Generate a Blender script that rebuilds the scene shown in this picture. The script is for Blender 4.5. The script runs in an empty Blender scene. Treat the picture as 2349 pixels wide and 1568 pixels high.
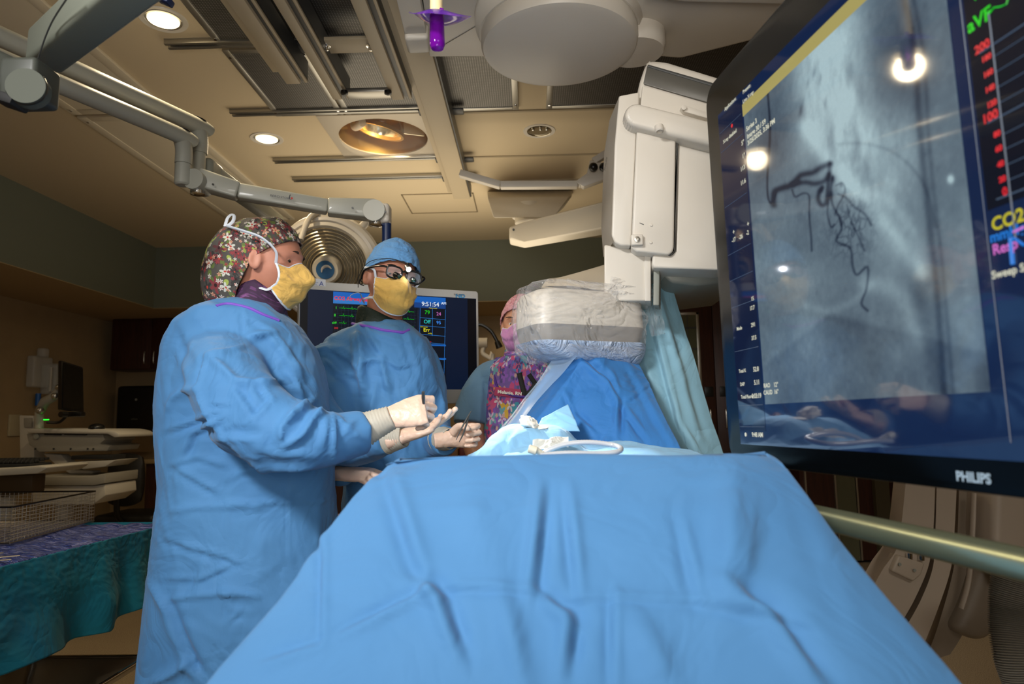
import bpy, bmesh, math, random
import numpy as np
from mathutils import Vector, Matrix, Quaternion, noise
R = math.radians
SC = bpy.context.scene
COL = SC.collection
random.seed(7)
rng = np.random.default_rng(7)

# ------------------------------------------------------------------ camera
FPX, CX, CY = 1566.0, 1174.5, 784.0
CAMZ = 1.15
ROT = Matrix.Rotation(R(1.28), 3, 'Z') @ Matrix.Rotation(R(90 + 6.7), 3, 'X') @ Matrix.Rotation(R(-1.0), 3, 'Z')
cam_d = bpy.data.cameras.new('camera'); cam = bpy.data.objects.new('camera', cam_d); COL.objects.link(cam)
cam.matrix_world = Matrix.Translation((0, 0, CAMZ)) @ ROT.to_4x4()
cam_d.sensor_width = 36.0; cam_d.lens = 36.0 * FPX / 2349; cam_d.clip_start = 0.02; cam_d.clip_end = 60
cam_d.dof.use_dof = True; cam_d.dof.focus_distance = 2.15; cam_d.dof.aperture_fstop = 4.0
SC.camera = cam

# ------------------------------------------------------------------ world, exposure
SC.view_settings.view_transform = 'Standard'; SC.view_settings.look = 'None'
SC.view_settings.exposure = 0.3; SC.view_settings.gamma = 1.0; SC.view_settings.use_curve_mapping = False
wd = bpy.data.worlds.new('world'); SC.world = wd; wd.use_nodes = True
wd.node_tree.nodes['Background'].inputs[0].default_value = (0.9, 0.95, 1.0, 1)
wd.node_tree.nodes['Background'].inputs[1].default_value = 0.05

def light(name, kind, loc, energy, color=(1, 1, 1), target=None, size=0.1, sy=None, spot=60, blend=0.5):
    d = bpy.data.lights.new(name, kind); d.energy = energy; d.color = color
    o = bpy.data.objects.new(name, d); COL.objects.link(o); o.location = loc
    if kind == 'AREA':
        d.size = size
        if sy: d.shape = 'RECTANGLE'; d.size_y = sy
    elif kind == 'SPOT':
        d.spot_size = R(spot); d.spot_blend = blend; d.shadow_soft_size = size
    else: d.shadow_soft_size = size
    if target is not None:
        o.rotation_euler = (Vector(target) - Vector(loc)).to_track_quat('-Z', 'Y').to_euler()
    return o
# added key and fill area lights, unseen, above and behind the camera
_l = light('added_area_light', 'AREA', (-1.25, -0.55, 2.62), 15, (1.0, 0.985, 0.96), (0.0, 1.6, 1.05), 0.5, 0.3); _l.data.spread = R(80)
_l = light('added_area_light_2', 'AREA', (0.9, -1.3, 2.7), 11, (1.0, 0.95, 0.88), (0.3, 1.6, 1.3), 1.0, 0.6); _l.data.spread = R(130)
light('downlight_lamp', 'SPOT', (-1.42, 2.50, 2.69), 26, (1.0, 0.8, 0.52), (-1.42, 2.50, 0), 0.06, spot=150, blend=0.6)
light('downlight_lamp_2', 'SPOT', (-1.444, 3.642, 2.69), 30, (1.0, 0.8, 0.52), (-1.444, 3.642, 0), 0.06, spot=150, blend=0.6)
_l = light('added_up_fill', 'AREA', (-0.1, -0.9, 1.35), 14.5, (1.0, 0.93, 0.84), (0.1, 1.9, 2.75), 0.9); _l.data.spread = R(120)  # added upward fill behind the camera, brightens ceiling and housing undersides
light('added_right_fill', 'SPOT', (1.75, 2.3, 2.69), 24, (1.0, 0.86, 0.68), (1.75, 2.3, 0), 0.06, spot=140, blend=0.6)  # added fill spot on the right, no fixture modelled there
light('added_soffit_spot', 'SPOT', (-3.7, 2.9, 2.18), 7, (1.0, 0.76, 0.45), (-3.9, 3.3, 0), 0.05, spot=150, blend=0.8)  # added unseen spot, warms the left wall below the soffit
light('added_soffit_spot_2', 'SPOT', (-0.1, 6.3, 2.18), 5, (1.0, 0.80, 0.55), (-0.1, 6.5, 0), 0.05, spot=150, blend=0.8)  # added unseen spot, brightens the back wall behind the nurse
light('added_ceiling_fill', 'AREA', (-0.6, 4.3, 1.95), 12, (1.0, 0.87, 0.66), (-0.6, 4.2, 2.75), 1.6)  # added area light standing in for bounce onto the ceiling

# ------------------------------------------------------------------ pixel <-> world helpers
def ray(px, py): return ROT @ Vector(((px - CX) / FPX, -(py - CY) / FPX, -1.0))
def W(px, py, Y):
    d = ray(px, py); t = Y / d.y; return Vector((d.x * t, Y, CAMZ + d.z * t))
def PZ(px, py, z):
    d = ray(px, py); t = (z - CAMZ) / d.z; return Vector((d.x * t, d.y * t, z))
def PX(px, py, x):
    d = ray(px, py); t = x / d.x; return Vector((x, d.y * t, CAMZ + d.z * t))
def PP(px, py, p0, n):
    d = ray(px, py); o = Vector((0, 0, CAMZ)); n = Vector(n)
    t = (Vector(p0) - o).dot(n) / d.dot(n); return o + d * t
def proj(p):
    q = ROT.transposed() @ (Vector(p) - Vector((0, 0, CAMZ)))
    return (CX + FPX * q.x / -q.z, CY - FPX * q.y / -q.z)

# ------------------------------------------------------------------ materials
def s2l(c):
    if isinstance(c, str):
        c = c.lstrip('#'); c = tuple(int(c[i:i+2], 16) / 255 for i in (0, 2, 4))
    return tuple((x / 12.92 if x <= 0.04045 else ((x + 0.055) / 1.055) ** 2.4) for x in c[:3]) + (1,)
class NT:
    def __init__(s, name):
        s.m = bpy.data.materials.new(name); s.m.use_nodes = True; s.t = s.m.node_tree; s.n = s.t.nodes
        s.b = s.n['Principled BSDF']; s.o = s.n['Material Output']
    def node(s, typ, **kw):
        n = s.n.new(typ)
        for k, v in kw.items():
            if k.startswith('i_'):
                key = k[2:]; key = int(key) if key.isdigit() else key
                s.put(n.inputs[key], v)
            else: setattr(n, k, v)
        return n
    def put(s, sock, v):
        if isinstance(v, bpy.types.NodeSocket): s.t.links.new(v, sock)
        else: sock.default_value = v
    def math(s, op, a, b=None, clamp=False):
        n = s.n.new('ShaderNodeMath'); n.operation = op; n.use_clamp = clamp
        s.put(n.inputs[0], a)
        if b is not None: s.put(n.inputs[1], b)
        return n.outputs[0]
    def mix(s, f, a, b, mode='MIX'):
        n = s.n.new('ShaderNodeMix'); n.data_type = 'RGBA'; n.blend_type = mode
        s.put(n.inputs[0], f); s.put(n.inputs[6], a); s.put(n.inputs[7], b); return n.outputs[2]
    def ramp(s, f, stops, interp='LINEAR'):
        n = s.n.new('ShaderNodeValToRGB'); s.put(n.inputs[0], f); e = n.color_ramp.elements
        n.color_ramp.interpolation = interp
        while len(e) < len(stops): e.new(0.5)
        for k, (p, c) in enumerate(stops): e[k].position = p; e[k].color = c
        return n.outputs[0]
    def noise(s, scale, detail=2, vec=None, rough=0.5, out=0, dist=0.0):
        n = s.n.new('ShaderNodeTexNoise'); n.inputs['Scale'].default_value = scale; n.inputs['Detail'].default_value = detail
        n.inputs['Roughness'].default_value = rough; n.inputs['Distortion'].default_value = dist
        if vec is not None: s.put(n.inputs['Vector'], vec)
        return n.outputs[out]
    def pos(s):
        return s.node('ShaderNodeNewGeometry').outputs['Position']
    def objc(s): return s.node('ShaderNodeTexCoord').outputs['Object']
    def uv(s): return s.node('ShaderNodeTexCoord').outputs['UV']
    def bump(s, h, strength, dist=0.01, normal=None):
        n = s.n.new('ShaderNodeBump'); n.inputs['Strength'].default_value = strength; n.inputs['Distance'].default_value = dist
        s.put(n.inputs['Height'], h)
        if normal is not None: s.put(n.inputs['Normal'], normal)
        return n.outputs[0]
    def set(s, **kw):
        names = dict(color='Base Color', rough='Roughness', metal='Metallic', trans='Transmission Weight', ior='IOR', alpha='Alpha',
                     sheen='Sheen Weight', coat='Coat Weight', spec='Specular IOR Level', normal='Normal', emit='Emission Color', estr='Emission Strength', sss='Subsurface Weight')
        for k, v in kw.items(): s.put(s.b.inputs[names[k]], v)
        return s
MATS = {}
def mat(name, color, rough=0.5, metal=0.0, bump=0.0, bscale=40, var=0.0, vscale=6, **kw):
    if name in MATS: return MATS[name]
    t = NT(name); c = s2l(color); t.set(color=c, rough=rough, metal=metal, **kw)
    if var > 0:
        f = t.noise(vscale, 4, t.objc()); 
        dark = tuple(x * (1 - var) for x in c[:3]) + (1,); lite = tuple(min(1, x * (1 + var)) for x in c[:3]) + (1,)
        t.set(color=t.ramp(f, [(0.3, dark), (0.7, lite)]))
    if bump > 0: t.set(normal=t.bump(t.noise(bscale, 3, t.objc()), bump, 0.004))
    MATS[name] = t.m; return t.m
def emat(name, color, strength=1.0):
    if name in MATS: return MATS[name]
    t = NT(name); t.set(color=(0, 0, 0, 1), rough=0.5, emit=s2l(color), estr=strength, spec=0.0); MATS[name] = t.m; return t.m
def cloth_mat(name, color, rough=0.75, wr=0.35, sheen=0.15, color2=None, sc=1.0, trans=0.0):
    t = NT(name); c = s2l(color); p = t.pos()
    n1 = t.noise(9 * sc, 5, p, 0.55, dist=0.6)
    c2 = s2l(color2) if color2 else tuple(x * 0.86 for x in c[:3]) + (1,)
    t.set(color=t.ramp(t.noise(4, 3, p), [(0.35, c), (0.7, c2)]), rough=rough, sheen=sheen, spec=0.25)
    # soft crumple: ridged noise
    rd = t.math('ABSOLUTE', t.math('SUBTRACT', t.noise(5.5 * sc, 3, p, 0.5, dist=1.2), 0.5))
    rd = t.math('MINIMUM', rd, 0.12)
    b1 = t.bump(rd, wr * 0.7, 0.10)
    b2 = t.bump(n1, wr * 0.35, 0.03, b1)
    b3 = t.bump(t.noise(900, 1, p), 0.12, 0.0006, b2)
    t.set(normal=b3); MATS[name] = t.m; return t.m

# ------------------------------------------------------------------ mesh helpers
def BM(): return bmesh.new()
def add_mesh(bm, other, M=None):
    me = bpy.data.meshes.new('tmp'); other.to_mesh(me); other.free()
    if M is not None: me.transform(M)
    bm.from_mesh(me); bpy.data.meshes.remove(me)
def frame(a, b, c=None):
    """matrix with x=a, y=b, z=a x b"""
    a = Vector(a).normalized(); z = a.cross(Vector(b)).normalized(); b = z.cross(a)
    return Matrix((a, b, z)).transposed()
def bx(bm, c, s, rot=None, bev=0.0, seg=2):
    t = BM(); bmesh.ops.create_cube(t, size=1.0)
    for v in t.verts: v.co = Vector((v.co.x * s[0], v.co.y * s[1], v.co.z * s[2]))
    if bev > 0:
        bmesh.ops.bevel(t, geom=list(t.edges), offset=min(bev, min(s) * 0.49), segments=seg, affect='EDGES', profile=0.5)
    M = Matrix.Translation(c)
    if rot is not None: M = M @ (rot.to_4x4() if isinstance(rot, Matrix) else rot.to_matrix().to_4x4())
    add_mesh(bm, t, M); return bm
def box2(bm, a, b, bev=0.0, seg=2):
    a, b = Vector(a), Vector(b); lo = [min(a[i], b[i]) for i in range(3)]; hi = [max(a[i], b[i]) for i in range(3)]
    return bx(bm, [(l + h) / 2 for l, h in zip(lo, hi)], [max(h - l, 1e-4) for l, h in zip(lo, hi)], None, bev, seg)
def loft(bm, rings, closed=True, caps=True):
    vs = [[bm.verts.new(p) for p in r] for r in rings]
    n = len(rings[0]); m = n if closed else n - 1
    for a, b in zip(vs[:-1], vs[1:]):
        for i in range(m): bm.faces.new((a[i], a[(i + 1) % n], b[(i + 1) % n], b[i]))
    if caps and closed:
        bm.faces.new(list(reversed(vs[0]))); bm.faces.new(vs[-1])
    return vs
def tube(bm, pts, r, n=14, caps=True, flat=1.0, up=(0, 0, 1)):
    pts = [Vector(p) for p in pts]; k = len(pts)
    rr = [r] * k if not hasattr(r, '__len__') else list(r)
    T = [(pts[min(i + 1, k - 1)] - pts[max(i - 1, 0)]).normalized() for i in range(k)]
    u = Vector(up); u = (u - T[0] * u.dot(T[0]))
    if u.length < 1e-3: u = Vector((1, 0, 0)) - T[0] * T[0].x
    u.normalize(); rings = []
    for i in range(k):
        u = (u - T[i] * u.dot(T[i])).normalized(); v = T[i].cross(u)
        rings.append([pts[i] + (u * math.cos(a) * flat + v * math.sin(a)) * rr[i] for a in [2 * math.pi * j / n for j in range(n)]])
    loft(bm, rings, True, caps); return bm
def smooth_path(pts, n=6):
    pts = [Vector(p) for p in pts]; out = []
    for i in range(len(pts) - 1):
        p0, p1, p2, p3 = pts[max(i - 1, 0)], pts[i], pts[i + 1], pts[min(i + 2, len(pts) - 1)]
        for j in range(n):
            t = j / n
            out.append(0.5 * ((2 * p1) + (p2 - p0) * t + (2 * p0 - 5 * p1 + 4 * p2 - p3) * t * t + (3 * p1 - p0 - 3 * p2 + p3) * t ** 3))
    out.append(pts[-1]); return out
def lerpl(vals, n):
    """resample list of scalars to n"""
    return list(np.interp(np.linspace(0, 1, n), np.linspace(0, 1, len(vals)), vals))
def lathe(bm, prof, o=(0, 0, 0), ax=(0, 0, 1), n=32, caps=True, sx=1.0):
    ax = Vector(ax).normalized(); h = Vector((1, 0, 0)) if abs(ax.x) < 0.9 else Vector((0, 1, 0))
    u = (h - ax * h.dot(ax)).normalized(); v = ax.cross(u); o = Vector(o)
    loft(bm, [[o + ax * z + (u * math.cos(2 * math.pi * j / n) * sx + v * math.sin(2 * math.pi * j / n)) * max(r, 1e-4) for j in range(n)] for r, z in prof], True, caps)
    return bm
def cyl(bm, a, b, r, n=20, r2=None, bev=0.0):
    a, b = Vector(a), Vector(b); L = (b - a).length; r2 = r if r2 is None else r2
    if bev: prof = [(r - bev, 0), (r, bev), (r2, L - bev), (r2 - bev, L)]
    else: prof = [(r, 0), (r2, L)]
    return lathe(bm, prof, a, b - a, n)
def sph(bm, c, r, rot=None, n=20):
    t = BM(); bmesh.ops.create_uvsphere(t, u_segments=n, v_segments=max(6, n * 2 // 3), radius=1.0)
    r = (r, r, r) if not hasattr(r, '__len__') else r
    M = Matrix.Translation(c)
    if rot is not None: M = M @ rot.to_4x4()
    add_mesh(bm, t, M @ Matrix.Diagonal((r[0], r[1], r[2], 1))); return bm
def prism(bm, poly, vec, bev=0.0, seg=2):
    t = BM(); vec = Vector(vec); a = [t.verts.new(p) for p in poly]; b = [t.verts.new(Vector(p) + vec) for p in poly]; n = len(poly)
    t.faces.new(list(reversed(a))); t.faces.new(b)
    for i in range(n): t.faces.new((a[i], a[(i + 1) % n], b[(i + 1) % n], b[i]))
    bmesh.ops.recalc_face_normals(t, faces=list(t.faces))
    if bev > 0: bmesh.ops.bevel(t, geom=list(t.edges), offset=bev, segments=seg, affect='EDGES', profile=0.5)
    add_mesh(bm, t); return bm
def sheet(bm, G, th=0.0, uv=True, closed_u=False):
    """G[j][i] grid of points -> quads (with uv), optional thickness"""
    nj, ni = len(G), len(G[0]); vs = [[bm.verts.new(p) for p in row] for row in G]
    L = bm.loops.layers.uv.verify() if uv else None
    for j in range(nj - 1):
        for i in range(ni - 1):
            f = bm.faces.new((vs[j][i], vs[j][i + 1], vs[j + 1][i + 1], vs[j + 1][i]))
            if L:
                for lp, (a, b) in zip(f.loops, ((i, j), (i + 1, j), (i + 1, j + 1), (i, j + 1))): lp[L].uv = (a / (ni - 1), 1 - b / (nj - 1))
    if th:
        bmesh.ops.solidify(bm, geom=list(bm.faces), thickness=th)
    return bm
def arc2(cx, cy, rx, ry, a0, a1, n):
    return [(cx + rx * math.cos(R(a0 + (a1 - a0) * i / n)), cy + ry * math.sin(R(a0 + (a1 - a0) * i / n))) for i in range(n + 1)]

def link(o, parent=None):
    COL.objects.link(o)
    if parent is not None:
        o.parent = parent
        if parent.type == 'EMPTY': o.matrix_parent_inverse = Matrix.Translation(-parent.location)
    return o
def obj(name, bm, m, parent=None, smooth=35, label=None, recalc=True):
    if recalc: bmesh.ops.recalc_face_normals(bm, faces=list(bm.faces))
    me = bpy.data.meshes.new(name); bm.to_mesh(me); bm.free()
    for mm in (m if isinstance(m, (list, tuple)) else [m]): me.materials.append(mm)
    if smooth is not None:
        me.shade_smooth()
        if smooth < 180: me.set_sharp_from_angle(angle=R(smooth))
    o = bpy.data.objects.new(name, me); link(o, parent)
    if label: o['label'] = label
    return o
def thing(name, label, cat, loc=(0, 0, 0), group=None):
    o = bpy.data.objects.new(name, None); COL.objects.link(o); o.location = loc; o.empty_display_size = 0.05
    o['label'] = label; o['category'] = cat
    if group: o['group'] = group
    return o
def tag(o, label, cat, group=None):
    o['label'] = label; o['category'] = cat
    if group: o['group'] = group
    return o
def struct(name, bm, m, smooth=35):
    o = obj(name, bm, m, None, smooth); o['kind'] = 'structure'; return o
def bake(bm, mods):
    """evaluate modifiers on a bmesh, return mesh"""
    me = bpy.data.meshes.new('tmpm'); bm.to_mesh(me); bm.free(); o = bpy.data.objects.new('tmpo', me); COL.objects.link(o)
    for typ, kw in mods:
        md = o.modifiers.new(typ, typ)
        for k, v in kw.items(): setattr(md, k, v)
    dg = bpy.context.evaluated_depsgraph_get(); dg.update()
    out = bpy.data.meshes.new_from_object(o.evaluated_get(dg)); bpy.data.objects.remove(o); bpy.data.meshes.remove(me); return out
def fuse(name, bm, m, parent=None, voxel=0.008, it=6, post=None, label=None, sub=False):
    """voxel-fuse overlapping closed shapes into one smooth skin; post(co, no) -> displaced co"""
    bmesh.ops.recalc_face_normals(bm, faces=list(bm.faces))
    mods = [('REMESH', dict(mode='VOXEL', voxel_size=voxel)), ('SMOOTH', dict(factor=0.5, iterations=it))]
    me = bake(bm, mods); n = len(me.vertices)
    if post is not None:
        co = np.empty(n * 3); me.vertices.foreach_get('co', co); no = np.empty(n * 3); me.vertices.foreach_get('normal', no)
        co = co.reshape(-1, 3); no = no.reshape(-1, 3); co = post(co, no); me.vertices.foreach_set('co', co.reshape(-1)); me.update()
    me.name = name; me.materials.clear(); me.materials.append(m); me.shade_smooth()
    o = bpy.data.objects.new(name, me); link(o, parent)
    if label: o['label'] = label
    return o
def seg_disp(x, z, segs):
    """sum of crease profiles along 2-D segments. seg = (x0,z0,x1,z1,width,amp,kind)"""
    d = np.zeros_like(x)
    for (x0, z0, x1, z1, w, a, k) in segs:
        dx, dz = x1 - x0, z1 - z0; L2 = dx * dx + dz * dz + 1e-12; L = math.sqrt(L2)
        t = ((x - x0) * dx + (z - z0) * dz) / L2; s = ((x - x0) * dz - (z - z0) * dx) / L
        tt = np.clip(t, 0, 1); fall = np.exp(-((t - tt) * L / (w * 1.6)) ** 2) * (0.35 + 0.65 * np.sin(np.pi * np.clip(tt * 0.86 + 0.07, 0, 1)))
        if k == 'r': pr = np.exp(-(s / w) ** 2)
        elif k == 'v': pr = -np.exp(-np.abs(s / w) ** 1.3)
        else: pr = (s / w) * np.exp(-(s / w) ** 2) * 1.6
        d += a * pr * fall
    return d
def vnoise(co, sc, seed=0.0):
    return np.array([noise.noise(Vector((c[0] * sc + seed, c[1] * sc, c[2] * sc))) for c in co])
def text_bm(bm, s, o, right, up, h, align='LEFT', ext=0.0, bold=0.0, sx=1.0):
    c = bpy.data.curves.new('t', 'FONT'); c.body = s; c.size = h / 0.72; c.align_x = align; c.extrude = ext; c.offset = bold; c.resolution_u = 3
    ob = bpy.data.objects.new('t', c); COL.objects.link(ob); dg = bpy.context.evaluated_depsgraph_get(); dg.update()
    me = bpy.data.meshes.new_from_object(ob.evaluated_get(dg)); bpy.data.objects.remove(ob); bpy.data.curves.remove(c)
    r = Vector(right).normalized(); u = Vector(up); u = (u - r * u.dot(r)).normalized(); n = r.cross(u)
    M = Matrix.Translation(o) @ Matrix((r * sx, u, n)).transposed().to_4x4(); me.transform(M); bm.from_mesh(me); bpy.data.meshes.remove(me)
    return bm
def copy_tree(root, loc, label=None):
    r = root.copy(); COL.objects.link(r); r.location = loc
    if label: r['label'] = label
    for ch in list(root.children):
        c = ch.copy(); COL.objects.link(c); c.parent = r
        for g in list(ch.children):
            d = g.copy(); COL.objects.link(d); d.parent = c
    return r
# ------------------------------------------------------------------ shared materials
M_ceil = mat('ceiling_paint', '#c9b899', 0.8, bump=0.05, bscale=200)
M_soffit = mat('green_grey_paint', '#6f7466', 0.8, bump=0.05, bscale=200)
M_wall = mat('tan_wall_paint', '#a08a68', 0.8, bump=0.05, bscale=200, var=0.05)
M_white = mat('white_enamel', '#cdc6ba', 0.4, var=0.02)
M_cream = mat('cream_plastic', '#cfc6b4', 0.45)
M_grey = mat('grey_enamel', '#8d9088', 0.42)
M_armgrey = mat('arm_enamel', '#a7a79c', 0.38, coat=0.2)
M_dgrey = mat('dark_grey_plastic', '#3c3d3c', 0.4)
M_black = mat('black_plastic', '#0c0c0d', 0.35)
M_blackm = mat('matte_black', '#101010', 0.7)
M_alu = mat('brushed_aluminium', '#b5b2aa', 0.35, 0.9)
M_steel = mat('stainless_steel', '#a9a49c', 0.28, 1.0, var=0.1, vscale=3)
M_chrome = mat('chrome', '#e6e6e6', 0.08, 1.0)
M_beam = mat('beige_powder_coat', '#b5a68b', 0.5)
def perforated():
    t = NT('perforated_metal'); g = t.pos()
    sx = t.n.new('ShaderNodeVectorMath'); sx.operation = 'SCALE'; t.put(sx.inputs[0], g); sx.inputs['Scale'].default_value = 95
    v = t.n.new('ShaderNodeTexVoronoi'); v.inputs['Scale'].default_value = 1; v.inputs['Randomness'].default_value = 0; t.put(v.inputs['Vector'], sx.outputs[0])
    hole = t.math('LESS_THAN', v.outputs['Distance'], 0.52)
    t.set(color=t.mix(hole, s2l('#8d8a86'), s2l('#55534f')), metal=0.6, rough=0.42); return t.m
M_perf = perforated()
def wood_mat():
    t = NT('dark_mahogany_veneer'); p = t.objc()
    mp = t.n.new('ShaderNodeMapping'); t.put(mp.inputs[0], p); mp.inputs['Scale'].default_value = (18, 18, 1.2)
    f = t.noise(4, 6, mp.outputs[0], 0.6, dist=0.4)
    t.set(color=t.ramp(f, [(0.3, s2l('#2a130d')), (0.7, s2l('#46241a'))]), rough=0.42); return t.m
M_wood = wood_mat()
def floor_mat():
    t = NT('speckled_vinyl_floor'); p = t.pos()
    f = t.noise(260, 2, p); g = t.noise(90, 3, p)
    c = t.ramp(f, [(0.38, s2l('#6e5e48')), (0.5, s2l('#9b8a70')), (0.62, s2l('#b8a88c'))])
    c = t.mix(t.math('MULTIPLY', g, 0.4), c, s2l('#80705a'))
    t.set(color=c, rough=0.35); return t.m
CZ = 2.75; YS = 5.87; YB = 6.7; XL = -3.29; XLL = -4.1; XR = 3.2; SZ = 2.2; YF = -2.5

# floor, walls, soffits
struct('floor', box2(BM(), (XLL, YF, -0.05), (XR, YB, 0)), floor_mat(), None)
struct('wall_back', box2(BM(), (XLL, YB, 0), (XR, YB + 0.08, SZ + 0.1)), M_wall, None)
struct('wall_left', box2(BM(), (XLL - 0.08, YF, 0), (XLL, YB, SZ + 0.1)), M_wall, None)
struct('wall_right', box2(BM(), (XR, YF, 0), (XR + 0.08, YB, CZ)), M_wall, None)
struct('wall_front', box2(BM(), (XLL, YF - 0.08, 0), (XR, YF, CZ)), M_wall, None)
bm = BM(); box2(bm, (XLL, YF, SZ + 0.004), (XL, YB, CZ)); box2(bm, (XL, YS, SZ + 0.004), (XR, YB, CZ))
struct('trim_1', bm, M_soffit, None)
bm = BM(); box2(bm, (XLL, YF, SZ), (XL, YB, SZ + 0.004)); box2(bm, (XL, YS, SZ), (XR, YB, SZ + 0.004))
struct('trim_2', bm, mat('soffit_underside_paint', '#b09a74', 0.8), None)
# ceiling with a rectangular opening for the recessed operating lamp
a0 = PZ(722, 262, CZ); a1 = PZ(1008, 357, CZ)
hx0, hx1, hy0, hy1 = -1.06, -0.50, 3.36, 3.93
bm = BM()
box2(bm, (XL, YF, CZ), (hx0, YS, CZ + 0.05)); box2(bm, (hx1, YF, CZ), (XR, YS, CZ + 0.05))
box2(bm, (hx0, YF, CZ), (hx1, hy0, CZ + 0.05)); box2(bm, (hx0, hy1, CZ), (hx1, YS, CZ + 0.05))
struct('ceiling', bm, M_ceil, None)
# seam lines / access panels in the ceiling
bm = BM()
for (xa, ya, xb, yb) in [(-0.42, 3.37, 3.0, 3.37), (-0.42, 3.97, 3.0, 3.97), (-0.42, 4.4, 3.0, 4.4)]:
    box2(bm, (xa, ya - 0.008, CZ - 0.006), (xb, ya + 0.008, CZ))
struct('trim_3', bm, mat('ceiling_seam', '#a89a80', 0.7), None)
bm = BM(); q = [PZ(915, 440, CZ), PZ(1085, 430, CZ), PZ(1080, 478, CZ), PZ(945, 485, CZ)]
x0, x1, y0, y1 = -0.86, -0.36, 4.62, 5.05
for (a, b) in [((x0, y0), (x1, y0)), ((x0, y1), (x1, y1)), ((x0, y0), (x0, y1)), ((x1, y0), (x1, y1))]:
    box2(bm, (a[0] - 0.004, a[1] - 0.004, CZ - 0.004), (b[0] + 0.004, b[1] + 0.004, CZ))
struct('trim_4', bm, mat('access_panel_joint', '#7c6e56', 0.8), None)

def flat_panel(name, label, x0, x1, y0, y1, m, fr=0.03, group=None, screws=True):
    t = thing(name, label, 'ceiling panel', ((x0 + x1) / 2, (y0 + y1) / 2, CZ), group)
    obj('sheet', box2(BM(), (x0 + fr, y0 + fr, CZ - 0.012), (x1 - fr, y1 - fr, CZ - 0.001)), m, t, None)
    f = BM()
    box2(f, (x0, y0, CZ - 0.016), (x0 + fr, y1, CZ - 0.0005), 0.002); box2(f, (x1 - fr, y0, CZ - 0.016), (x1, y1, CZ - 0.0005), 0.002)
    box2(f, (x0 + fr, y0, CZ - 0.016), (x1 - fr, y0 + fr, CZ - 0.0005), 0.002); box2(f, (x0 + fr, y1 - fr, CZ - 0.016), (x1 - fr, y1, CZ - 0.0005), 0.002)
    obj('frame', f, M_alu if m is M_perf else M_ceil2, t)
    if screws:
        for sx_ in (x0 + fr / 2, x1 - fr / 2):
            for sy_ in (y0 + 0.05, y1 - 0.05):
                obj('screw', cyl(BM(), (sx_, sy_, CZ - 0.016), (sx_, sy_, CZ - 0.021), 0.006, 10), M_chrome, t)
    return t
M_ceil2 = mat('pale_panel_paint', '#d6cbb4', 0.6)
G = 'ceiling panels between the rails'
flat_panel('ceiling_panel', 'large perforated metal ceiling panel with a bright glint, beside the left beige rail', -1.27, -0.92, 2.70, 3.33, M_perf, group=G)
flat_panel('ceiling_panel', 'perforated metal ceiling panel seen between the two rail beams above the black knobs', -0.91, -0.02, 2.70, 3.33, M_perf, group=G)
flat_panel('ceiling_panel', 'perforated metal ceiling panel under the top edge, left of the thick beige rail', -1.27, -0.92, 1.4, 2.66, M_perf, group=G)
flat_panel('ceiling_panel', 'perforated metal ceiling panel at the top edge, between the long rails', -0.91, -0.02, 1.4, 2.66, M_perf, group=G)
flat_panel('ceiling_panel', 'perforated metal ceiling panel behind the round white ceiling housing, right of the beige strip', 0.12, 1.1, 2.70, 3.33, M_perf, group=G)
G = 'pale rectangular panels in the left ceiling'
# pale smooth panels far left: their left edge runs (335,230)->(215,290)->(570,480); right edge (240,60)->(625,440)
flat_panel('ceiling_panel', 'pale flush ceiling panel behind the joint of the grey arms, above the floral cap', -2.28, -1.78, 3.28, 5.1, M_ceil2, 0.05, G)
flat_panel('ceiling_panel', 'pale flush ceiling panel partly hidden by the two grey tubes at left', -2.28, -1.78, 1.7, 3.25, M_ceil2, 0.05, G)

# transverse channel tracks (unistrut)
def track(label, px0, py0, x1, px=None):
    p = PZ(px0, py0, CZ - 0.02); y = p.y; bm = BM()
    box2(bm, (p.x, y - 0.024, CZ - 0.004), (x1, y + 0.024, CZ)); box2(bm, (p.x, y - 0.024, CZ - 0.024), (x1, y - 0.009, CZ - 0.004), 0.002); box2(bm, (p.x, y + 0.009, CZ - 0.024), (x1, y + 0.024, CZ - 0.004), 0.002)
    t = thing('ceiling_track', label, 'track', (p.x, y, CZ), 'cross tracks on the ceiling'); obj('channel', bm, M_alu, t)
    obj('slot', box2(BM(), (p.x, y - 0.009, CZ - 0.008), (x1, y + 0.009, CZ - 0.004)), M_blackm, t, None); return y
TR = [track('metal cross track nearest the camera, just below the top downlight', 382, 106, 0.9),
      track('metal cross track just behind the black knobs and in front of the round recessed lamp', 530, 262, -0.36),
      track('metal cross track just behind the round recessed lamp', 628, 371, -0.36),
      track('short metal cross track furthest from the camera, above the branded arm', 672, 414, -0.36)]

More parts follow.
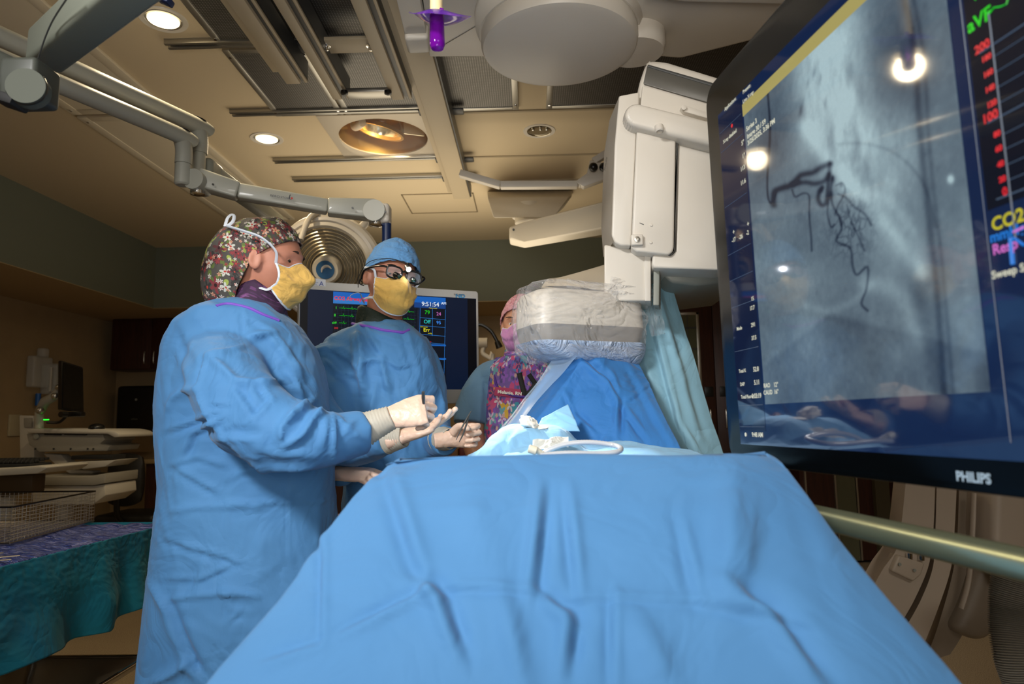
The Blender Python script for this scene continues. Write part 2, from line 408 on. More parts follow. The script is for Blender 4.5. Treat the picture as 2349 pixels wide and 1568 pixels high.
# longitudinal rails
def rail(name, label, x0, x1, y0, y1, z, h, m, dark=None, step=0.0):
    t = thing(name, label, 'rail', ((x0 + x1) / 2, y1, z), 'long rails hung under the ceiling')
    bm = BM(); box2(bm, (x0, y0, z), (x1, y1, z + h), 0.004)
    if step: box2(bm, (x0 - step, y0, z + h * 0.4), (x0 + 0.01, y1 - 0.03, z + h), 0.003)
    obj('beam', bm, m, t)
    if dark:
        obj('side_channel', box2(BM(), (x1, y0, z + h * 0.15), (x1 + dark, y1, z + h)), M_dgrey, t, None)
        if dark > 0.02: obj('side_lip', box2(BM(), (x1 + dark - 0.012, y0, z + h * 0.05), (x1 + dark, y1, z + h * 0.2), 0.002), M_beam, t)
    for y in TR:
        if y0 < y < y1:
            b = BM(); box2(b, (x1, y - 0.03, z + h - 0.005), (x1 + 0.06, y + 0.03, CZ - 0.03), 0.006); box2(b, (x0 - 0.06, y - 0.03, z + h - 0.005), (x0, y + 0.03, CZ - 0.03), 0.006); box2(b, (x0, y - 0.03, z + h), (x1, y + 0.03, CZ - 0.024))
            obj('clamp', b, M_dgrey, t)
    return t
zA = 2.60
eA = PZ(690, 193, zA); eA0 = PZ(655, 190, zA)
rail('ceiling_rail', 'thick beige ceiling rail ending left of the black knobs, nearest the downlights', eA0.x, eA.x, 0.6, eA.y, zA, 0.10, M_beam, 0.03, step=0.05)
eB = PZ(785, 229, zA); eB0 = PZ(764, 229, zA)
rail('ceiling_rail', 'narrow beige ceiling rail touching the left black knob plate', eB0.x, eB.x, 0.6, eB.y, zA, 0.10, M_beam, 0.035)
eC = PZ(932, 229, zA); eC0 = PZ(910, 229, zA)
rail('ceiling_rail', 'beige ceiling rail touching the right black knob plate, with a dark groove', eC0.x - 0.02, eC.x - 0.01, 0.6, eC.y, zA, 0.10, M_beam, 0.035)
eR = PZ(1072, 456, 2.62); eR0 = PZ(1036, 452, 2.62)
rail('ceiling_rail', 'longest beige ceiling beam running behind the round lamp to the far wall', eR0.x + 0.01, eR.x + 0.02, 0.6, eR.y, 2.62, 0.09, M_beam, 0.008, step=0.035)
# knob plates between B and C
t = thing('rail_end_plate', 'light aluminium end plate with two black knobs between ceiling rails', 'plate', ((eB.x + eC0.x) / 2, eB.y, zA))
obj('plate', box2(BM(), (eB.x + 0.03, eB.y - 0.07, zA + 0.0), (eC0.x - 0.02, eB.y, zA + 0.02), 0.004), M_alu, t)
for px in (790, 890):
    p = PZ(px, 213, zA - 0.01); obj('knob', lathe(BM(), [(0.004, 0.0), (0.016, 0.002), (0.016, 0.014), (0.006, 0.02)], (p.x, p.y, zA), (0, 0, -1), 18), M_black, t)
t = thing('rail_cross_plate', 'beige cross plate with two chrome bolts between ceiling rails', 'plate', ((eB.x + eC0.x) / 2, 2.62, zA))
ya = PZ(800, 112, zA + 0.04).y
obj('plate', box2(BM(), (eB.x + 0.03, ya - 0.05, zA + 0.05), (eC0.x - 0.02, ya + 0.05, zA + 0.065), 0.003), M_beam, t)
for px in (748, 850):
    p = PZ(px, 110, zA + 0.04); obj('bolt', lathe(BM(), [(0.018, 0.0), (0.018, 0.004), (0.009, 0.005), (0.009, 0.02), (0.004, 0.022)], (p.x, p.y, zA + 0.05), (0, 0, -1), 18), M_chrome, t)

# downlights
M_lampon = emat('downlight_glow', '#ffe4b4', 3.6)
def downlight(label, px, py, on=True, r=0.068):
    p = PZ(px, py, CZ); t = thing('downlight', label, 'ceiling light', p, 'round recessed downlights')
    obj('trim_ring', lathe(BM(), [(r, -0.001), (r + 0.018, -0.003), (r + 0.022, 0.0), (r + 0.02, 0.004), (r, 0.002)], p, (0, 0, -1), 40, False), M_white, t)
    # shallow mirrored bowl
    obj('reflector', lathe(BM(), [(r, 0.004), (r * 0.97, 0.0025), (r * 0.6, 0.0015), (0.001, 0.001)], p, (0, 0, -1), 40, False), mat('lamp_reflector', '#c9c2b0', 0.12, 1.0) if not on else M_alu, t)
    if on: obj('bulb', lathe(BM(), [(r * 0.86, 0.004), (r * 0.7, 0.01), (0.001, 0.013)], p, (0, 0, -1), 32, False), M_lampon, t)
    else:
        for a in (-0.5, 0.1, 0.6): obj('reflector_facet', sph(BM(), p + Vector((a * r, -0.3 * r, -0.004)), (0.008, 0.008, 0.004), n=10), M_chrome, t)
downlight('lit recessed ceiling downlight near the top left corner', 375, 45)
downlight('lit recessed ceiling downlight above the branded support arm', 612, 318)
downlight('unlit recessed ceiling downlight below the round white housing', 1237, 300, False)

# recessed operating lamp behind clear oval dome
cx, cy = (hx0 + hx1) / 2, (hy0 + hy1) / 2
t = thing('recessed_lamp', 'round ceiling operating lamp behind clear plastic in a square metal plate', 'ceiling lamp', (cx, cy, CZ))
r = 0.245; n = 48; pl = BM()
def _sq(k_, z_): return [Vector((cx + math.cos(2 * math.pi * i / n) * k_ / max(abs(math.cos(2 * math.pi * i / n)), abs(math.sin(2 * math.pi * i / n))), cy + math.sin(2 * math.pi * i / n) * k_ / max(abs(math.cos(2 * math.pi * i / n)), abs(math.sin(2 * math.pi * i / n))), z_)) for i in range(n)]
def _ci(z_): return [Vector((cx + r * math.cos(2 * math.pi * i / n), cy + r * math.sin(2 * math.pi * i / n), z_)) for i in range(n)]
loft(pl, [_ci(CZ - 0.001), _ci(CZ - 0.008), _sq(0.292, CZ - 0.008), _sq(0.292, CZ - 0.001)], True, False)
obj('plate', pl, mat('pale_metal_plate', '#b7ad9c', 0.35, 0.3), t)
obj('housing', lathe(BM(), [(r + 0.02, 0.0), (r + 0.02, 0.22), (0.02, 0.24)], (cx, cy, CZ), (0, 0, 1), 48, False), mat('gold_reflector', '#d9b569', 0.25, 0.9), t)
obj('reflector_bowl', lathe(BM(), [(0.13, 0.02), (0.125, 0.06), (0.08, 0.13), (0.03, 0.16), (0.001, 0.165)], (cx - 0.03, cy + 0.02, CZ + 0.02), (0.25, -0.1, 1), 40, False), mat('ribbed_reflector', '#cfc5b0', 0.15, 1.0), t)
obj('reflector_rim', lathe(BM(), [(0.125, 0.0), (0.14, 0.0), (0.14, 0.02), (0.125, 0.02), (0.125, 0.0)], (cx - 0.03, cy + 0.02, CZ + 0.035), (0.25, -0.1, 1), 40, False), mat('brass_rim', '#a8823c', 0.35, 0.8), t)
obj('lamp_capsule', cyl(BM(), (cx + 0.06, cy + 0.03, CZ + 0.17), (cx + 0.06, cy + 0.03, CZ + 0.05), 0.03, 20, bev=0.01), mat('lamp_glass', '#e9dfc4', 0.05, trans=0.8), t)
obj('lamp_filament', cyl(BM(), (cx + 0.06, cy + 0.03, CZ + 0.15), (cx + 0.06, cy + 0.03, CZ + 0.08), 0.006, 10), emat('filament_glow', '#ffd890', 5.0), t)
obj('lamp_arm', tube(BM(), smooth_path([(cx - 0.2, cy + 0.12, CZ + 0.14), (cx - 0.16, cy, CZ + 0.06), (cx - 0.09, cy - 0.12, CZ + 0.03)], 6), 0.022, 12), M_white, t)
obj('side_mirror', bx(BM(), (cx + 0.16, cy + 0.06, CZ + 0.1), (0.12, 0.01, 0.14), Matrix.Rotation(R(20), 3, 'Z'), 0.003), mat('pale_mirror', '#efe2c0', 0.2, 0.6), t)
dm = NT('clear_dome_plastic'); dm.set(color=(1, 1, 1, 1), rough=0.02, alpha=0.09, spec=0.6)
obj('clear_dome', lathe(BM(), [(r, 0.0), (r * 0.99, 0.02), (r * 0.9, 0.045), (r * 0.6, 0.065), (0.001, 0.075)], (cx, cy, CZ - 0.006), (0, 0, -1), 48, False), dm.m, t)
light('recessed_lamp_light', 'POINT', (cx + 0.06, cy - 0.03, CZ + 0.05), 3.5, (1.0, 0.8, 0.5), size=0.02)
# ------------------------------------------------------------------ large monitor on the right
_h = ray(831, 968); SH = Vector((-_h.x, -_h.y, 0)).normalized()        # along the screen towards the camera
SH = Matrix.Rotation(R(-4.5), 3, 'Z') @ SH
SN = Vector((-SH.y, SH.x, 0)); SN = SN if SN.x < 0 else -SN              # facing left
SN = (SN + Vector((0, 0, -0.015))).normalized(); SUP = SN.cross(SH); SUP = SUP if SUP.z > 0 else -SUP
SP0 = W(1688, 1062, 1.43)
def S(px, py, off=0.0): return PP(px, py, SP0 + SN * off, SN)
def saz(px, py):
    p = S(px, py) - SP0; return p.dot(SH), p.dot(SUP)
def SQ(a, z, off=0.0): return SP0 + SH * a + SUP * z + SN * off
A_L = saz(1700, 1018)[0]; ZB = saz(1700, 1018)[1]; ZT = saz(1656, 256)[1]
big = thing('wall_monitor', 'huge black-framed monitor at right showing a grey angiogram of heart vessels', 'monitor', SP0)
def rrect(a0, z0, a1, z1, r, n=8):
    P = []
    for (cx_, cz_, s) in ((a1 - r, z1 - r, 0), (a0 + r, z1 - r, 90), (a0 + r, z0 + r, 180), (a1 - r, z0 + r, 270)):
        P += arc2(cx_, cz_, r, r, s, s + 90, n)
    return P
AB0 = saz(1671, 1020)[0]; zt = saz(1636, 200)[1] + 0.012; A1 = 1.34
bm = BM(); prism(bm, [SQ(a, z, -0.055) for a, z in rrect(AB0, 0.0, A1, zt, 0.045)], SN * 0.055, 0.004)
glass = mat('glossy_black_bezel', '#060707', 0.22, spec=0.12)
obj('bezel', bm, glass, big)
bm = BM(); prism(bm, [SQ(a, z, -0.11) for a, z in rrect(AB0 - 0.001, -0.002, A1 + 0.006, zt + 0.008, 0.05)], SN * 0.06, 0.012, 3)
obj('rear_shell', bm, M_white, big)
def screen_mat(name, col, st=1.0, rough=0.05):
    t = NT(name); t.set(color=(0.004, 0.004, 0.005, 1), rough=rough, spec=0.75, coat=0.0, emit=s2l(col), estr=st); return t.m
def squad(name, a0, z0, a1, z1, m, off, parent=big):
    bm = BM(); vs = [bm.verts.new(SQ(a, z, off)) for a, z in ((a0, z0), (a1, z0), (a1, z1), (a0, z1))]; bm.faces.new(vs)
    o = obj(name, bm, m, parent, None, recalc=False); return o
xL = saz(1757, 927)[0]; xR = saz(2276, 908)[0]; xzB = saz(1757, 927)[1]; xzT = saz(1712, 262)[1]
yz1 = saz(1704, 240)[1]; xP = saz(2292, 700)[0]
scr = squad('display_panel', A_L, ZB, A1 - 0.03, ZT, screen_mat('display_navy', '#0b2044', 0.75), 0.0006)
squad('side_column', A_L + 0.002, xzB - 0.05, xL - 0.006, ZT - 0.01, screen_mat('display_column_navy', '#0a1836', 0.75), 0.0010, scr)
squad('title_strip', xL - 0.004, xzT + 0.0, xR, yz1, screen_mat('display_yellow', '#a59a5c', 0.8), 0.0012, scr)
squad('vitals_panel', xP, ZB + 0.28, A1 - 0.03, ZT, screen_mat('display_black', '#050b1a', 0.8), 0.0010, scr)
# the angiogram: a fine grid whose vertices carry the picture
NA, NZ = 330, 420
ga = np.linspace(xL, xR, NA); gz = np.linspace(xzB, xzT, NZ); AA, ZZ = np.meshgrid(ga, gz)
pts = np.array([SP0.x, SP0.y, SP0.z]) + AA[..., None] * np.array(SH) + ZZ[..., None] * np.array(SUP)
q = (pts - np.array([0, 0, CAMZ])) @ np.array(ROT)
UX = CX + FPX * q[..., 0] / -q[..., 2]; UY = CY - FPX * q[..., 1] / -q[..., 2]   # reference drawing coordinates of the film
def fbm(shape, cells, seed, oct=4, ax=1.0):
    r_ = np.random.default_rng(seed); out = np.zeros(shape); amp = 1.0
    for o_ in range(oct):
        n0, n1 = int(cells * 2 ** o_ * ax) + 2, int(cells * 2 ** o_) + 2
        g = r_.standard_normal((n0, n1)); yy = np.linspace(0, n0 - 1.001, shape[0]); xx = np.linspace(0, n1 - 1.001, shape[1])
        y0 = yy.astype(int); x0 = xx.astype(int); fy = (yy - y0)[:, None]; fx = (xx - x0)[None]; fy = fy * fy * (3 - 2 * fy); fx = fx * fx * (3 - 2 * fx)
        out += amp * ((g[y0][:, x0] * (1 - fx) + g[y0][:, x0 + 1] * fx) * (1 - fy) + (g[y0 + 1][:, x0] * (1 - fx) + g[y0 + 1][:, x0 + 1] * fx) * fy); amp *= 0.5
    return out
V = np.full(UX.shape, 0.40) + 0.018 * fbm(UX.shape, 5, 3) + 0.008 * fbm(UX.shape, 60, 5, 2)
def blob(x, y, rx, ry, rot, a, p=2.0):
    global V
    c, s = math.cos(R(rot)), math.sin(R(rot)); dx, dy = UX - x, UY - y
    u = (dx * c + dy * s) / rx; v = (-dx * s + dy * c) / ry; V = V + a * np.exp(-(u * u + v * v) ** (p / 2))
def pline_dist(pts_):
    D = np.full(UX.shape, 1e9)
    for (x0, y0), (x1, y1) in zip(pts_[:-1], pts_[1:]):
        dx, dy = x1 - x0, y1 - y0; t = np.clip(((UX - x0) * dx + (UY - y0) * dy) / (dx * dx + dy * dy + 1e-9), 0, 1)
        D = np.minimum(D, np.hypot(UX - x0 - t * dx, UY - y0 - t * dy))
    return D
def band(pts_, w, a, p=2.0):
    global V
    V = V + a * np.exp(-(pline_dist([(v.x, v.y) for v in smooth_path([(x, y, 0) for x, y in pts_], 4)]) / w) ** p)
tex = fbm(UX.shape, 26, 11, 4, 0.5)
mask = np.exp(-((UX - 1905) / 85) ** 4 - ((UY - 170) / 150) ** 4)
V += mask * (0.25 + 0.035 * tex)
blob(1990, 350, 105, 120, 20, 0.20); V += np.exp(-((UX - 1995) / 100) ** 4 - ((UY - 360) / 110) ** 4) * 0.035 * tex
blob(2060, 560, 60, 110, -32, 0.10); blob(1870, 60, 60, 80, 0, 0.08)
band([(1850, 290), (1885, 345), (1930, 400), (1985, 455), (2045, 520), (2085, 580), (2112, 625)], 20, 0.15)
band([(2000, 440), (2050, 470), (2085, 510), (2110, 560), (2115, 620)], 16, 0.06)
blob(1825, 270, 36, 70, 10, -0.08); blob(1755, 330, 50, 140, 0, -0.04); blob(1840, 350, 26, 60, 0, 0.07); blob(2080, 130, 60, 170, 0, -0.10)
blob(2180, 600, 60, 400, 0, 0.02); blob(2230, 700, 45, 260, 0, 0.06)
band([(2060, -60), (2095, 80), (2110, 260), (2125, 430), (2150, 650), (2170, 920)], 9, -0.11); band([(2085, -60), (2120, 120), (2135, 350), (2165, 620), (2190, 920)], 6, -0.07)
band([(1925, 330), (1990, 330), (2060, 355), (2120, 420), (2150, 520)], 5, -0.05)
band([(1985, 470), (2040, 500), (2090, 590), (2115, 700), (2140, 800), (2160, 910)], 20, -0.06)
band([(1985, 650), (2040, 660), (2080, 700), (2110, 780)], 22, 0.08); band([(1850, 700), (1905, 712), (1960, 690), (2000, 650)], 10, 0.05)
tri = np.clip((UY - (712 + 0.25 * (UX - 1905))) / 14, 0, 1) * np.clip((UY - (712 - 0.8 * (UX - 1905))) / 14, 0, 1); V -= 0.055 * tri * np.exp(-((UY - 720) / 190) ** 2)
blob(1830, 640, 90, 60, 0, 0.05); blob(1800, 830, 60, 90, 0, 0.03); blob(2060, 810, 55, 70, 30, 0.06)
bush = np.exp(-((UX - 1955) / 50) ** 2 - ((UY - 520) / 65) ** 2); fz = fbm(UX.shape, 42, 21, 3, 1.1); V -= bush * np.clip(0.10 - np.abs(fz) * 0.12, 0, 1) * 1.3
for x, y in ((1855, 190), (1883, 180), (1895, 235), (1870, 165), (1840, 250)): blob(x, y, 4, 16, 12, -0.09)
for pl_, w_, a_ in (
    ([(1762, 205), (1768, 300), (1762, 400), (1763, 450), (1770, 466), (1778, 452), (1782, 438)], 2.6, -0.17),
    ([(1776, 470), (1778, 440), (1800, 430), (1822, 422), (1838, 402), (1865, 396), (1885, 384), (1906, 375)], 7.0, -0.24),
    ([(1906, 375), (1903, 410), (1900, 445), (1896, 466), (1886, 470), (1879, 458), (1881, 440), (1888, 430)], 5.5, -0.22),
    ([(1820, 422), (1848, 418), (1872, 421), (1893, 414), (1903, 400)], 6.0, -0.2),
    ([(1819, 436), (1826, 451), (1845, 443), (1858, 450), (1858, 490), (1862, 540), (1864, 575)], 2.6, -0.13),
    ([(1912, 405), (1908, 440), (1912, 470), (1928, 500), (1932, 525), (1920, 550), (1932, 560), (1953, 570), (1958, 610), (1968, 630), (1992, 612), (1990, 660), (1978, 695), (1992, 712)], 3.2, -0.15),
    ([(1925, 445), (1945, 455), (1962, 475), (1985, 490), (2000, 515)], 3.0, -0.13), ([(1903, 450), (1900, 490), (1908, 520), (1915, 515)], 2.6, -0.12),
    ([(1945, 470), (1955, 510), (1970, 540), (1985, 575)], 2.6, -0.10), ([(1920, 425), (1935, 420), (1940, 440), (1925, 470), (1918, 490)], 2.4, -0.12)):
    band(pl_, w_, a_)
for x, y, r_ in ((1913, 410, 6), (1932, 424, 4.5), (1908, 447, 7), (1886, 436, 5)): blob(x, y, r_, r_ * 1.3, 0, -0.16)
blob(2183, 411, 7, 9, 0, 0.4)
V *= 1 - 0.22 * np.clip((UX - 2235) / 60, 0, 1)
V = np.clip(V, 0.05, 0.8)
lo, hi = np.array([0.12, 0.165, 0.24]), np.array([0.74, 0.85, 0.88])
kk = np.clip((V - 0.19) / 0.48, 0, 1)[..., None]; RGB = lo * (1 - kk) + hi * kk
RGB = RGB * (0.96 + 0.04 * rng.random(V.shape)[..., None])
RGB = np.where(RGB <= 0.04045, RGB / 12.92, ((RGB + 0.055) / 1.055) ** 2.4)
off = np.array(SN) * 0.0013; P3 = (pts + off).reshape(-1, 3)
idx = np.arange(NA * NZ).reshape(NZ, NA)
F = np.stack([idx[:-1, :-1], idx[:-1, 1:], idx[1:, 1:], idx[1:, :-1]], -1).reshape(-1, 4)
me = bpy.data.meshes.new('angiogram_image'); me.from_pydata(P3.tolist(), [], F.tolist())
ca = me.color_attributes.new('film', 'FLOAT_COLOR', 'POINT'); ca.data.foreach_set('color', np.concatenate([RGB.reshape(-1, 3), np.ones((NA * NZ, 1))], 1).astype(np.float32).ravel())
t = NT('display_film'); at = t.node('ShaderNodeAttribute', attribute_name='film')
t.set(color=(0.004, 0.004, 0.005, 1), rough=0.05, spec=0.75, emit=at.outputs['Color'], estr=0.62); me.materials.append(t.m); me.shade_smooth()
film = bpy.data.objects.new('angiogram_image', me); link(film, scr)
# writing and marks on the display
TW = screen_mat('display_text_white', '#c9c9b4', 0.9, 0.3); TR_ = screen_mat('display_text_red', '#c01222', 1.0, 0.3); TG = screen_mat('display_text_green', '#08b808', 1.0, 0.3)
TY = screen_mat('display_text_yellow', '#b0a818', 1.0, 0.3); TB = screen_mat('display_text_blue', '#0a6ac0', 1.0, 0.3); TP = screen_mat('display_text_pink', '#b860b0', 1.0, 0.3); TL = screen_mat('display_line_grey', '#4a5a70', 0.6, 0.3)
def stext(bm, s, px, py, h, align='LEFT', sx=1.0):
    a, z = saz(px, py)
    if bm is None: bm = BM(); text_bm(bm, s, SQ(a, z, 0.0018), SH, SUP, h, align, sx=sx, bold=h * 0.03); return obj('readout_text', bm, TW, scr, None)
    text_bm(bm, s, SQ(a, z, 0.0018), SH, SUP, h, align, sx=sx, bold=h * 0.03)
stext(None, 'Applications', 1664, 255, 0.0075); stext(None, 'Presets', 1706, 216, 0.0075); stext(None, 'Live X-ray', 1706, 238, 0.0075)
stext(None, 'X-ray disabled', 1661, 330, 0.0075); stext(None, '5\u00b0', 1703, 334, 0.009); stext(None, '1\u00b0', 1705, 364, 0.009)
stext(None, '113', 1701, 394, 0.009); stext(None, '11.6', 1701, 426, 0.009); stext(None, '-17', 1681, 557, 0.009); stext(None, '-26', 1697, 550, 0.009); stext(None, '-2', 1714, 540, 0.009)
stext(None, '+', 1683, 538, 0.010); stext(None, '+', 1716, 520, 0.010)
stext(None, '15', 1725, 690, 0.008); stext(None, '17.7', 1722, 712, 0.008)
stext(None, 'Mode', 1692, 758, 0.007); stext(None, '291', 1725, 750, 0.008); stext(None, '37.5', 1726, 780, 0.008)
stext(None, 'Total K', 1697, 855, 0.007); stext(None, '52.8', 1730, 852, 0.009); stext(None, 'DAP', 1700, 885, 0.007); stext(None, '5.11', 1732, 882, 0.009)
stext(None, 'Total Fluoro', 1702, 914, 0.007); stext(None, '0:03:19', 1727, 913, 0.009); stext(None, '9:48 AM', 1727, 1001, 0.009)
stext(None, 'RAO', 1754, 889, 0.0082); stext(None, '12\u00b0', 1777, 887, 0.0082); stext(None, 'CAUD', 1754, 905, 0.0082); stext(None, '16\u00b0', 1778, 903, 0.0082)
stext(None, 'Series 3', 1714, 302, 0.0095); stext(None, 'Image 30 / 59', 1716, 319, 0.0095); stext(None, '3/25/2025, 3:36 PM', 1717, 334, 0.0095)
stext(None, 'Sweep Speed', 2279, 640, 0.009)
a, z = saz(1712, 996); bm = BM()
lathe(bm, [(0.004, 0), (0.001, 0.0004)], SQ(a, z, 0.0016), SN, 16)
obj('clock_icon', bm, TW, scr, None)
bm = BM()
a, z = saz(1706, 1093) if False else saz(2196, 1101); text_bm(bm, 'PHILIPS', SQ(a, z, 0.0012), SH, SUP, 0.0115, bold=0.0006)
obj('brand_lettering', bm, mat('silver_print', '#9fb4c4', 0.4), big, None, label='blurred silver maker lettering')
bm = BM(); a, z = saz(1680, 282); bmq = bm
for (dz, da) in ((0.0, 0), ): lathe(bm, [(0.004, 0), (0.001, 0.0004)], SQ(a, z - 0.006, 0.0016), SN, 12)
YV = [(2258, 115, '200', 0.011), (2268, 137, '180', 0.007), (2273, 172, '160', 0.007), (2277, 207, '140', 0.007), (2281, 242, '120', 0.007), (2263, 283, '100', 0.0115), (2290, 313, '80', 0.007), (2291, 348, '60', 0.007), (2296, 383, '40', 0.007), (2299, 418, '20', 0.007), (2297, 452, '0', 0.010)]
a_ax = saz(2303, 300)[0]
obj('alarm_icon', bm, TR_, scr, None)
for px, py, s, h in YV: a, z = saz(px, py); bm = BM(); text_bm(bm, s, SQ(a_ax - 0.003, z, 0.0018), SH, SUP, h * 0.9, 'RIGHT', bold=0.0005); obj('scale_number', bm, TR_, scr, None)
bm = BM(); stext(bm, 'aVF', 2224, 78, 0.016); stext(bm, 'V', 2230, 8, 0.016)
a, z = saz(2270, 35); zs = [0, 0.004, 0, -0.002, 0.014, -0.004, 0, 0.003, 0.006, 0.001, 0, 0]
tube(bm, [SQ(a + 0.008 * k, z + zs[k % 12], 0.0018) for k in range(40)], 0.0007, 4)
obj('green_text', bm, TG, scr, None)
bm = BM(); stext(bm, 'CO2', 2279, 530, 0.015, sx=1.0); obj('yellow_text', bm, TY, scr, None)
bm = BM(); stext(bm, 'mmHg', 2275, 557, 0.012); box2(bm, (0, 0, 0), (1e-4, 1e-4, 1e-4)); tube(bm, [S(2318, 545, 0.0018), S(2323, 606, 0.0018)], 0.0022, 6); tube(bm, [S(2325, 545, 0.0018), S(2349, 562, 0.0018)], 0.0016, 6)
for v in [v for v in bm.verts if v.co.length < 0.01]: bm.verts.remove(v)
obj('blue_text', bm, TB, scr, None)
bm = BM(); stext(bm, 'Resp', 2281, 585, 0.012); tube(bm, [S(2325, 532, 0.0018), S(2349, 520, 0.0018)], 0.0014, 6); obj('pink_text', bm, TP, scr, None)
def gline(p, q, r): bm = BM(); tube(bm, [p, q], r, 4); obj('grid_line', bm, TL, scr, None)
gline(SQ(a_ax, saz(2270, 30)[1], 0.0016), SQ(a_ax, saz(2310, 560)[1], 0.0016), 0.0011)
for px, py, s, h in YV: z = saz(px, py)[1]; k = 0.018 if h > 0.009 else 0.0; gline(SQ(a_ax - k, z - 0.001, 0.0015), SQ(A1 - 0.05, z - 0.001, 0.0015), 0.0009 if h > 0.009 else 0.0005)
for px, py in ((1660, 300), (1662, 345), (1674, 470), (1683, 580), (1687, 640), (1697, 700), (1690, 806), (1704, 930), (1706, 978)):
    a, z = saz(px, py); gline(SQ(A_L + 0.004, z, 0.0014), SQ(xL - 0.01, z, 0.0014), 0.0004)
gline(SQ(xP - 0.004, ZB + 0.02, 0.0014), SQ(xP - 0.004, ZT, 0.0014), 0.0006)
# push handle under the monitor
hb0 = W(1905, 1192, 1.02); c0 = S(1915, 1194, -0.03); c1 = c0 + SH * 0.95; c0 = c0 - SH * 0.35
bm = BM(); tube(bm, [c0, c1], 0.0195, 24)
obj('push_handle', bm, mat('brushed_handle', '#b9c2a2', 0.3, 0.85), big, label='thick brushed metal bar below the screen')
for k in (0.0, 1.0):
    bm = BM(); c = c0.lerp(c1, 0.04 + 0.92 * k); tube(bm, [c, c - SN * 0.06, Vector((c.x, c.y, 1.12)) - SN * 0.08], 0.011, 12); obj('handle_bracket', bm, M_dgrey, big)
bm = BM(); c = SQ(0.65, zt * 0.6, -0.11); bx(bm, c - SN * 0.05, (0.3, 0.06, 0.3), frame(SH, SN), 0.01); tube(bm, [c - SN * 0.07, c - SN * 0.12 + SUP * 0.3, Vector((c.x + 0.12, c.y, CZ))], 0.03, 16)
obj('ceiling_hanger', bm, M_white, big)
# ------------------------------------------------------------------ round white housing of the ceiling trolley
t = thing('ceiling_housing', 'large white ceiling-hung machine housing with a round bottom cover', 'medical equipment', PZ(1283, 110, 2.45))
zc = 2.40; c = PZ(1283, 112, zc); rx = (PZ(1465, 112, zc) - PZ(1108, 112, zc)).length / 2
bm = BM(); lathe(bm, [(rx * 0.985, 0.055), (rx, 0.045), (rx, 0.012), (rx * 0.975, 0.0), (rx * 0.9, -0.006), (0.001, -0.012)], c, (0, 0, 1), 72, False)
obj('bottom_cover', bm, M_white, t)
c2 = PZ(1456, 122, zc + 0.01); r2 = rx * 0.40
bm = BM(); lathe(bm, [(r2, 0.07), (r2, 0.02), (r2 * 0.93, 0.0), (0.001, -0.004)], c2, (0, 0, 1), 48, False); obj('side_lobe', bm, M_white, t)
bm = BM(); lathe(bm, [(rx * 1.02, 0.0), (rx * 1.07, 0.03), (rx * 1.09, 0.1), (rx * 1.09, CZ - zc - 0.05)], c + Vector((0, 0, 0.05)), (0, 0, 1), 72); obj('drum', bm, M_white, t)
bm = BM(); p = W(1328, 20, c.y - rx); cyl(bm, c + Vector((0.09, -rx * 0.98, 0.03)), c + Vector((0.09, -rx * 0.98 - 0.006, 0.03)), 0.008, 16); obj('screw', bm, M_chrome, t)
# arm body running off to the upper right
za = zc + 0.075; bm = BM()
def Pz(l, z): return [PZ(x, y, z) for x, y in l]
prism(bm, Pz([(1110, 60), (1150, -120), (2000, -160), (1900, 55), (1700, 105), (1560, 140), (1500, 135), (1400, 60)], za), (0, 0, CZ - za - 0.01), 0.03, 4)
obj('trolley_body', bm, M_white, t)
bm = BM(); prism(bm, Pz([(1480, -6), (1570, 6), (1840, 12), (1840, -60), (1480, -60)], za - 0.03), (0, 0, 0.05), 0.008, 3); obj('trolley_skirt', bm, M_white, t)
# flat left piece
t2 = thing('ceiling_cable_box', 'flat white box hung at the top edge behind the purple light handle', 'medical equipment', PZ(1010, 60, 2.52))
z2 = 2.52; bm = BM()
prism(bm, Pz([(985, 131), (1250, 130), (1250, -80), (960, -80)], z2), (0, 0, CZ - z2 - 0.03), 0.006)
obj('body', bm, M_white, t2)
bm = BM(); prism(bm, Pz([(931, 91), (981, 91), (948, -80), (890, -80)], z2 - 0.03), (0, 0, CZ - z2 - 0.005), 0.004); obj('side_channel', bm, M_white, t2)
bm = BM(); prism(bm, Pz([(936, 126), (988, 123), (982, 88), (927, 90)], z2 - 0.05), (0, 0, 0.1), 0.012, 3); obj('end_cap', bm, M_white, t2)
bm = BM(); tube(bm, [PZ(1019, 103, z2 - 0.001), PZ(1097, 57, z2 - 0.001)], 0.0012, 6); obj('seam', bm, M_alu, t2)

# ------------------------------------------------------------------ surgical light handle with purple cover
hz = 1.93; hc = W(1002, 36, 1.45); r0 = 0.0152
t = thing('surgical_light_handle', 'cream surgical light handle in a translucent purple sterile cover, hanging from above', 'light handle', hc)
obj('handle_stick', cyl(BM(), (hc.x - 0.001, hc.y, hc.z - 0.01), (hc.x - 0.002, hc.y, hc.z + 0.30), r0 * 0.95, 28), mat('cream_stick', '#ecd9a8', 0.45), t)
pm = NT('purple_plastic'); pm.set(color=s2l('#8a12b8'), rough=0.08, trans=0.55, alpha=0.92, spec=0.6, ior=1.3)
r = r0 * 1.1; L = 0.083
obj('sterile_sleeve', lathe(BM(), [(r * 0.97, 0), (r, L * 0.5), (r * 1.02, L - 0.02), (r * 1.02, L - 0.012), (r * 0.8, L - 0.003), (r * 0.3, L + 0.001), (0.0005, L + 0.0015)], hc, (0.012, 0, -1), 32, False), pm.m, t)
G = []
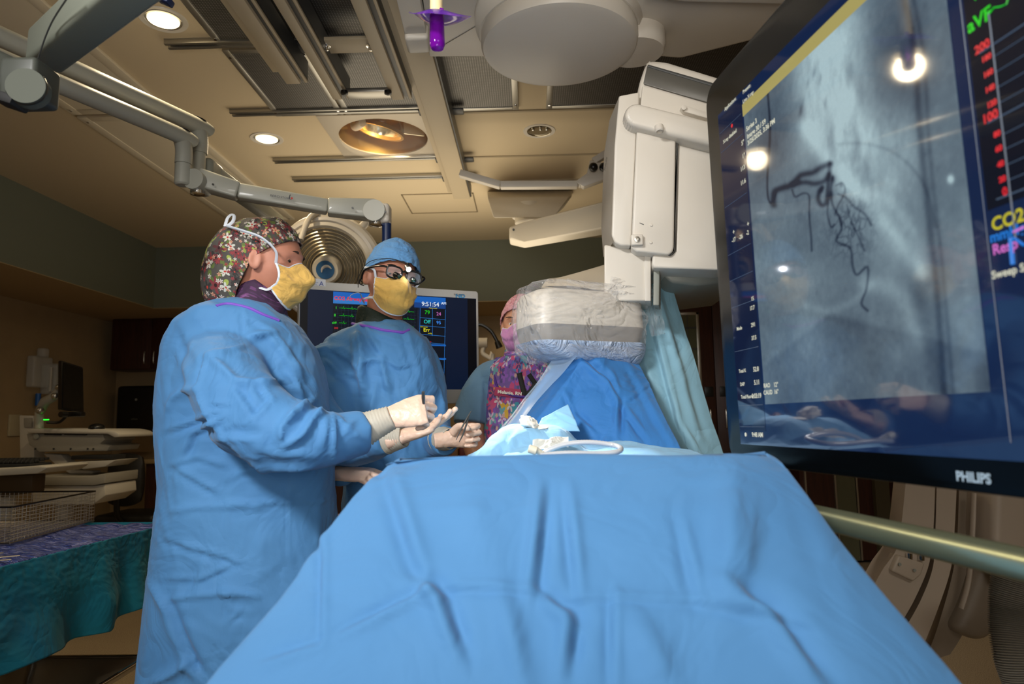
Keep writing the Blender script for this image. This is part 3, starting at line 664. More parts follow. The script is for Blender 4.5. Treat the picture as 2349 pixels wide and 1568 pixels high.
for j in range(15):
    row = []
    for i in range(49):
        a = 2 * math.pi * i / 48; rr_ = r0 + (0.056 + 0.012 * math.cos(a)) * j / 14
        x = math.cos(a) * rr_; y = math.sin(a) * rr_
        k = j / 14; row.append(hc + Vector((x - 0.004 * k, y, 0.46 * y * k - 0.16 * x * k * (1 if x > 0 else 0.2) + 0.010 * k * k * math.cos(2 * a) + 0.004 * math.sin(3 * a) * k)))
    G.append(row)
pm2 = NT('purple_film'); pm2.set(color=s2l('#7c2ec8'), rough=0.1, alpha=0.85, spec=0.8, trans=0.2)
bm = BM(); sheet(bm, G, 0.0009); obj('splash_flange', bm, pm2.m, t)
bm = BM(); bx(bm, hc + Vector((0.012, -r0 * 1.0, 0.004)), (0.009, 0.003, 0.009), Matrix.Rotation(R(20), 3, 'Y'), 0.001); obj('clip', bm, pm.m, t)
# lamp head above the frame, carrying the handle
bm = BM(); lathe(bm, [(0.02, 0.0), (0.2, 0.01), (0.27, 0.04), (0.28, 0.08), (0.2, 0.13), (0.05, 0.16), (0.02, 0.3), (0.02, CZ - hc.z - 0.29)], hc + Vector((0, 0, 0.29)), (0, 0, 1), 40); obj('lamp_head', bm, M_white, t)

# ------------------------------------------------------------------ support arm (branded) that carries the small monitor
ARMD = 2.75
t = thing('ceiling_support_arm', 'pale grey jointed ceiling arm with small brand lettering carrying the small monitor', 'support arm', W(443, 410, 2.55))
J0 = W(443, 410, 2.55); J1 = W(858, 482, ARMD)
def slab(bm, a, b, ha, hb, wa, wb, n=1, bev=0.008):
    """tapered box between a and b; heights (z) and widths (horizontal)"""
    a, b = Vector(a), Vector(b); d = (b - a); s = Vector((d.y, -d.x, 0)).normalized(); u = s.cross(d.normalized()); u = u if u.z > 0 else -u
    t_ = BM(); rings = []
    for p, h_, w_ in ((a, ha, wa), (b, hb, wb)): rings.append([t_.verts.new(p + s * w_ / 2 * i + u * h_ / 2 * j) for i, j in ((-1, -1), (1, -1), (1, 1), (-1, 1))])
    for k in range(4): t_.faces.new((rings[0][k], rings[0][(k + 1) % 4], rings[1][(k + 1) % 4], rings[1][k]))
    t_.faces.new(list(reversed(rings[0]))); t_.faces.new(rings[1]); bmesh.ops.recalc_face_normals(t_, faces=list(t_.faces))
    bmesh.ops.bevel(t_, geom=list(t_.edges), offset=bev, segments=3, affect='EDGES', profile=0.5); add_mesh(bm, t_)
Jm = W(548, 440, 2.6); Jn = W(752, 475, 2.7)
bm = BM(); slab(bm, W(455, 411, 2.555), Jm, 0.075, 0.066, 0.08, 0.07); obj('inner_knuckle', bm, M_armgrey, t)
bm = BM(); slab(bm, Jm, Jn, 0.060, 0.056, 0.062, 0.06); tr = obj('arm_tube', bm, M_armgrey, t)
bm = BM(); slab(bm, Jn, W(860, 483, ARMD), 0.066, 0.082, 0.066, 0.08); obj('outer_knuckle', bm, M_armgrey, t)
for (px, py, Y, rr_, nm) in ((443, 410, 2.50, 25, 'joint_disc'), (858, 482, 2.70, 26, 'joint_disc')):
    p = W(px, py, Y); r = rr_ * Y / FPX
    obj(nm, lathe(BM(), [(r, 0.0), (r, 0.10), (r * 0.96, 0.104)], p + Vector((0, -0.004, 0)), (0, 1, 0), 36), M_armgrey, t)
    obj('chrome_cap', lathe(BM(), [(r * 0.7, 0), (r * 0.7, 0.012), (r * 0.4, 0.016)], p + Vector((0, 0.04, -r * 0.9)), (0, 0, -1), 24), M_chrome, t)
bm = BM(); e = W(886, 500, ARMD); box2(bm, (e.x - 0.035, e.y - 0.035, W(886, 514, ARMD).z), (e.x + 0.018, e.y + 0.035, W(886, 470, ARMD).z), 0.014, 4); obj('elbow_block', bm, M_white, t)
bm = BM(); e0 = W(887, 513, ARMD); cyl(bm, e0, (e0.x, e0.y, W(887, 700, ARMD).z), 0.0195, 24); obj('drop_post', bm, mat('navy_sleeve', '#12274f', 0.4), t, label='dark blue drop post')
for px, py, Y in ((489, 423, 2.52), (809, 477, 2.66), (884, 486, 2.7), (414, 397, 2.5)):
    p = W(px, py, Y); obj('screw', cyl(BM(), p, p + Vector((0, -0.004, 0)), 0.004, 10), M_dgrey, t)
A = (Jn - Jm).normalized()
bmx = BM(); p = W(622, 452, 2.60) - Vector((0, 0.012, 0)); text_bm(bmx, 'BERCHTOLD', p, A, (0, 0, 1), 0.0085, sx=1.22); obj('brand_lettering', bmx, mat('navy_print', '#1c2436', 0.5), tr)
bmx = BM(); p = W(665, 458, 2.60) - Vector((0, 0.012, 0)); tube(bmx, [p, p + Vector((0.005, 0, 0.017))], 0.0018, 6); obj('brand_mark', bmx, mat('navy_print', '#1c2436', 0.5), tr)
bmx = BM(); p = W(672, 457, 2.60) - Vector((0, 0.012, 0)); lathe(bmx, [(0.0045, 0), (0.0045, 0.001)], p, (0, -1, 0), 16); obj('brand_dot', bmx, mat('red_print', '#a8281e', 0.5), tr)
# front vertical knuckle + long horizontal boom
b0 = W(423, 315, 2.5)
bm = BM(); tube(bm, smooth_path([b0 + (PZ(0, 136, b0.z) - b0) * 1.5, b0 + (PZ(0, 136, b0.z) - b0) * 0.08, (b0.x - 0.012, b0.y, b0.z - 0.01), (b0.x, b0.y, b0.z - 0.05), (b0.x, b0.y, W(423, 376, 2.5).z)], 5), 0.031, 20); obj('boom', bm, M_armgrey, t)
bm = BM(); cyl(bm, (b0.x, b0.y, W(423, 374, 2.5).z), (b0.x, b0.y, W(423, 425, 2.5).z), 0.0295, 24, bev=0.006); obj('swivel', bm, M_armgrey, t)
bm = BM(); lathe(bm, [(0.033, 0), (0.033, 0.004)], (b0.x - 0.01, b0.y, b0.z + 0.029), (0.3, 0, 1), 24); obj('boom_cap', bm, M_black, t)

_e = b0 + (PZ(0, 136, b0.z) - b0) * 1.48; bm = BM(); cyl(bm, _e, (_e.x, _e.y, CZ - 0.002), 0.035, 18); obj('ceiling_post', bm, M_armgrey, t)
# second arm behind, carrying the round surgical lamp
t = thing('lamp_support_arm', 'grey double-jointed ceiling boom running behind the branded arm to the round lamp', 'support arm', W(460, 280, 2.62))
b1 = W(459, 290, 2.62)
bm = BM(); tube(bm, smooth_path([b1 + (PZ(0, 84, b1.z) - b1) * 1.5, b1 + (PZ(0, 84, b1.z) - b1) * 0.08, (b1.x - 0.012, b1.y, b1.z - 0.01), (b1.x, b1.y, b1.z - 0.05), (b1.x, b1.y, W(459, 352, 2.62).z)], 5), 0.0315, 20); obj('boom', bm, M_armgrey, t)
bm = BM(); cyl(bm, (b1.x, b1.y, W(459, 350, 2.62).z), (b1.x, b1.y, W(459, 400, 2.62).z), 0.026, 24); obj('swivel', bm, M_armgrey, t)
bm = BM(); lathe(bm, [(0.034, 0), (0.034, 0.004)], (b1.x - 0.01, b1.y, b1.z + 0.03), (0.3, 0, 1), 24); obj('boom_cap', bm, M_black, t)
_e = b1 + (PZ(0, 84, b1.z) - b1) * 1.48; bm = BM(); cyl(bm, _e, (_e.x, _e.y, CZ - 0.002), 0.035, 18); obj('ceiling_post', bm, M_armgrey, t)
bm = BM(); bx(bm, W(487, 395, 2.72), (0.05, 0.12, 0.09), None, 0.02, 4); obj('knuckle', bm, M_grey, t)
bm = BM(); slab(bm, W(490, 400, 2.74), W(640, 510, 3.3), 0.07, 0.06, 0.06, 0.055, bev=0.012); obj('arm_tube', bm, M_grey, t)
bm = BM(); tube(bm, smooth_path([W(738, 485, 3.25), W(715, 495, 3.18), W(700, 520, 3.14), W(690, 550, 3.12)], 5), 0.014, 12); obj('yoke', bm, M_cream, t)

# round surgical lamp
LD = 3.28; lc = W(748, 618, LD); t = thing('surgical_lamp', 'round ribbed-glass surgical lamp behind the two surgeons', 'surgical lamp', lc)
ax = Vector((0.02, -1.0, -0.30)).normalized(); k = LD / FPX
Ro = 131 * k; Ri = 98 * k
bm = BM(); lathe(bm, [(Ri, 0.0), (Ri * 1.05, 0.012), (Ro * 0.90, 0.0), (Ro * 0.98, -0.02), (Ro, -0.05), (Ro * 0.9, -0.10), (Ro * 0.5, -0.15), (0.02, -0.16)], lc, ax, 64, False); obj('lamp_shell', bm, M_cream, t)
bm = BM(); lathe(bm, [(Ro * 0.93, 0.006), (Ro * 0.88, 0.012), (Ro * 0.86, 0.009)], lc, ax, 64, False); obj('shell_ridge', bm, M_white, t)
lm = NT('ribbed_lamp_glass'); 
wv = lm.node('ShaderNodeTexCoord').outputs['Object']; lm.set(color=s2l('#b0a998'), rough=0.28, metal=0.6, normal=lm.bump(lm.noise(110, 2, wv), 0.35, 0.003))
prof = []
nr = 9
for i in range(nr):
    r_ = Ri * (1 - 0.72 * i / nr); r__ = Ri * (1 - 0.72 * (i + 1) / nr); d_ = -0.05 * (1 - ((nr - i) / nr) ** 2) - 0.004
    prof += [(r_, d_), (r_ - 0.002, d_ + 0.006), (r__ + 0.001, d_ - 0.004)]
bm = BM(); lathe(bm, prof + [(0.05, -0.055)], lc, ax, 72, False); obj('lamp_lens', bm, lm.m, t)
bm = BM(); 
for i in range(nr): r_ = Ri * (1 - 0.72 * i / nr); lathe(bm, [(r_, 0.001 - 0.05 * (i / nr) * 0.6), (r_ - 0.004, 0.003 - 0.05 * (i / nr) * 0.6), (r_ - 0.007, 0.0 - 0.05 * (i / nr) * 0.6)], lc, ax, 64, False)
obj('lens_ribs', bm, mat('lens_rib_metal', '#b9ad95', 0.22, 0.9), t)
bm = BM(); lathe(bm, [(Ri * 0.34, -0.03), (Ri * 0.34, 0.0), (Ri * 0.30, 0.012), (0.001, 0.014)], lc, ax, 40, False); obj('hub', bm, M_cream, t)
bm = BM(); lathe(bm, [(Ri * 0.22, 0.014), (Ri * 0.22, 0.018), (0.001, 0.018)], lc, ax, 32, False); obj('hub_badge', bm, mat('blue_badge', '#2d5c86', 0.4), t)
bm = BM(); pts_ = [lc + ax * 0.02 + Vector((math.cos(a_) * Ri * 0.12 + Ri * 0.04, 0, math.sin(a_) * Ri * 0.12 - Ri * 0.03)) for a_ in np.linspace(0.4, 3.4, 12)]; tube(bm, pts_, [0.002 + 0.006 * math.sin(math.pi * i / 11) for i in range(12)], 8); obj('badge_swoosh', bm, M_white, t)
bm = BM(); cyl(bm, lc + Vector((Ro * 0.6, 0, Ro * 0.72)), lc + Vector((Ro * 0.75, 0.03, Ro * 0.95)), 0.02, 16); obj('side_lug', bm, M_cream, t)

# near foreground arm, top left
t = thing('near_support_arm', 'blurred grey square-section ceiling arm with round joint, nearest in the top left corner', 'support arm', W(60, 200, 1.3))
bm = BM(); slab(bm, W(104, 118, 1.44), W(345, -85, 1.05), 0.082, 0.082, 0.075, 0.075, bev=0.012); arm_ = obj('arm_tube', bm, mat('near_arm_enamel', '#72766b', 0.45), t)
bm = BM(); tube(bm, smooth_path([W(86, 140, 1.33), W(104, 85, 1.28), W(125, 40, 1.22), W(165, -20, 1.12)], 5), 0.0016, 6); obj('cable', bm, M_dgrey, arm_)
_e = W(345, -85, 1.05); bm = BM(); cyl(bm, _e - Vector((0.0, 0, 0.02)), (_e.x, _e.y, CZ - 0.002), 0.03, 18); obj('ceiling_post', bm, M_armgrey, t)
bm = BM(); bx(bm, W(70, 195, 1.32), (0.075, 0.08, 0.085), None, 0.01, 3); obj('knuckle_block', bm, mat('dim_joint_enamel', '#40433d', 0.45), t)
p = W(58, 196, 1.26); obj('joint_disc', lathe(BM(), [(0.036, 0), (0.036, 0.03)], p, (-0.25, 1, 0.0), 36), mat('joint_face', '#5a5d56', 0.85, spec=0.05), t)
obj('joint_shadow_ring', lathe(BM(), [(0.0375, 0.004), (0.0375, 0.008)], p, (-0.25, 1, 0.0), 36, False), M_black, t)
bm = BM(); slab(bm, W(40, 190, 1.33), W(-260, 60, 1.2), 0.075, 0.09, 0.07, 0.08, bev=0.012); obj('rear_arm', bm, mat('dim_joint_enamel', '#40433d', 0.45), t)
bm = BM(); bx(bm, W(22, 232, 1.3), (0.05, 0.05, 0.02), Matrix.Rotation(R(20), 3, 'Y'), 0.004); obj('rubber_stop', bm, M_blackm, t)
bm = BM(); bx(bm, W(378, 0, 1.5), (0.035, 0.03, 0.016), Matrix.Rotation(R(25), 3, 'Y'), 0.004); tube(bm, [W(378, -8, 1.5), W(372, -60, 1.5)], 0.003, 8)
o = obj('camera_puck', bm, mat('navy_sleeve', '#12274f', 0.4)); tag(o, 'tiny dark blue and silver fitting poking in at the top edge beside the downlight', 'fitting')

# ------------------------------------------------------------------ radiation shield arm and its mount, centre right
t = thing('shield_arm', 'thin pale bent ceiling arm with two black knobs, running toward the white machine column', 'support arm', W(1150, 430, 3.6))
D_ = 3.5
bm = BM(); pth = [W(1055, 398, D_), W(1148, 425, D_), W(1325, 424, D_), W(1352, 405, D_), W(1360, 372, D_), W(1392, 352, D_)]
for a_, b_ in zip(pth[:-1], pth[1:]): slab(bm, a_, b_, 0.035, 0.035, 0.05, 0.05, bev=0.005)
obj('arm_tube', bm, M_white, t)
bm = BM(); prism(bm, [W(1322, 418, D_ - .03), W(1352, 398, D_ - .03), W(1362, 372, D_ - .03), W(1420, 372, D_ - .03), W(1420, 398, D_ - .03), W(1340, 428, D_ - .03)], (0, 0.05, 0), 0.004); obj('arm_end', bm, M_white, t)
for px in (1361, 1385): obj('knob', sph(BM(), W(px, 383, D_ - 0.07), 0.0235, n=24), M_black, t)
t = thing('ceiling_mount', 'pale tapered ceiling mount with round collar under the bent arm', 'ceiling mount', W(1213, 470, 4.3))
D_ = 4.3; zt_ = CZ - 0.002
bm = BM(); top = [PZ(x, y, 2.66) for x, y in ((1118, 442), (1310, 440), (1300, 470), (1128, 470))]
rg = [[W(1118, 440, 4.5), W(1312, 438, 4.5), W(1312, 436, 4.7), W(1118, 438, 4.7)], [W(1118, 452, 4.15), W(1308, 450, 4.15), W(1312, 450, 4.7), W(1120, 452, 4.7)], [W(1132, 500, 4.05), W(1270, 498, 4.05), W(1290, 480, 4.7), W(1132, 482, 4.7)]]
loft(bm, rg); bmesh.ops.bevel(bm, geom=list(bm.edges), offset=0.012, segments=2, affect='EDGES', profile=0.5); 
obj('cover', bm, M_cream, t)
bm = BM(); cyl(bm, W(1213, 470, 4.2), (W(1213, 470, 4.2).x, 4.2, W(1213, 512, 4.2).z), 0.09, 32); obj('collar', bm, M_cream, t)
bm = BM(); cyl(bm, (W(1213, 500, 4.2).x, 4.2, W(1213, 490, 4.2).z), (W(1213, 500, 4.2).x, 4.2, W(1213, 498, 4.2).z), 0.105, 32); obj('collar_ring', bm, M_white, t)
t = thing('ceiling_boom', 'wide pale ceiling boom slanting up behind the white machine column', 'support arm', W(1213, 520, 4.1))
bm = BM(); prism(bm, [W(1168, 520, 4.05), W(1200, 509, 4.05), W(1520, 425, 3.2), W(1520, 500, 3.2), W(1205, 556, 4.05), W(1168, 548, 4.05)], (0, 0.14, 0), 0.012, 3); obj('boom_tube', bm, M_cream, t)
for px, py in ((1178, 527), (1210, 518)): p = W(px, py, 4.04); obj('screw', cyl(BM(), p, p + Vector((0, -0.006, 0)), 0.007, 10), M_dgrey, t)
# pale arm seen just above the bagged detector
t = thing('lower_boom', 'cream slanted arm segment emerging behind the plastic-wrapped detector', 'support arm', W(1290, 640, 3.0))
bm = BM(); prism(bm, [W(1240, 660, 3.0), W(1255, 638, 3.0), W(1300, 633, 3.0), W(1400, 600, 2.6), W(1475, 590, 2.3), W(1475, 660, 2.3), W(1400, 670, 2.6)], (0, 0.12, 0), 0.01, 3); obj('boom_tube', bm, M_cream, t)
# ------------------------------------------------------------------ C-arm: column, detector, lower C
CD = 2.0
def poly(l, Y): return [W(x, y, Y) for x, y in l]
def pslab(name, l, Y, dep, parent, m=None, bev=0.008, label=None, seg=3):
    bm = BM(); prism(bm, poly(l, Y), (0.02, dep, 0), bev, seg); return obj(name, bm, m or M_white, parent, 35, label)
carm = thing('x_ray_arm', 'tall white x-ray arm column left of the huge monitor, with a rounded rail across it', 'medical equipment', W(1440, 660, CD))
pslab('top_housing', [(1482, 142), (1490, 134), (1530, 138), (1720, 196), (1720, 330), (1456, 262), (1466, 190)], CD + 0.03, 0.30, carm, bev=0.02)
pslab('top_window_band', [(1484, 149), (1720, 222), (1712, 262), (1474, 193)], CD + 0.024, 0.02, carm, mat('smoked_grey_band', '#5c5a55', 0.3, 0.3), 0.004)
pslab('top_window_shadow', [(1486, 147), (1720, 214), (1720, 224), (1483, 153)], CD + 0.022, 0.02, carm, M_dgrey, 0.003)
pslab('upper_face', [(1474, 194), (1720, 264), (1720, 400), (1462, 300)], CD + 0.012, 0.25, carm, bev=0.006)
pslab('left_shroud', [(1420, 219), (1467, 210), (1466, 250), (1460, 300), (1448, 563), (1424, 563), (1410, 556), (1403, 540), (1410, 330)], CD + 0.0, 0.28, carm, bev=0.006)
bm = BM(); loft(bm, [[W(1421, 219, CD + 0.004), W(1411, 330, CD + 0.004), W(1404, 538, CD + 0.004), W(1406, 556, CD + 0.004)], [W(1398, 276, CD + 0.16), W(1386, 350, CD + 0.16), W(1379, 520, CD + 0.16), W(1384, 590, CD + 0.16)]], closed=False, caps=False)
bmesh.ops.solidify(bm, geom=list(bm.faces), thickness=0.02); obj('side_cover', bm, M_white, carm)
bm = BM(); q = W(1394, 425, CD + 0.085); text_bm(bm, 'PHILIPS', W(1392.5, 388, CD + 0.10), (W(1396, 350, CD + 0.06) - W(1392.5, 388, CD + 0.10)), (-0.3, -0.4, 0.1), 0.012, sx=0.9)
pslab('centre_panel', [(1461, 286), (1551, 308), (1546, 570), (1541, 580), (1532, 584), (1460, 577), (1448, 568)], CD - 0.014, 0.20, carm, bev=0.007)
pslab('panel_gap', [(1552, 308), (1557, 310), (1549, 572), (1538, 586), (1532, 584), (1545, 574)], CD - 0.004, 0.1, carm, mat('gap_shadow_plastic', '#5f5c57', 0.6), 0.002)
pslab('right_panel', [(1556, 310), (1720, 350), (1730, 610), (1650, 619), (1500, 614), (1496, 606), (1498, 582), (1540, 586), (1551, 575)], CD + 0.006, 0.24, carm, bev=0.006)
# rail
bm = BM(); A_, B_ = W(1462, 262, CD - 0.05), W(1720, 326, CD - 0.05)
d = (B_ - A_).normalized(); u = Vector((0, -1, 0)).cross(d).normalized(); u = u if u.z > 0 else -u; r = 0.036; P = []
for a_ in np.linspace(90, 270, 14): P.append(A_ + d * r * math.cos(R(a_)) * 1.0 + u * r * math.sin(R(a_)))
P += [B_ - u * r, B_ + u * r]
prism(bm, P, (0, 0.075, 0), 0.014, 4); rl = obj('rail', bm, M_white, carm, 40)
p = W(1512, 292, CD - 0.055); obj('rail_screw_boss', lathe(BM(), [(0.013, -0.004), (0.013, 0.012), (0.009, 0.016), (0.009, 0.010), (0.001, 0.010)], p, (0, -0.3, -1), 20), M_white, rl)
bm = BM(); prism(bm, poly([(1561, 246), (1572, 240), (1640, 262), (1640, 276), (1570, 256)], CD - 0.01), (0, 0.04, 0), 0.004); obj('recess_latch', bm, M_white, carm)
obj('latch_boss', lathe(BM(), [(0.008, 0.0), (0.008, 0.006), (0.004, 0.007)], W(1568, 248, CD - 0.012), (0, -1, 0), 18), M_white, carm)
p = W(1461, 551, CD - 0.02); bm = BM(); bx(bm, p, (0.036, 0.02, 0.034), None, 0.005, 3); obj('lower_latch', bm, M_white, carm)
obj('latch_screw', lathe(BM(), [(0.0085, 0.0), (0.0085, 0.005), (0.004, 0.006), (0.004, 0.002), (0.001, 0.002)], W(1461, 549, CD - 0.03), (0, -1, 0), 18), M_alu, carm)
for px, py in ((1494, 516), (1493, 556)): obj('panel_dimple', lathe(BM(), [(0.005, 0.0), (0.004, 0.003), (0.001, 0.0035)], W(px, py, CD - 0.014), (0, -1, 0), 14), M_white, carm)
bm = BM(); tube(bm, [W(1467, 511, CD - 0.0145), W(1477, 515, CD - 0.0145)], 0.0012, 5); obj('scuff_mark', bm, M_dgrey, carm)
bm = BM(); c_ = W(1394, 388, CD + 0.09); text_bm(bm, 'PHILIPS', W(1391.0, 392, CD + 0.112), (W(1398, 352, CD + 0.075) - W(1391, 392, CD + 0.112)), (-0.1, 0.1, 1), 0.011, sx=0.9); 
for v in bm.verts: v.co.x -= 0.004
obj('brand_lettering', bm, M_dgrey, carm)
pslab('neck', [(1386, 560), (1492, 578), (1492, 690), (1386, 690)], CD + 0.04, 0.16, carm, bev=0.006)
pslab('neck_side', [(1478, 575), (1493, 576), (1493, 690), (1479, 690)], CD + 0.034, 0.1, carm, bev=0.002)
pslab('neck_rear_post', [(1499, 614), (1513, 616), (1512, 700), (1498, 700)], CD + 0.05, 0.08, carm, M_grey, bev=0.003)
# lower grey underside behind panel
pslab('under_arm', [(1512, 622), (1720, 616), (1720, 640), (1600, 655), (1540, 648)], CD + 0.12, 0.5, carm, M_grey, bev=0.01)
obj('under_lamp', cyl(BM(), W(1542, 620, CD + 0.1), W(1542, 625, CD + 0.1), 0.012, 16), M_white, carm)
# detector (flat panel in a plastic bag)
def detector_ring(z_py, grow, Y0=1.93):
    pass
dl = W(1236, 720, 1.93); dr = W(1490, 735, 2.09); ctr = (dl + dr) / 2; dx_ = Vector((dr.x - dl.x, dr.y - dl.y, 0)); wd_ = dx_.length; dx_.normalize(); dy_ = Vector((-dx_.y, dx_.x, 0))
zt_, zm_, zb_ = W(1340, 668, 2.02).z, W(1340, 744, 1.99).z, W(1340, 782, 1.97).z
def rring(z, w, d, r, n=7):
    P = []
    for sx, sy, s in ((1, 1, 0), (-1, 1, 90), (-1, -1, 180), (1, -1, 270)):
        for i in range(n + 1):
            a = R(s + 90 * i / n); P.append((sx * (w / 2 - r) + r * math.cos(a), sy * (d / 2 - r) + r * math.sin(a)))
    return [Vector((ctr.x, ctr.y, 0)) + dx_ * x + dy_ * (y + d0_ / 2) + Vector((0, 0, z)) for x, y in P]
d0_ = 0.20
bm = BM(); loft(bm, [rring(zt_ + 0.004, wd_ * 0.86, d0_ * 0.8, 0.05), rring(zt_ - 0.004, wd_ * 0.95, d0_ * 0.93, 0.06), rring(zt_ - 0.02, wd_ * 0.99, d0_ * 0.99, 0.055), rring(zm_, wd_, d0_, 0.05)])
det = obj('detector_body', bm, M_white, carm, 50)
bm = BM(); loft(bm, [rring(zm_, wd_ * 0.998, d0_ * 0.998, 0.05), rring(zb_ + 0.02, wd_ * 0.97, d0_ * 0.97, 0.05), rring(zb_, wd_ * 0.93, d0_ * 0.92, 0.05)]); obj('detector_band', bm, mat('warm_grey_plastic', '#8f8a84', 0.45), det)
# plastic bag over the detector
pl = NT('clear_wrinkled_plastic'); p = pl.pos()
rdg = pl.math('ABSOLUTE', pl.math('SUBTRACT', pl.noise(6, 3, p, 0.5, dist=1.2), 0.5))
nm = pl.bump(rdg, 1.0, 0.12, pl.bump(pl.noise(16, 2, p, dist=1.0), 0.5, 0.02))
fr = pl.node('ShaderNodeLayerWeight'); fr.inputs[0].default_value = 0.25; pl.put(fr.inputs['Normal'], nm)
al = pl.math('ADD', pl.math('MULTIPLY', fr.outputs['Facing'], 0.50), 0.07)
pl.set(color=(0.9, 0.9, 0.92, 1), rough=0.08, alpha=al, spec=1.0, normal=nm)
def bagpt(ring_pts, k, f):
    return ring_pts
G = []
prof = [(zt_ + 0.018, 0.80, 0.78), (zt_ + 0.025, 0.93, 0.9), (zt_ + 0.018, 1.02, 1.0), (zt_ - 0.02, 1.07, 1.06), (zm_ + 0.02, 1.075, 1.07), (zm_ - 0.02, 1.06, 1.05), (zb_ + 0.0, 1.03, 1.03), (zb_ - 0.018, 1.0, 1.0), (zb_ - 0.038, 0.86, 0.9), (zb_ - 0.045, 0.6, 0.7), (zb_ - 0.04, 0.2, 0.3)]
PZs = np.interp(np.linspace(0, 10, 44), range(11), [a[0] for a in prof]); PW = np.interp(np.linspace(0, 10, 44), range(11), [a[1] for a in prof]); PD = np.interp(np.linspace(0, 10, 44), range(11), [a[2] for a in prof])
for z, w, d in zip(PZs, PW, PD):
    row = rring(z, wd_ * w, d0_ * d, 0.05, 26); c3 = Vector((ctr.x, ctr.y, z)) + dy_ * d0_ / 2; out = []
    for v in row:
        dr_ = (v - c3); dr_.normalize(); n_ = noise.noise(v * 9) * 0.016 + (0.12 - abs(noise.noise(v * 13 + Vector((3, 1, 2))))) * 0.030 + noise.noise(v * 40) * 0.002
        sag = -0.014 * max(0, -(z - zb_) / 0.04) * (0.5 + noise.noise(v * 6))
        out.append(v + dr_ * n_ + Vector((0, 0, sag + noise.noise(v * 16) * 0.008)))
    out.append(out[0]); G.append(out)
bm = BM(); sheet(bm, G); bag = obj('plastic_bag', bm, pl.m, None, 180); tag(bag, 'clear wrinkled plastic bag wrapped around the x-ray detector', 'plastic cover')
# bag tail at the right and tuft at top
def tail(p0, p1, w0, w1, n=12, m_=9, amp=0.02, seed=0, nrm=Vector((0, -1, 0))):
    G = []; p0, p1 = Vector(p0), Vector(p1); d = (p1 - p0); s = d.cross(nrm).normalized()
    for j in range(n):
        k = j / (n - 1); c = p0.lerp(p1, k); w = w0 + (w1 - w0) * k
        G.append([c + s * w * (i / (m_ - 1) - 0.5) + nrm * (amp * noise.noise(Vector((i * 0.9 + seed, j * 0.4, seed))) + 0.5 * amp * math.sin(i * 1.7 + seed + j * 0.2)) for i in range(m_)])
    return G
bm = BM(); sheet(bm, tail(W(1490, 668, 2.10), W(1512, 768, 2.12), 0.055, 0.045, amp=0.02, seed=2)); sheet(bm, tail(W(1300, 655, 2.0), W(1400, 668, 2.05), 0.05, 0.03, amp=0.02, seed=5)); sheet(bm, tail(W(1400, 655, 2.02), W(1500, 670, 2.08), 0.05, 0.035, amp=0.024, seed=8))
o = obj('bag_tail', bm, pl.m, bag, 180)

fb = NT('bluish_bag_film'); fb.set(color=s2l('#b9cbe6'), rough=0.2, alpha=0.72, spec=0.8, normal=fb.bump(fb.math('ABSOLUTE', fb.math('SUBTRACT', fb.noise(12, 4, fb.pos(), 0.6, dist=1.5), 0.5)), 0.8, 0.05))
G = []
for j in range(16):
    k = j / 15; row = []
    for v in rring(zb_ + 0.004 - 0.052 * math.sin(k * math.pi / 2), wd_ * (1.02 - 0.42 * k ** 1.5), d0_ * (1.02 - 0.5 * k ** 1.5), 0.05, 26):
        xr = (v - ctr).dot(dx_) / wd_; row.append(v + Vector((0, 0, -0.030 * k * (0.5 + xr) + 0.006 * noise.noise(v * 20) * k)) + dx_ * 0.05 * k)
    row.append(row[0]); G.append(row)
bm = BM(); sheet(bm, G); o = obj('bag_bottom', bm, fb.m, bag, 180, 'bluish gathered bottom of the bag')
# lower C beside the table, seen under the monitor
M_cbeige = mat('beige_equipment_shell', '#b3a594', 0.42)
lc_ = thing('lower_c_arm', 'beige curved lower C of the x-ray machine beneath the huge monitor', 'medical equipment', W(2120, 1300, 1.9))
def curve_band(l0, l1, Y0, Y1, dep, m, name, bev=0.01):
    a = smooth_path([W(x, y, Y0) for x, y in l0], 6); b = smooth_path([W(x, y, Y1) for x, y in l1], 6); n = min(len(a), len(b))
    bm = BM(); rings = []
    for i in range(n): rings.append([a[i], b[i], b[i] + Vector((0.03, dep, 0)), a[i] + Vector((0.03, dep, 0))])
    loft(bm, rings); bmesh.ops.bevel(bm, geom=[e for e in bm.edges if e.calc_length() > 0.001 and len(e.link_faces) == 2 and e.calc_face_angle(0) > 0.6], offset=bev, segments=3, affect='EDGES', profile=0.5)
    return obj(name, bm, m, lc_, 40)
Yc = 1.95
curve_band([(2078, 1100), (2068, 1200), (2056, 1260), (2022, 1310), (1980, 1390)], [(2145, 1110), (2142, 1200), (2132, 1290), (2100, 1370), (2060, 1440), (2010, 1520)], Yc, Yc, 0.12, M_cbeige, 'c_front', 0.008)
curve_band([(2149, 1110), (2146, 1210), (2140, 1300), (2110, 1380), (2070, 1450)], [(2195, 1112), (2190, 1210), (2182, 1300), (2150, 1400), (2110, 1500)], Yc + 0.01, Yc + 0.01, 0.10, M_cbeige, 'c_middle', 0.006)
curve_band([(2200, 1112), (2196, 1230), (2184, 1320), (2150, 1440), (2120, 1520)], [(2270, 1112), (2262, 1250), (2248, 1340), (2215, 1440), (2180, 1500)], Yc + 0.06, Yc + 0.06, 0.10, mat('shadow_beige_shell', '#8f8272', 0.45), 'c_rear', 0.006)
bm = BM(); prism(bm, [W(x, y, Yc - 0.02) for x, y in ((2062, 1273), (2122, 1292), (2114, 1318), (2096, 1333), (2046, 1310))], (0, 0.05, 0), 0.005, 3); cv = obj('cover_plate', bm, M_cbeige, lc_)
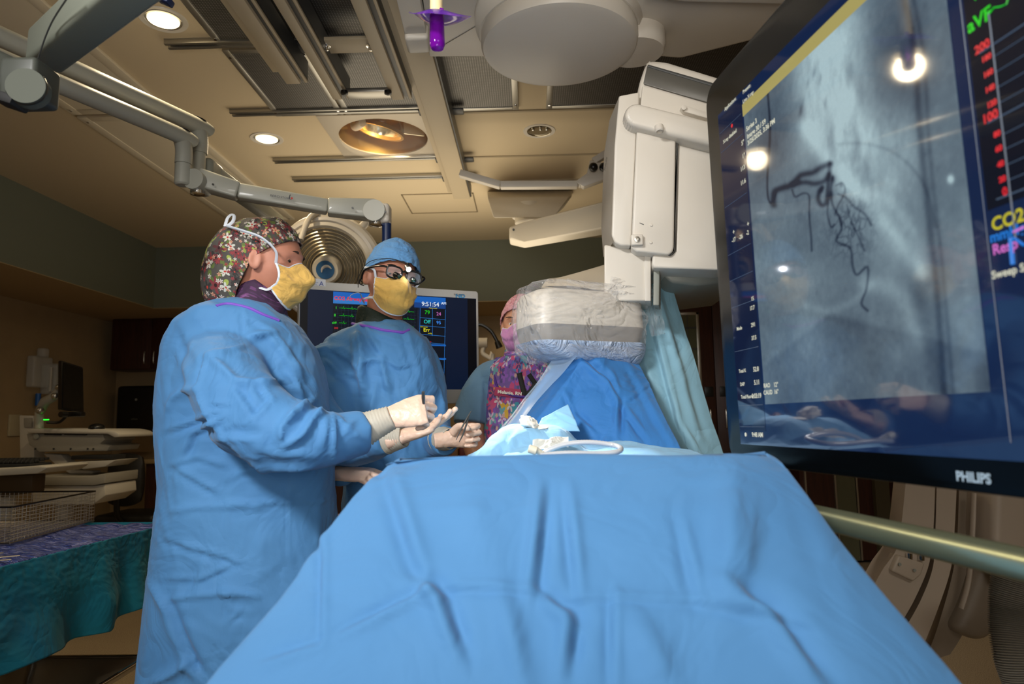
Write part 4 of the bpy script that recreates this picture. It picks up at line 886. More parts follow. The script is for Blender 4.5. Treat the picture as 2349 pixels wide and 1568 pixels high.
for px, py in ((2063, 1293), (2097, 1307)): p = W(px, py, Yc - 0.024); obj('plate_screw', cyl(BM(), p, p + Vector((0, -0.004, 0)), 0.004, 12), M_grey, cv)
for px in (2086, 2114): p = W(px, 1268, Yc - 0.01); obj('chrome_pin', cyl(BM(), p, W(px, 1284, Yc - 0.01), 0.008, 14), M_chrome, lc_)
bm = BM(); tube(bm, smooth_path([W(2234, 1130, Yc), W(2230, 1230, Yc), W(2222, 1330, Yc), W(2205, 1395, Yc)], 5), 0.010, 12, flat=0.6); obj('guide_rail', bm, M_cbeige, lc_)
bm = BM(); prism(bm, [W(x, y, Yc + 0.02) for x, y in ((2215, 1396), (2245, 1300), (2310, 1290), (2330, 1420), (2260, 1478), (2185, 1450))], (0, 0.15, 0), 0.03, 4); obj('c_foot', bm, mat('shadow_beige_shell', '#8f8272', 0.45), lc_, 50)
bm = BM(); prism(bm, [W(x, y, Yc - 0.06) for x, y in ((2285, 1100), (2420, 1110), (2420, 1340), (2300, 1330), (2280, 1240))], (0, 0.2, 0), 0.02, 4); obj('side_housing', bm, M_cbeige, lc_)
bm = BM(); path = smooth_path([W(2350, 1310, 1.62), W(2340, 1400, 1.62), W(2350, 1500, 1.6), W(2390, 1600, 1.58), W(2440, 1690, 1.55)], 44)
tube(bm, path, [0.058 + 0.0035 * (1 if i % 2 else -1) for i in range(len(path))], 22); o = obj('corrugated_hose', bm, mat('hose_grey', '#8d877c', 0.5), None, 60)
tag(o, 'thick grey corrugated hose at the bottom right edge', 'hose')
# ------------------------------------------------------------------ back of the room
def handle(bm, p, h=0.1, out=0.03, ax=(0, -1, 0)):
    a = Vector(ax); p = Vector(p); tube(bm, smooth_path([p + Vector((0, 0, h / 2)), p + Vector((0, 0, h / 2)) + a * out, p + Vector((0, 0, h * 0.2)) + a * out * 1.2, p - Vector((0, 0, h * 0.2)) + a * out * 1.2, p - Vector((0, 0, h / 2)) + a * out, p - Vector((0, 0, h / 2))], 3), 0.006, 8)
M_hand = mat('nickel_handle', '#c9c5bb', 0.25, 0.9)
YC = YB - 0.33
x0 = W(254, 790, YC).x; zb = W(254, 848, YC).z; zt = SZ - 0.002
t = thing('wall_cabinet', 'dark mahogany wall cabinet with two metal handles behind the left surgeon', 'cabinet', (x0 + 0.6, YC, zb))
obj('body', box2(BM(), (x0, YC + 0.02, zb), (x0 + 1.3, YB - 0.01, zt)), M_wood, t)
xm = W(346, 820, YC).x; xs = [x0 + 0.004, xm, xm + (xm - x0), x0 + 1.296]
for i in range(3):
    dr_ = obj('door', box2(BM(), (xs[i] + 0.002, YC, zb + 0.004), (xs[i + 1] - 0.002, YC + 0.019, zt - 0.01), 0.002), M_wood, t)
    hx = xs[i + 1] - 0.045 if i == 0 else xs[i] + 0.045
    bm = BM(); handle(bm, (hx, YC, W(333, 820, YC).z), 0.11); obj('handle', bm, M_hand, dr_)
p = W(385, 776, YC); bm = BM(); text_bm(bm, 'D', p - Vector((0.03, 0.002, 0.04)), (1, 0, 0), (0, 0, 1), 0.075, bold=0.002); obj('letter_d', bm, M_blackm, t)
# towel dispenser
YD = YB - 0.24; a = W(268, 885, YD); b = W(392, 985, YD)
t = thing('towel_dispenser', 'black wall-mounted paper towel dispenser with a brown towel hanging out', 'dispenser', ((a.x + b.x) / 2, YD, b.z))
bm = BM(); bx(bm, ((a.x + b.x) / 2, YD + 0.12, (a.z + b.z) / 2), (b.x - a.x, 0.24, a.z - b.z), None, 0.03, 4); obj('case', bm, M_black, t)
bm = BM(); bx(bm, (W(362, 935, YD).x, YD + 0.02, (a.z + b.z) / 2), (0.03, 0.05, (a.z - b.z) * 0.8), None, 0.01, 3); obj('side_trim', bm, mat('bronze_trim', '#6d6047', 0.3, 0.6), t)
bm = BM(); p = W(312, 916, YD - 0.001); lathe(bm, [(0.014, 0), (0.012, 0.002)], p, (0, -1, 0), 5); text_bm(bm, 'enMotion', W(300, 962, YD - 0.002), (1, 0, 0), (0, 0, 1), 0.012); obj('printed_mark', bm, M_grey, t)
c_ = W(283, 986, YD + 0.1); d_ = W(348, 1036, YD + 0.1); bm = BM(); sheet(bm, [[Vector((c_.x + (d_.x - c_.x) * i / 6, YD + 0.1 - 0.01 * math.sin(j * 0.8), c_.z + 0.03 + (d_.z - c_.z - 0.03) * j / 6)) for i in range(7)] for j in range(7)], 0.001); obj('paper_towel', bm, mat('brown_paper', '#a98d66', 0.8), t)
# counter with sink tap
zc_ = W(330, 1062, YB - 0.5).z
t = thing('counter', 'dim stone counter over dark cupboards along the back wall, left', 'counter', (-2.9, YB - 0.3, 0))
obj('worktop', box2(BM(), (XLL + 0.6, YB - 0.6, zc_), (-1.2, YB - 0.01, zc_ + 0.04), 0.006), mat('beige_laminate', '#a8946f', 0.3), t)
obj('backsplash', box2(BM(), (XLL + 0.6, YB - 0.035, zc_ + 0.04), (-1.2, YB - 0.012, zc_ + 0.28), 0.003), mat('tan_laminate', '#8a7250', 0.4), t)
obj('cupboard', box2(BM(), (XLL + 0.65, YB - 0.55, 0.0), (-1.2, YB - 0.012, zc_)), M_wood, t)
bm = BM(); p = Vector((W(369, 1060, YB - 0.35).x, YB - 0.35, zc_ + 0.04)); tube(bm, smooth_path([p, p + Vector((0, 0, 0.22)), p + Vector((0.02, -0.04, 0.3)), p + Vector((0.05, -0.1, 0.29)), p + Vector((0.05, -0.12, 0.24))], 5), 0.012, 12); o = obj('sink_tap', bm, M_chrome, None); tag(o, 'curved chrome tap on the counter beside the hanging paper towel', 'tap')
# office chair
YH = 5.3; cp = W(282, 1100, YH)
t = thing('office_chair', 'black padded office chair in front of the dim counter', 'chair', (cp.x, YH, 0))
bm = BM(); lathe(bm, [(0.02, 0), (0.85, 0.005), (1.0, 0.02), (0.95, 0.05), (0.3, 0.07), (0.01, 0.07)], (0, 0, 0), (0, 0, 1), 32)
me = None
hw, hh = (W(325, 1100, YH).x - W(240, 1100, YH).x) / 2, (W(282, 1036, YH).z - W(282, 1160, YH).z) / 2
for v in bm.verts:
    x, y, z = v.co; r_ = math.hypot(x, y) + 1e-9; k = 1 / max(abs(x / r_) ** 1, abs(y / r_) ** 1) ** 0.6; v.co = Vector((x * hw * min(k, 1.2), z * 1.3, y * hh * min(k, 1.2)))
bmesh.ops.translate(bm, verts=bm.verts, vec=cp); M_uph = mat('black_upholstery', '#131210', 0.55, bump=0.2, bscale=90)
obj('backrest', bm, M_uph, t, 60)
bm = BM(); bx(bm, (cp.x, YH + 0.25, 0.45), (0.48, 0.46, 0.08), None, 0.035, 4); obj('seat', bm, M_uph, t)
bm = BM(); tube(bm, smooth_path([(cp.x, YH - 0.06, cp.z - 0.1), (cp.x, YH - 0.05, 0.5), (cp.x, YH + 0.1, 0.4)], 5), 0.022, 10); obj('back_strut', bm, M_black, t)
bm = BM(); cyl(bm, (cp.x, YH + 0.2, 0.1), (cp.x, YH + 0.2, 0.42), 0.03, 14); obj('gas_column', bm, M_black, t)
for i in range(5):
    a_ = 2 * math.pi * i / 5; bm = BM(); e = Vector((cp.x + 0.28 * math.cos(a_), YH + 0.2 + 0.28 * math.sin(a_), 0.06)); tube(bm, [(cp.x, YH + 0.2, 0.11), e], [0.025, 0.015], 8); l_ = obj('leg', bm, M_black, t)
    bm = BM(); cyl(bm, e + Vector((-0.012, 0, -0.03)), e + Vector((0.012, 0, -0.03)), 0.03, 14); obj('castor', bm, M_black, l_)

# tall cupboards, right of the tent drape
YT = YS + 0.0
t = thing('tall_cupboard', 'dark brown tall cupboard doors with slim curved handles, seen left of the huge monitor', 'cupboard', (1.95, YT, 0))
xd = W(1637, 800, YT).x; x1_ = W(1530, 700, YT).x
M_blk = mat('black_lock_plate', '#0b0b0b', 0.4)
obj('body', box2(BM(), (x1_ - 0.28, YT + 0.03, 0.0), (XR - 0.002, YB - 0.01, SZ - 0.002)), M_wood, t)
edges = [x1_ - 0.3, xd, xd + (xd - x1_) + 0.16, xd + 1.0, XR - 0.12]
for i in range(4):
    d_ = obj('door', box2(BM(), (edges[i] + 0.003, YT, 0.02), (edges[i + 1] - 0.003, YT + 0.028, SZ - 0.02), 0.003), M_wood, t)
    hx = edges[i + 1] - 0.06 if i % 2 == 0 else edges[i] + 0.07
    bm = BM(); handle(bm, (hx, YT, W(1640, 960, YT).z), 0.15, 0.025); obj('handle', bm, M_hand, d_)
    if i < 2:
        bm = BM(); bx(bm, (hx, YT - 0.006, W(1622, 898, YT).z), (0.075, 0.012, 0.085), None, 0.004); lk = obj('lock_plate', bm, M_blk, d_)
    if i == 0:
        f = BM(); xa, xb = W(1551, 800, YT).x, W(1606, 800, YT).x; za_, zb_2 = W(1575, 716, YT).z, W(1600, 925, YT).z
        for (p_, q_) in (((xa, zb_2), (xa + 0.025, za_)), ((xb - 0.025, zb_2), (xb, za_)), ((xa, za_ - 0.025), (xb, za_)), ((xa, zb_2), (xb, zb_2 + 0.02))):
            box2(f, (p_[0], YT - 0.012, p_[1]), (q_[0], YT + 0.0, q_[1]), 0.003)
        obj('window_frame', f, M_alu, d_)
        bm = BM(); box2(bm, (xa + 0.024, YT - 0.005, zb_2 + 0.02), (xb - 0.024, YT - 0.001, za_ - 0.024)); pn = obj('glass_pane', bm, mat('dim_olive_glass', '#5c5f4c', 0.1, spec=0.8), d_)
bm = BM(); 
for py in (752, 800): z = W(1575, py, YT).z; box2(bm, (W(1551, 800, YT).x + 0.025, YT - 0.010, z - 0.006), (W(1606, 800, YT).x - 0.025, YT - 0.0052, z + 0.006))
for px in (1577,): x = W(px, 760, YT).x; box2(bm, (x - 0.003, YT - 0.009, W(1575, 800, YT).z), (x + 0.003, YT - 0.0052, W(1575, 720, YT).z))
obj('window_bars', bm, M_dgrey, t)
p = W(1629, 678, YS - 0.004); bm = BM(); text_bm(bm, 'F', p, (1, 0, 0), (0, 0, 1), W(1629, 652, YS).z - W(1629, 678, YS).z, bold=0.004); o = obj('wall_letter', bm, M_blackm, None, None); tag(o, 'black letter F on the grey soffit above the dark cupboards', 'letter')
# panels seen below the big monitor
t = thing('door_frame_panels', 'dark doors with thin pale metal edges, low behind the monitor handle', 'cupboard', (2.6, YT - 0.2, 0))
bm = BM(); Yp = YT - 0.25; box2(bm, (W(1838, 1150, Yp).x, Yp, 0.02), (W(2012, 1150, Yp).x, Yp + 0.2, 1.05)); obj('panel', bm, M_wood, t)
bm = BM(); box2(bm, (W(1917, 1150, Yp).x, Yp - 0.01, 0.02), (W(1963, 1150, Yp).x, Yp, 1.04)); obj('olive_panel', bm, mat('dim_olive_glass', '#5c5f4c', 0.1), t)
for px in (1849, 1917, 1966): bm = BM(); x = W(px, 1150, Yp).x; box2(bm, (x - 0.006, Yp - 0.02, 0.02), (x + 0.006, Yp, 1.05)); obj('metal_edge', bm, M_alu, t)
bm = BM(); box2(bm, (W(2003, 1150, Yp).x, Yp - 0.05, 0.0), (W(2035, 1150, Yp).x, Yp + 0.2, 1.1)); obj('side_board', bm, mat('olive_board', '#4a4430', 0.6), t)

# shelf with things behind the small monitor (dimly visible between surgeon and nurse)
t = thing('supply_counter', 'pale lit counter along the back wall between the surgeon and the nurse', 'counter', (-0.3, YB - 0.3, 0))
zc2 = W(1050, 1052, YB - 0.5).z
obj('worktop', box2(BM(), (-1.1, YB - 0.6, zc2 - 0.03), (0.85, YB - 0.01, zc2), 0.006), mat('beige_laminate', '#a8946f', 0.3), t)
obj('cupboard', box2(BM(), (-1.1, YB - 0.55, 0), (0.85, YB - 0.012, zc2 - 0.03)), mat('tan_front', '#8d7448', 0.5), t)
for i, (px, py, w_, h_, c_) in enumerate(((1022, 925, 0.03, 0.05, '#e0c030'), (1022, 938, 0.03, 0.05, '#88b850'), (1040, 1035, 0.09, 0.09, '#6e4a1e'), (1068, 1035, 0.10, 0.12, '#5a1010'))):
    p = W(px, py, YB - 0.4)
    if i >= 2:
        bm = BM(); bx(bm, (p.x, p.y, zc2 + h_ / 2), (w_ * 1.1, 0.1, h_), None, 0.01, 3); o = obj('storage_box', bm, mat('box_%d' % i, c_, 0.5)); tag(o, ['', '', 'brown box on the back counter near the forceps hand', 'dark red box on the back counter beside the nurse'][i], 'box')
# gooseneck lamp, wall arm
YG = 4.6
t = thing('gooseneck_lamp', 'thin black gooseneck lamp with a pale clamp behind the small monitor', 'lamp', W(1100, 790, YG))
bm = BM(); tube(bm, smooth_path([W(1085, 745, YG), W(1105, 745, YG), W(1125, 758, YG), W(1138, 778, YG), W(1142, 790, YG)], 6), 0.012, 10); obj('gooseneck', bm, M_black, t)
bm = BM(); tube(bm, [W(1140, 783, YG), W(1146, 797, YG)], [0.018, 0.024], 14); obj('lamp_tip', bm, M_black, t)
bm = BM(); cyl(bm, W(1090, 786, YG), W(1118, 786, YG), 0.035, 20); obj('clamp', bm, M_white, t)
bm = BM(); tube(bm, smooth_path([W(1110, 795, YG), W(1108, 810, YG), W(1125, 822, YG), W(1130, 830, YG), W(1130, 1100, YG), (W(1130, 1100, YG).x, YG, 0.0)], 5), 0.016, 10); obj('stand', bm, M_white, t)
# ------------------------------------------------------------------ drapes over the patient table
def projn(co):
    q = (np.asarray(co) - np.array([0, 0, CAMZ])) @ np.array(ROT); z = -q[..., 2]
    return CX + FPX * q[..., 0] / z, CY - FPX * q[..., 1] / z
def grid_normals(P):
    du = np.gradient(P, axis=1); dv = np.gradient(P, axis=0); n = np.cross(du, dv); return n / (np.linalg.norm(n, axis=-1, keepdims=True) + 1e-12)
def grid_obj(name, P, m, parent=None, th=0.0, face=(0, -1, 0), smooth=180):
    nj, ni = P.shape[:2]; idx = np.arange(nj * ni).reshape(nj, ni)
    F = np.stack([idx[:-1, :-1], idx[:-1, 1:], idx[1:, 1:], idx[1:, :-1]], -1).reshape(-1, 4)
    me = bpy.data.meshes.new(name); me.from_pydata(P.reshape(-1, 3).tolist(), [], F.tolist())
    uvl = me.uv_layers.new(name='UVMap'); uu, vv = np.meshgrid(np.linspace(0, 1, ni), np.linspace(1, 0, nj)); UV = np.stack([uu.ravel(), vv.ravel()], -1)[F.ravel()]
    uvl.data.foreach_set('uv', UV.astype(np.float32).ravel())
    me.materials.append(m); me.shade_smooth(); me.update()
    if th:
        o = bpy.data.objects.new('t', me); COL.objects.link(o); md = o.modifiers.new('s', 'SOLIDIFY'); md.thickness = th; md.offset = 0
        dg = bpy.context.evaluated_depsgraph_get(); dg.update(); me2 = bpy.data.meshes.new_from_object(o.evaluated_get(dg)); bpy.data.objects.remove(o); me = me2; me.name = name
    o = bpy.data.objects.new(name, me); link(o, parent); return o
def sculpt(P, segs, face=(0, -1, 0), nz=()):
    """push a grid along its normals by creases given as drawn lines, plus noise ((scale, amp, seed),...)"""
    N = grid_normals(P); f = np.array(face); s = np.sign((N * f).sum(-1)); s[s == 0] = 1; N = N * s[..., None]
    X, Y = projn(P); d = seg_disp(X, Y, segs) if segs else 0 * X
    for sc, am, sd in nz: d = d + am * vnoise(P.reshape(-1, 3), sc, sd).reshape(d.shape)
    return P + N * d[..., None]
M_drape = cloth_mat('blue_surgical_drape', '#4a7dae', 0.8, 0.2, 0.08, '#4477a8')
M_gown = cloth_mat('blue_surgical_gown', '#5087bb', 0.72, 0.3, 0.1, '#487eb3')
M_dblue = cloth_mat('deep_blue_drape', '#2f6dad', 0.7, 0.4, 0.1, '#3676b6')
M_teal = cloth_mat('pale_teal_drape', '#86b2c6', 0.75, 0.3, 0.1)
M_light = cloth_mat('light_blue_towel', '#86b9de', 0.85, 0.35, 0.1)

def drape_y(z): k = np.clip((1.098 - z) / 0.26, 0, 1); return 1.05 - 0.25 * k ** 0.85 - 0.08 * np.clip((0.84 - z) / 0.4, 0, 1)
NV, NU = 190, 300
LPY = [1040, 1060, 1066, 1076, 1092, 1140, 1200, 1270, 1400, 1568, 1900]; LPX = [905, 890, 868, 850, 828, 788, 748, 702, 602, 452, 190]
RPY = [1030, 1047, 1056, 1070, 1110, 1180, 1250, 1420, 1568, 1900]; RPX = [1776, 1788, 1806, 1824, 1852, 1903, 1958, 2100, 2232, 2500]
us = np.linspace(-1.45, 1.45, NU); P = np.zeros((NV, NU, 3))
topn = 26
for j in range(NV):
    if j < topn:                               # table top, from the patient end to the rounded near rim
        k = j / (topn - 1); y = 1.62 + (1.052 - 1.62) * k; z = 1.055 + 0.043 * math.sin(k * math.pi / 2) ** 3
    else:
        k = (j - topn) / (NV - 1 - topn); z = 1.098 - 0.012 * min(1, k * 14) - k ** 1.05 * 0.62; y = float(drape_y(z)) - 0.012 * min(1, k * 10)
    py = proj((0.1, y, z))[1] if j >= topn else 1052
    lx, rx_ = np.interp(py, LPY, LPX), np.interp(py, RPY, RPX)
    if j < topn: lx, rx_ = 872, 1796
    yy = y if j >= topn else 1.052
    xl = W(lx, py, yy).x; xr = W(rx_, py, yy).x
    for i, u in enumerate(us):
        a = abs(u)
        if a <= 1: x = xl + (xr - xl) * (u + 1) / 2; yo = 0.05 * a ** 5; zo = -0.006 * a ** 8 if j < topn + 6 else 0
        else:
            b = a - 1; x = (xl if u < 0 else xr) + (0.05 * b * (1 if u < 0 else -1)); yo = 0.05 + b * 1.35; zo = 0
        yv = y + yo * (1 if j >= topn else 0)
        if j < topn:
            uc = max(-1.0, min(1.0, u)); x = (xl + xr) / 2 + (xr - xl) / 2 * uc; zo = -0.012 * abs(uc) ** 10; yv = y + (0.05 * abs(uc) ** 5) * (j / topn) ** 3
        elif a > 1: zo = -0.12 * (a - 1) * math.exp(-(1.098 - z) / 0.1)
        P[j, i] = (x, yv, z + zo)
SEG = []
def cs(pts, w, a, k='e'):
    for p, q in zip(pts[:-1], pts[1:]): SEG.append((p[0], p[1], q[0], q[1], w, a, k))
cs([(985, 1110), (1095, 1450)], 30, 0.008); cs([(1095, 1450), (1150, 1485), (1215, 1660)], 30, -0.013)
cs([(1150, 1465), (1440, 1490)], 14, 0.005); cs([(1530, 1505), (1935, 1512)], 14, 0.004); cs([(1935, 1515), (2280, 1580)], 18, 0.005)
cs([(1470, 1195), (1440, 1480)], 24, -0.011); cs([(1540, 1190), (1570, 1480)], 22, 0.007); cs([(1470, 1490), (1560, 1560), (1545, 1700)], 28, -0.012)
cs([(2050, 1170), (2030, 1470)], 46, 0.016, 'r'); cs([(2110, 1250), (2080, 1440)], 34, -0.009, 'v'); cs([(2050, 1460), (2190, 1560), (2320, 1740)], 36, -0.013)
cs([(860, 1600), (1100, 1480)], 18, -0.008); cs([(790, 1260), (785, 1640)], 14, 0.005); cs([(780, 1640), (620, 1690)], 18, 0.006)
cs([(830, 1140), (650, 1430)], 22, -0.009, 'v'); cs([(880, 1130), (745, 1380)], 26, 0.008, 'r'); cs([(1250, 1200), (1300, 1420)], 55, 0.005, 'r')
cs([(1890, 1280), (1940, 1500)], 22, 0.005); cs([(1350, 1520), (1400, 1760)], 36, 0.010, 'r'); cs([(1740, 1560), (1850, 1760)], 50, 0.010, 'r'); cs([(1680, 1500), (1680, 1760)], 20, 0.006)
cs([(2225, 1120), (2400, 1560)], 40, 0.002)
SEG = [(600 + (a - 600) / 1.343, 1000 + (b - 1000) / 1.343, 600 + (c - 600) / 1.343, 1000 + (d - 1000) / 1.343, w * 0.8, am * 1.25, k) for (a, b, c, d, w, am, k) in SEG]
P = sculpt(P, SEG, (0, -1, 0.3), ((3.0, 0.006, 1.3), (7.0, 0.0025, 4.0)))
dr = thing('patient_drape', 'large smooth blue surgical drape hanging over the near end of the table', 'surgical drape', (0.1, 1.05, 0.45))
grid_obj('sheet', P, M_drape, dr, 0.002)

# patient table underneath
t = thing('operating_table', 'narrow operating table hidden under the blue drapes', 'operating table', (0.12, 1.9, 0))
bm = BM(); box2(bm, (-0.12, 1.12, 0.96), (0.36, 2.45, 1.02), 0.02, 3); obj('table_top', bm, M_blackm, t)
bm = BM(); box2(bm, (0.0, 1.9, 0.0), (0.26, 2.4, 0.96), 0.02); obj('pedestal', bm, M_white, t)

# blue sheet between the near drape and the tent, over the patient's legs
nx, ny = 150, 90; P = np.zeros((ny, nx, 3)); xs_ = np.linspace(-0.155, 0.42, nx); ys_ = np.linspace(1.30, 2.35, ny)
for j, y in enumerate(ys_):
    for i, x in enumerate(xs_):
        hump = 0.085 * math.exp(-((x - 0.0) / 0.12) ** 4) * (1 / (1 + math.exp(-(y - 1.62) / 0.03))) + 0.035 * math.exp(-((x - 0.25) / 0.13) ** 2) * (1 / (1 + math.exp(-(y - 1.6) / 0.05)))
        e = max(0, abs(x - 0.12) - 0.34); P[j, i] = (x, y, 1.055 + hump - e * 2.6)
P = sculpt(P, [(1180, 1000, 1150, 1045, 8, 0.008, 'e'), (1290, 988, 1360, 1010, 10, 0.008, 'r'), (1215, 1000, 1100, 1055, 10, -0.01, 'e')], (0, 0, 1), ((9, 0.010, 2.0), (22, 0.005, 5)))
o = grid_obj('leg_drape', P, M_light, None, 0.002); tag(o, 'light blue drape over the patient, brightly lit, behind the rim of the near drape', 'surgical drape')

# deep blue tent sheet hung from the detector
def ruled(top, bot, n=90, m=110, ease=1.0, belly=0.0):
    """top, bot: lists of 3-D points; grid interpolated between them"""
    def res(l, k):
        l = [Vector(p) for p in l]; d = [0]; 
        for a, b in zip(l[:-1], l[1:]): d.append(d[-1] + (b - a).length)
        t_ = np.linspace(0, d[-1], k); return np.stack([np.interp(t_, d, [p[c] for p in l]) for c in range(3)], -1)
    T, B_ = res(top, m), res(bot, m); v = np.linspace(0, 1, n)[:, None, None]
    G = T[None] * (1 - v ** ease) + B_[None] * v ** ease; G[..., 1] += belly * np.sin(np.pi * v[..., 0]) ; return G
P = ruled([W(1296, 805, 2.12), W(1340, 803, 2.03), W(1390, 806, 2.05), W(1452, 812, 2.16)],
          [W(1085, 1062, 2.02), W(1170, 1040, 1.95), W(1300, 1045, 1.90), W(1450, 1055, 1.82), W(1575, 1062, 1.80)], 120, 150)
SEG = []
cs([(1340, 825), (1392, 875), (1421, 930), (1420, 990)], 9, -0.016); cs([(1400, 860), (1424, 928)], 8, 0.010, 'r'); cs([(1300, 850), (1330, 826), (1380, 815)], 7, 0.006)
cs([(1325, 952), (1362, 986)], 8, -0.010); cs([(1295, 905), (1315, 950)], 7, 0.006); cs([(1432, 942), (1480, 1005)], 8, 0.010); cs([(1424, 935), (1500, 880)], 6, 0.004)
cs([(1260, 960), (1303, 930)], 6, 0.007, 'r'); cs([(1370, 820), (1375, 840), (1440, 960)], 14, 0.006, 'r'); cs([(1440, 850), (1545, 1040)], 10, 0.006); cs([(1250, 860), (1150, 1000)], 12, 0.006)
cs([(1390, 1000), (1370, 1040)], 10, 0.008); cs([(1330, 870), (1290, 960)], 16, 0.008, 'v')
P = sculpt(P, SEG, (0, -1, 0), ((5, 0.012, 7.0), (14, 0.005, 1.0)))
o = grid_obj('tent_drape', P, M_dblue, None, 0.002); tag(o, 'deep blue sheet hanging like a tent below the bagged detector', 'surgical drape'); tent = o
film_m = NT('clear_drape_film'); film_m.set(color=s2l('#a9c4e0'), rough=0.25, alpha=0.42, spec=0.6)
P = ruled([W(1283, 806, 2.05), W(1330, 808, 2.0)], [W(1085, 1062, 1.93), W(1150, 1020, 1.9)], 60, 16)
P = sculpt(P, [(1250, 860, 1150, 990, 8, 0.006, 'e')], (0, -1, 0), ((12, 0.006, 3),)); o = grid_obj('film_edge', P, film_m.m, tent); o['label'] = 'translucent plastic edge strip'
P = ruled([W(1243, 958, 1.84), W(1303, 928, 1.86)], [W(1228, 990, 1.80), W(1330, 990, 1.80)], 26, 26)
P = sculpt(P, [(1280, 950, 1325, 975, 5, 0.006, 'e')], (0, -1, 0), ((14, 0.006, 9),)); o = grid_obj('side_towel', P, M_light, None, 0.002); tag(o, 'pale blue textured towel corner leaning on the deep blue tent', 'surgical towel')
# pale teal sheets to the right
P = ruled([W(1440, 690, 2.26), W(1500, 625, 2.26), W(1533, 622, 2.3)], [W(1500, 1075, 2.1), W(1590, 1075, 2.06), W(1668, 1078, 2.12)], 120, 90, 1.0)
SEG = []
cs([(1500, 760), (1535, 900), (1553, 965), (1600, 1050)], 9, 0.014); cs([(1475, 800), (1500, 900), (1530, 1010)], 12, 0.012, 'r'); cs([(1555, 960), (1570, 1000)], 6, -0.008)
cs([(1520, 680), (1560, 830), (1610, 1000)], 12, -0.010, 'e'); cs([(1460, 830), (1525, 1010), (1560, 1050)], 10, -0.012)
P = sculpt(P, SEG, (0, -1, 0), ((5, 0.010, 2.0), (13, 0.004, 8.0)))
o = grid_obj('side_drape', P, M_teal, None, 0.002); tag(o, 'pale teal sheet falling to the right of the deep blue tent', 'surgical drape')
# crumpled bright gauze, folded gauze, tubing
def crumple(name, label, cat, c, s, m, seed, rot=0, n=26, grp=None):
    bm = BM(); bmesh.ops.create_uvsphere(bm, u_segments=n * 2, v_segments=n, radius=1)
    Rz = Matrix.Rotation(rot, 3, 'Y')
    for v in bm.verts:
        p = v.co.copy(); k = 1 + 0.45 * noise.noise(p * 1.6 + Vector((seed, 0, 0))) + 0.25 * abs(noise.noise(p * 4 + Vector((0, seed, 0))))
        v.co = Rz @ Vector((p.x * s[0] * k, p.y * s[1] * k, p.z * s[2] * k)) + Vector(c)
    o = obj(name, bm, m, None, 180); return tag(o, label, cat, grp)
M_gauze = cloth_mat('white_gauze', '#f4efe4', 0.9, 0.5, 0.2, sc=3)
crumple('gauze_wad', 'brightly lit crumpled white gauze on top of the light blue drape', 'gauze', W(1213, 969, 1.70), (0.026, 0.03, 0.013), M_gauze, 3.0, R(32))
crumple('gauze_wad', 'flat trailing white gauze just right of the brightest crumpled wad', 'gauze', W(1243, 982, 1.71), (0.024, 0.03, 0.006), M_gauze, 8.0, R(5))
bm = BM(); G = []
for j in range(16):
    G.append([W(1222 + 82 * i / 24, 1008 - 5 * i / 24 + 24 * j / 15, 1.60 - 0.03 * j / 15) + Vector((0, 0.0, 0.0015 * math.sin(i * 0.5 + j * 0.3) + (0.003 if i > 11 else 0))) for i in range(25)])
sheet(bm, G, 0.006); o = obj('gauze_pad', bm, M_gauze, None, 60); tag(o, 'cream folded gauze pad lying left of the tubing loop', 'gauze')
M_tube = mat('translucent_grey_tubing', '#b9bcc0', 0.2, spec=0.7)
pth = smooth_path([W(1243, 1042, 1.50), W(1262, 1030, 1.50), W(1300, 1018, 1.50), W(1350, 1014, 1.50), W(1405, 1020, 1.50), W(1424, 1028, 1.47), W(1415, 1036, 1.44), W(1370, 1040, 1.43), W(1300, 1039, 1.42), W(1240, 1044, 1.42)], 16)
t = thing('suction_tubing', 'ribbed pale grey tubing loop on the light blue drape', 'tubing', pth[0])
bm = BM(); tube(bm, pth, [0.0052 + 0.0005 * (i % 2) for i in range(len(pth))], 12); obj('tube', bm, M_tube, t, 60)
bm = BM(); cyl(bm, W(1212, 1028, 1.44), W(1232, 1034, 1.44), 0.009, 16, bev=0.002); cyl(bm, W(1228, 1030, 1.44), W(1246, 1042, 1.45), 0.0065, 14); obj('connector', bm, mat('ivory_connector', '#d9d2bc', 0.3), t)

# ------------------------------------------------------------------ instrument table at left
TZ = 0.76; e0, e1 = PZ(0, 1300, TZ), PZ(378, 1203, TZ)
ed = (e1 - e0).normalized(); en = Vector((-ed.y, ed.x, 0)); en = en if en.x < 0 else -en
ea = e0 - ed * 0.9; far = e1 + ed * 0.08
t = thing('instrument_table', 'stainless instrument table covered with shiny blue plastic and a teal drape, at left', 'instrument table', (e0.x - 0.3, e0.y, 0))
wd2 = 0.95
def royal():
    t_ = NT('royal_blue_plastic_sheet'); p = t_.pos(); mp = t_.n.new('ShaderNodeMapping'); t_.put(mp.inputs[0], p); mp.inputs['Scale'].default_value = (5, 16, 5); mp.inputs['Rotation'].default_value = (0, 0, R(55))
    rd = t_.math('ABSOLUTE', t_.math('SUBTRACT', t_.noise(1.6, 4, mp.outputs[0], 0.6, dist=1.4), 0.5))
    t_.set(color=t_.ramp(rd, [(0.0, s2l('#7c80b4')), (0.05, s2l('#3a4f9c')), (0.2, s2l('#1f3c92'))]), rough=0.22, spec=1.0, normal=t_.bump(rd, 1.0, 0.10)); return t_.m  # pale ridge tones put the sheen of the wrinkles into the colour
n1, n2 = 110, 60; P = np.zeros((n2, n1, 3))
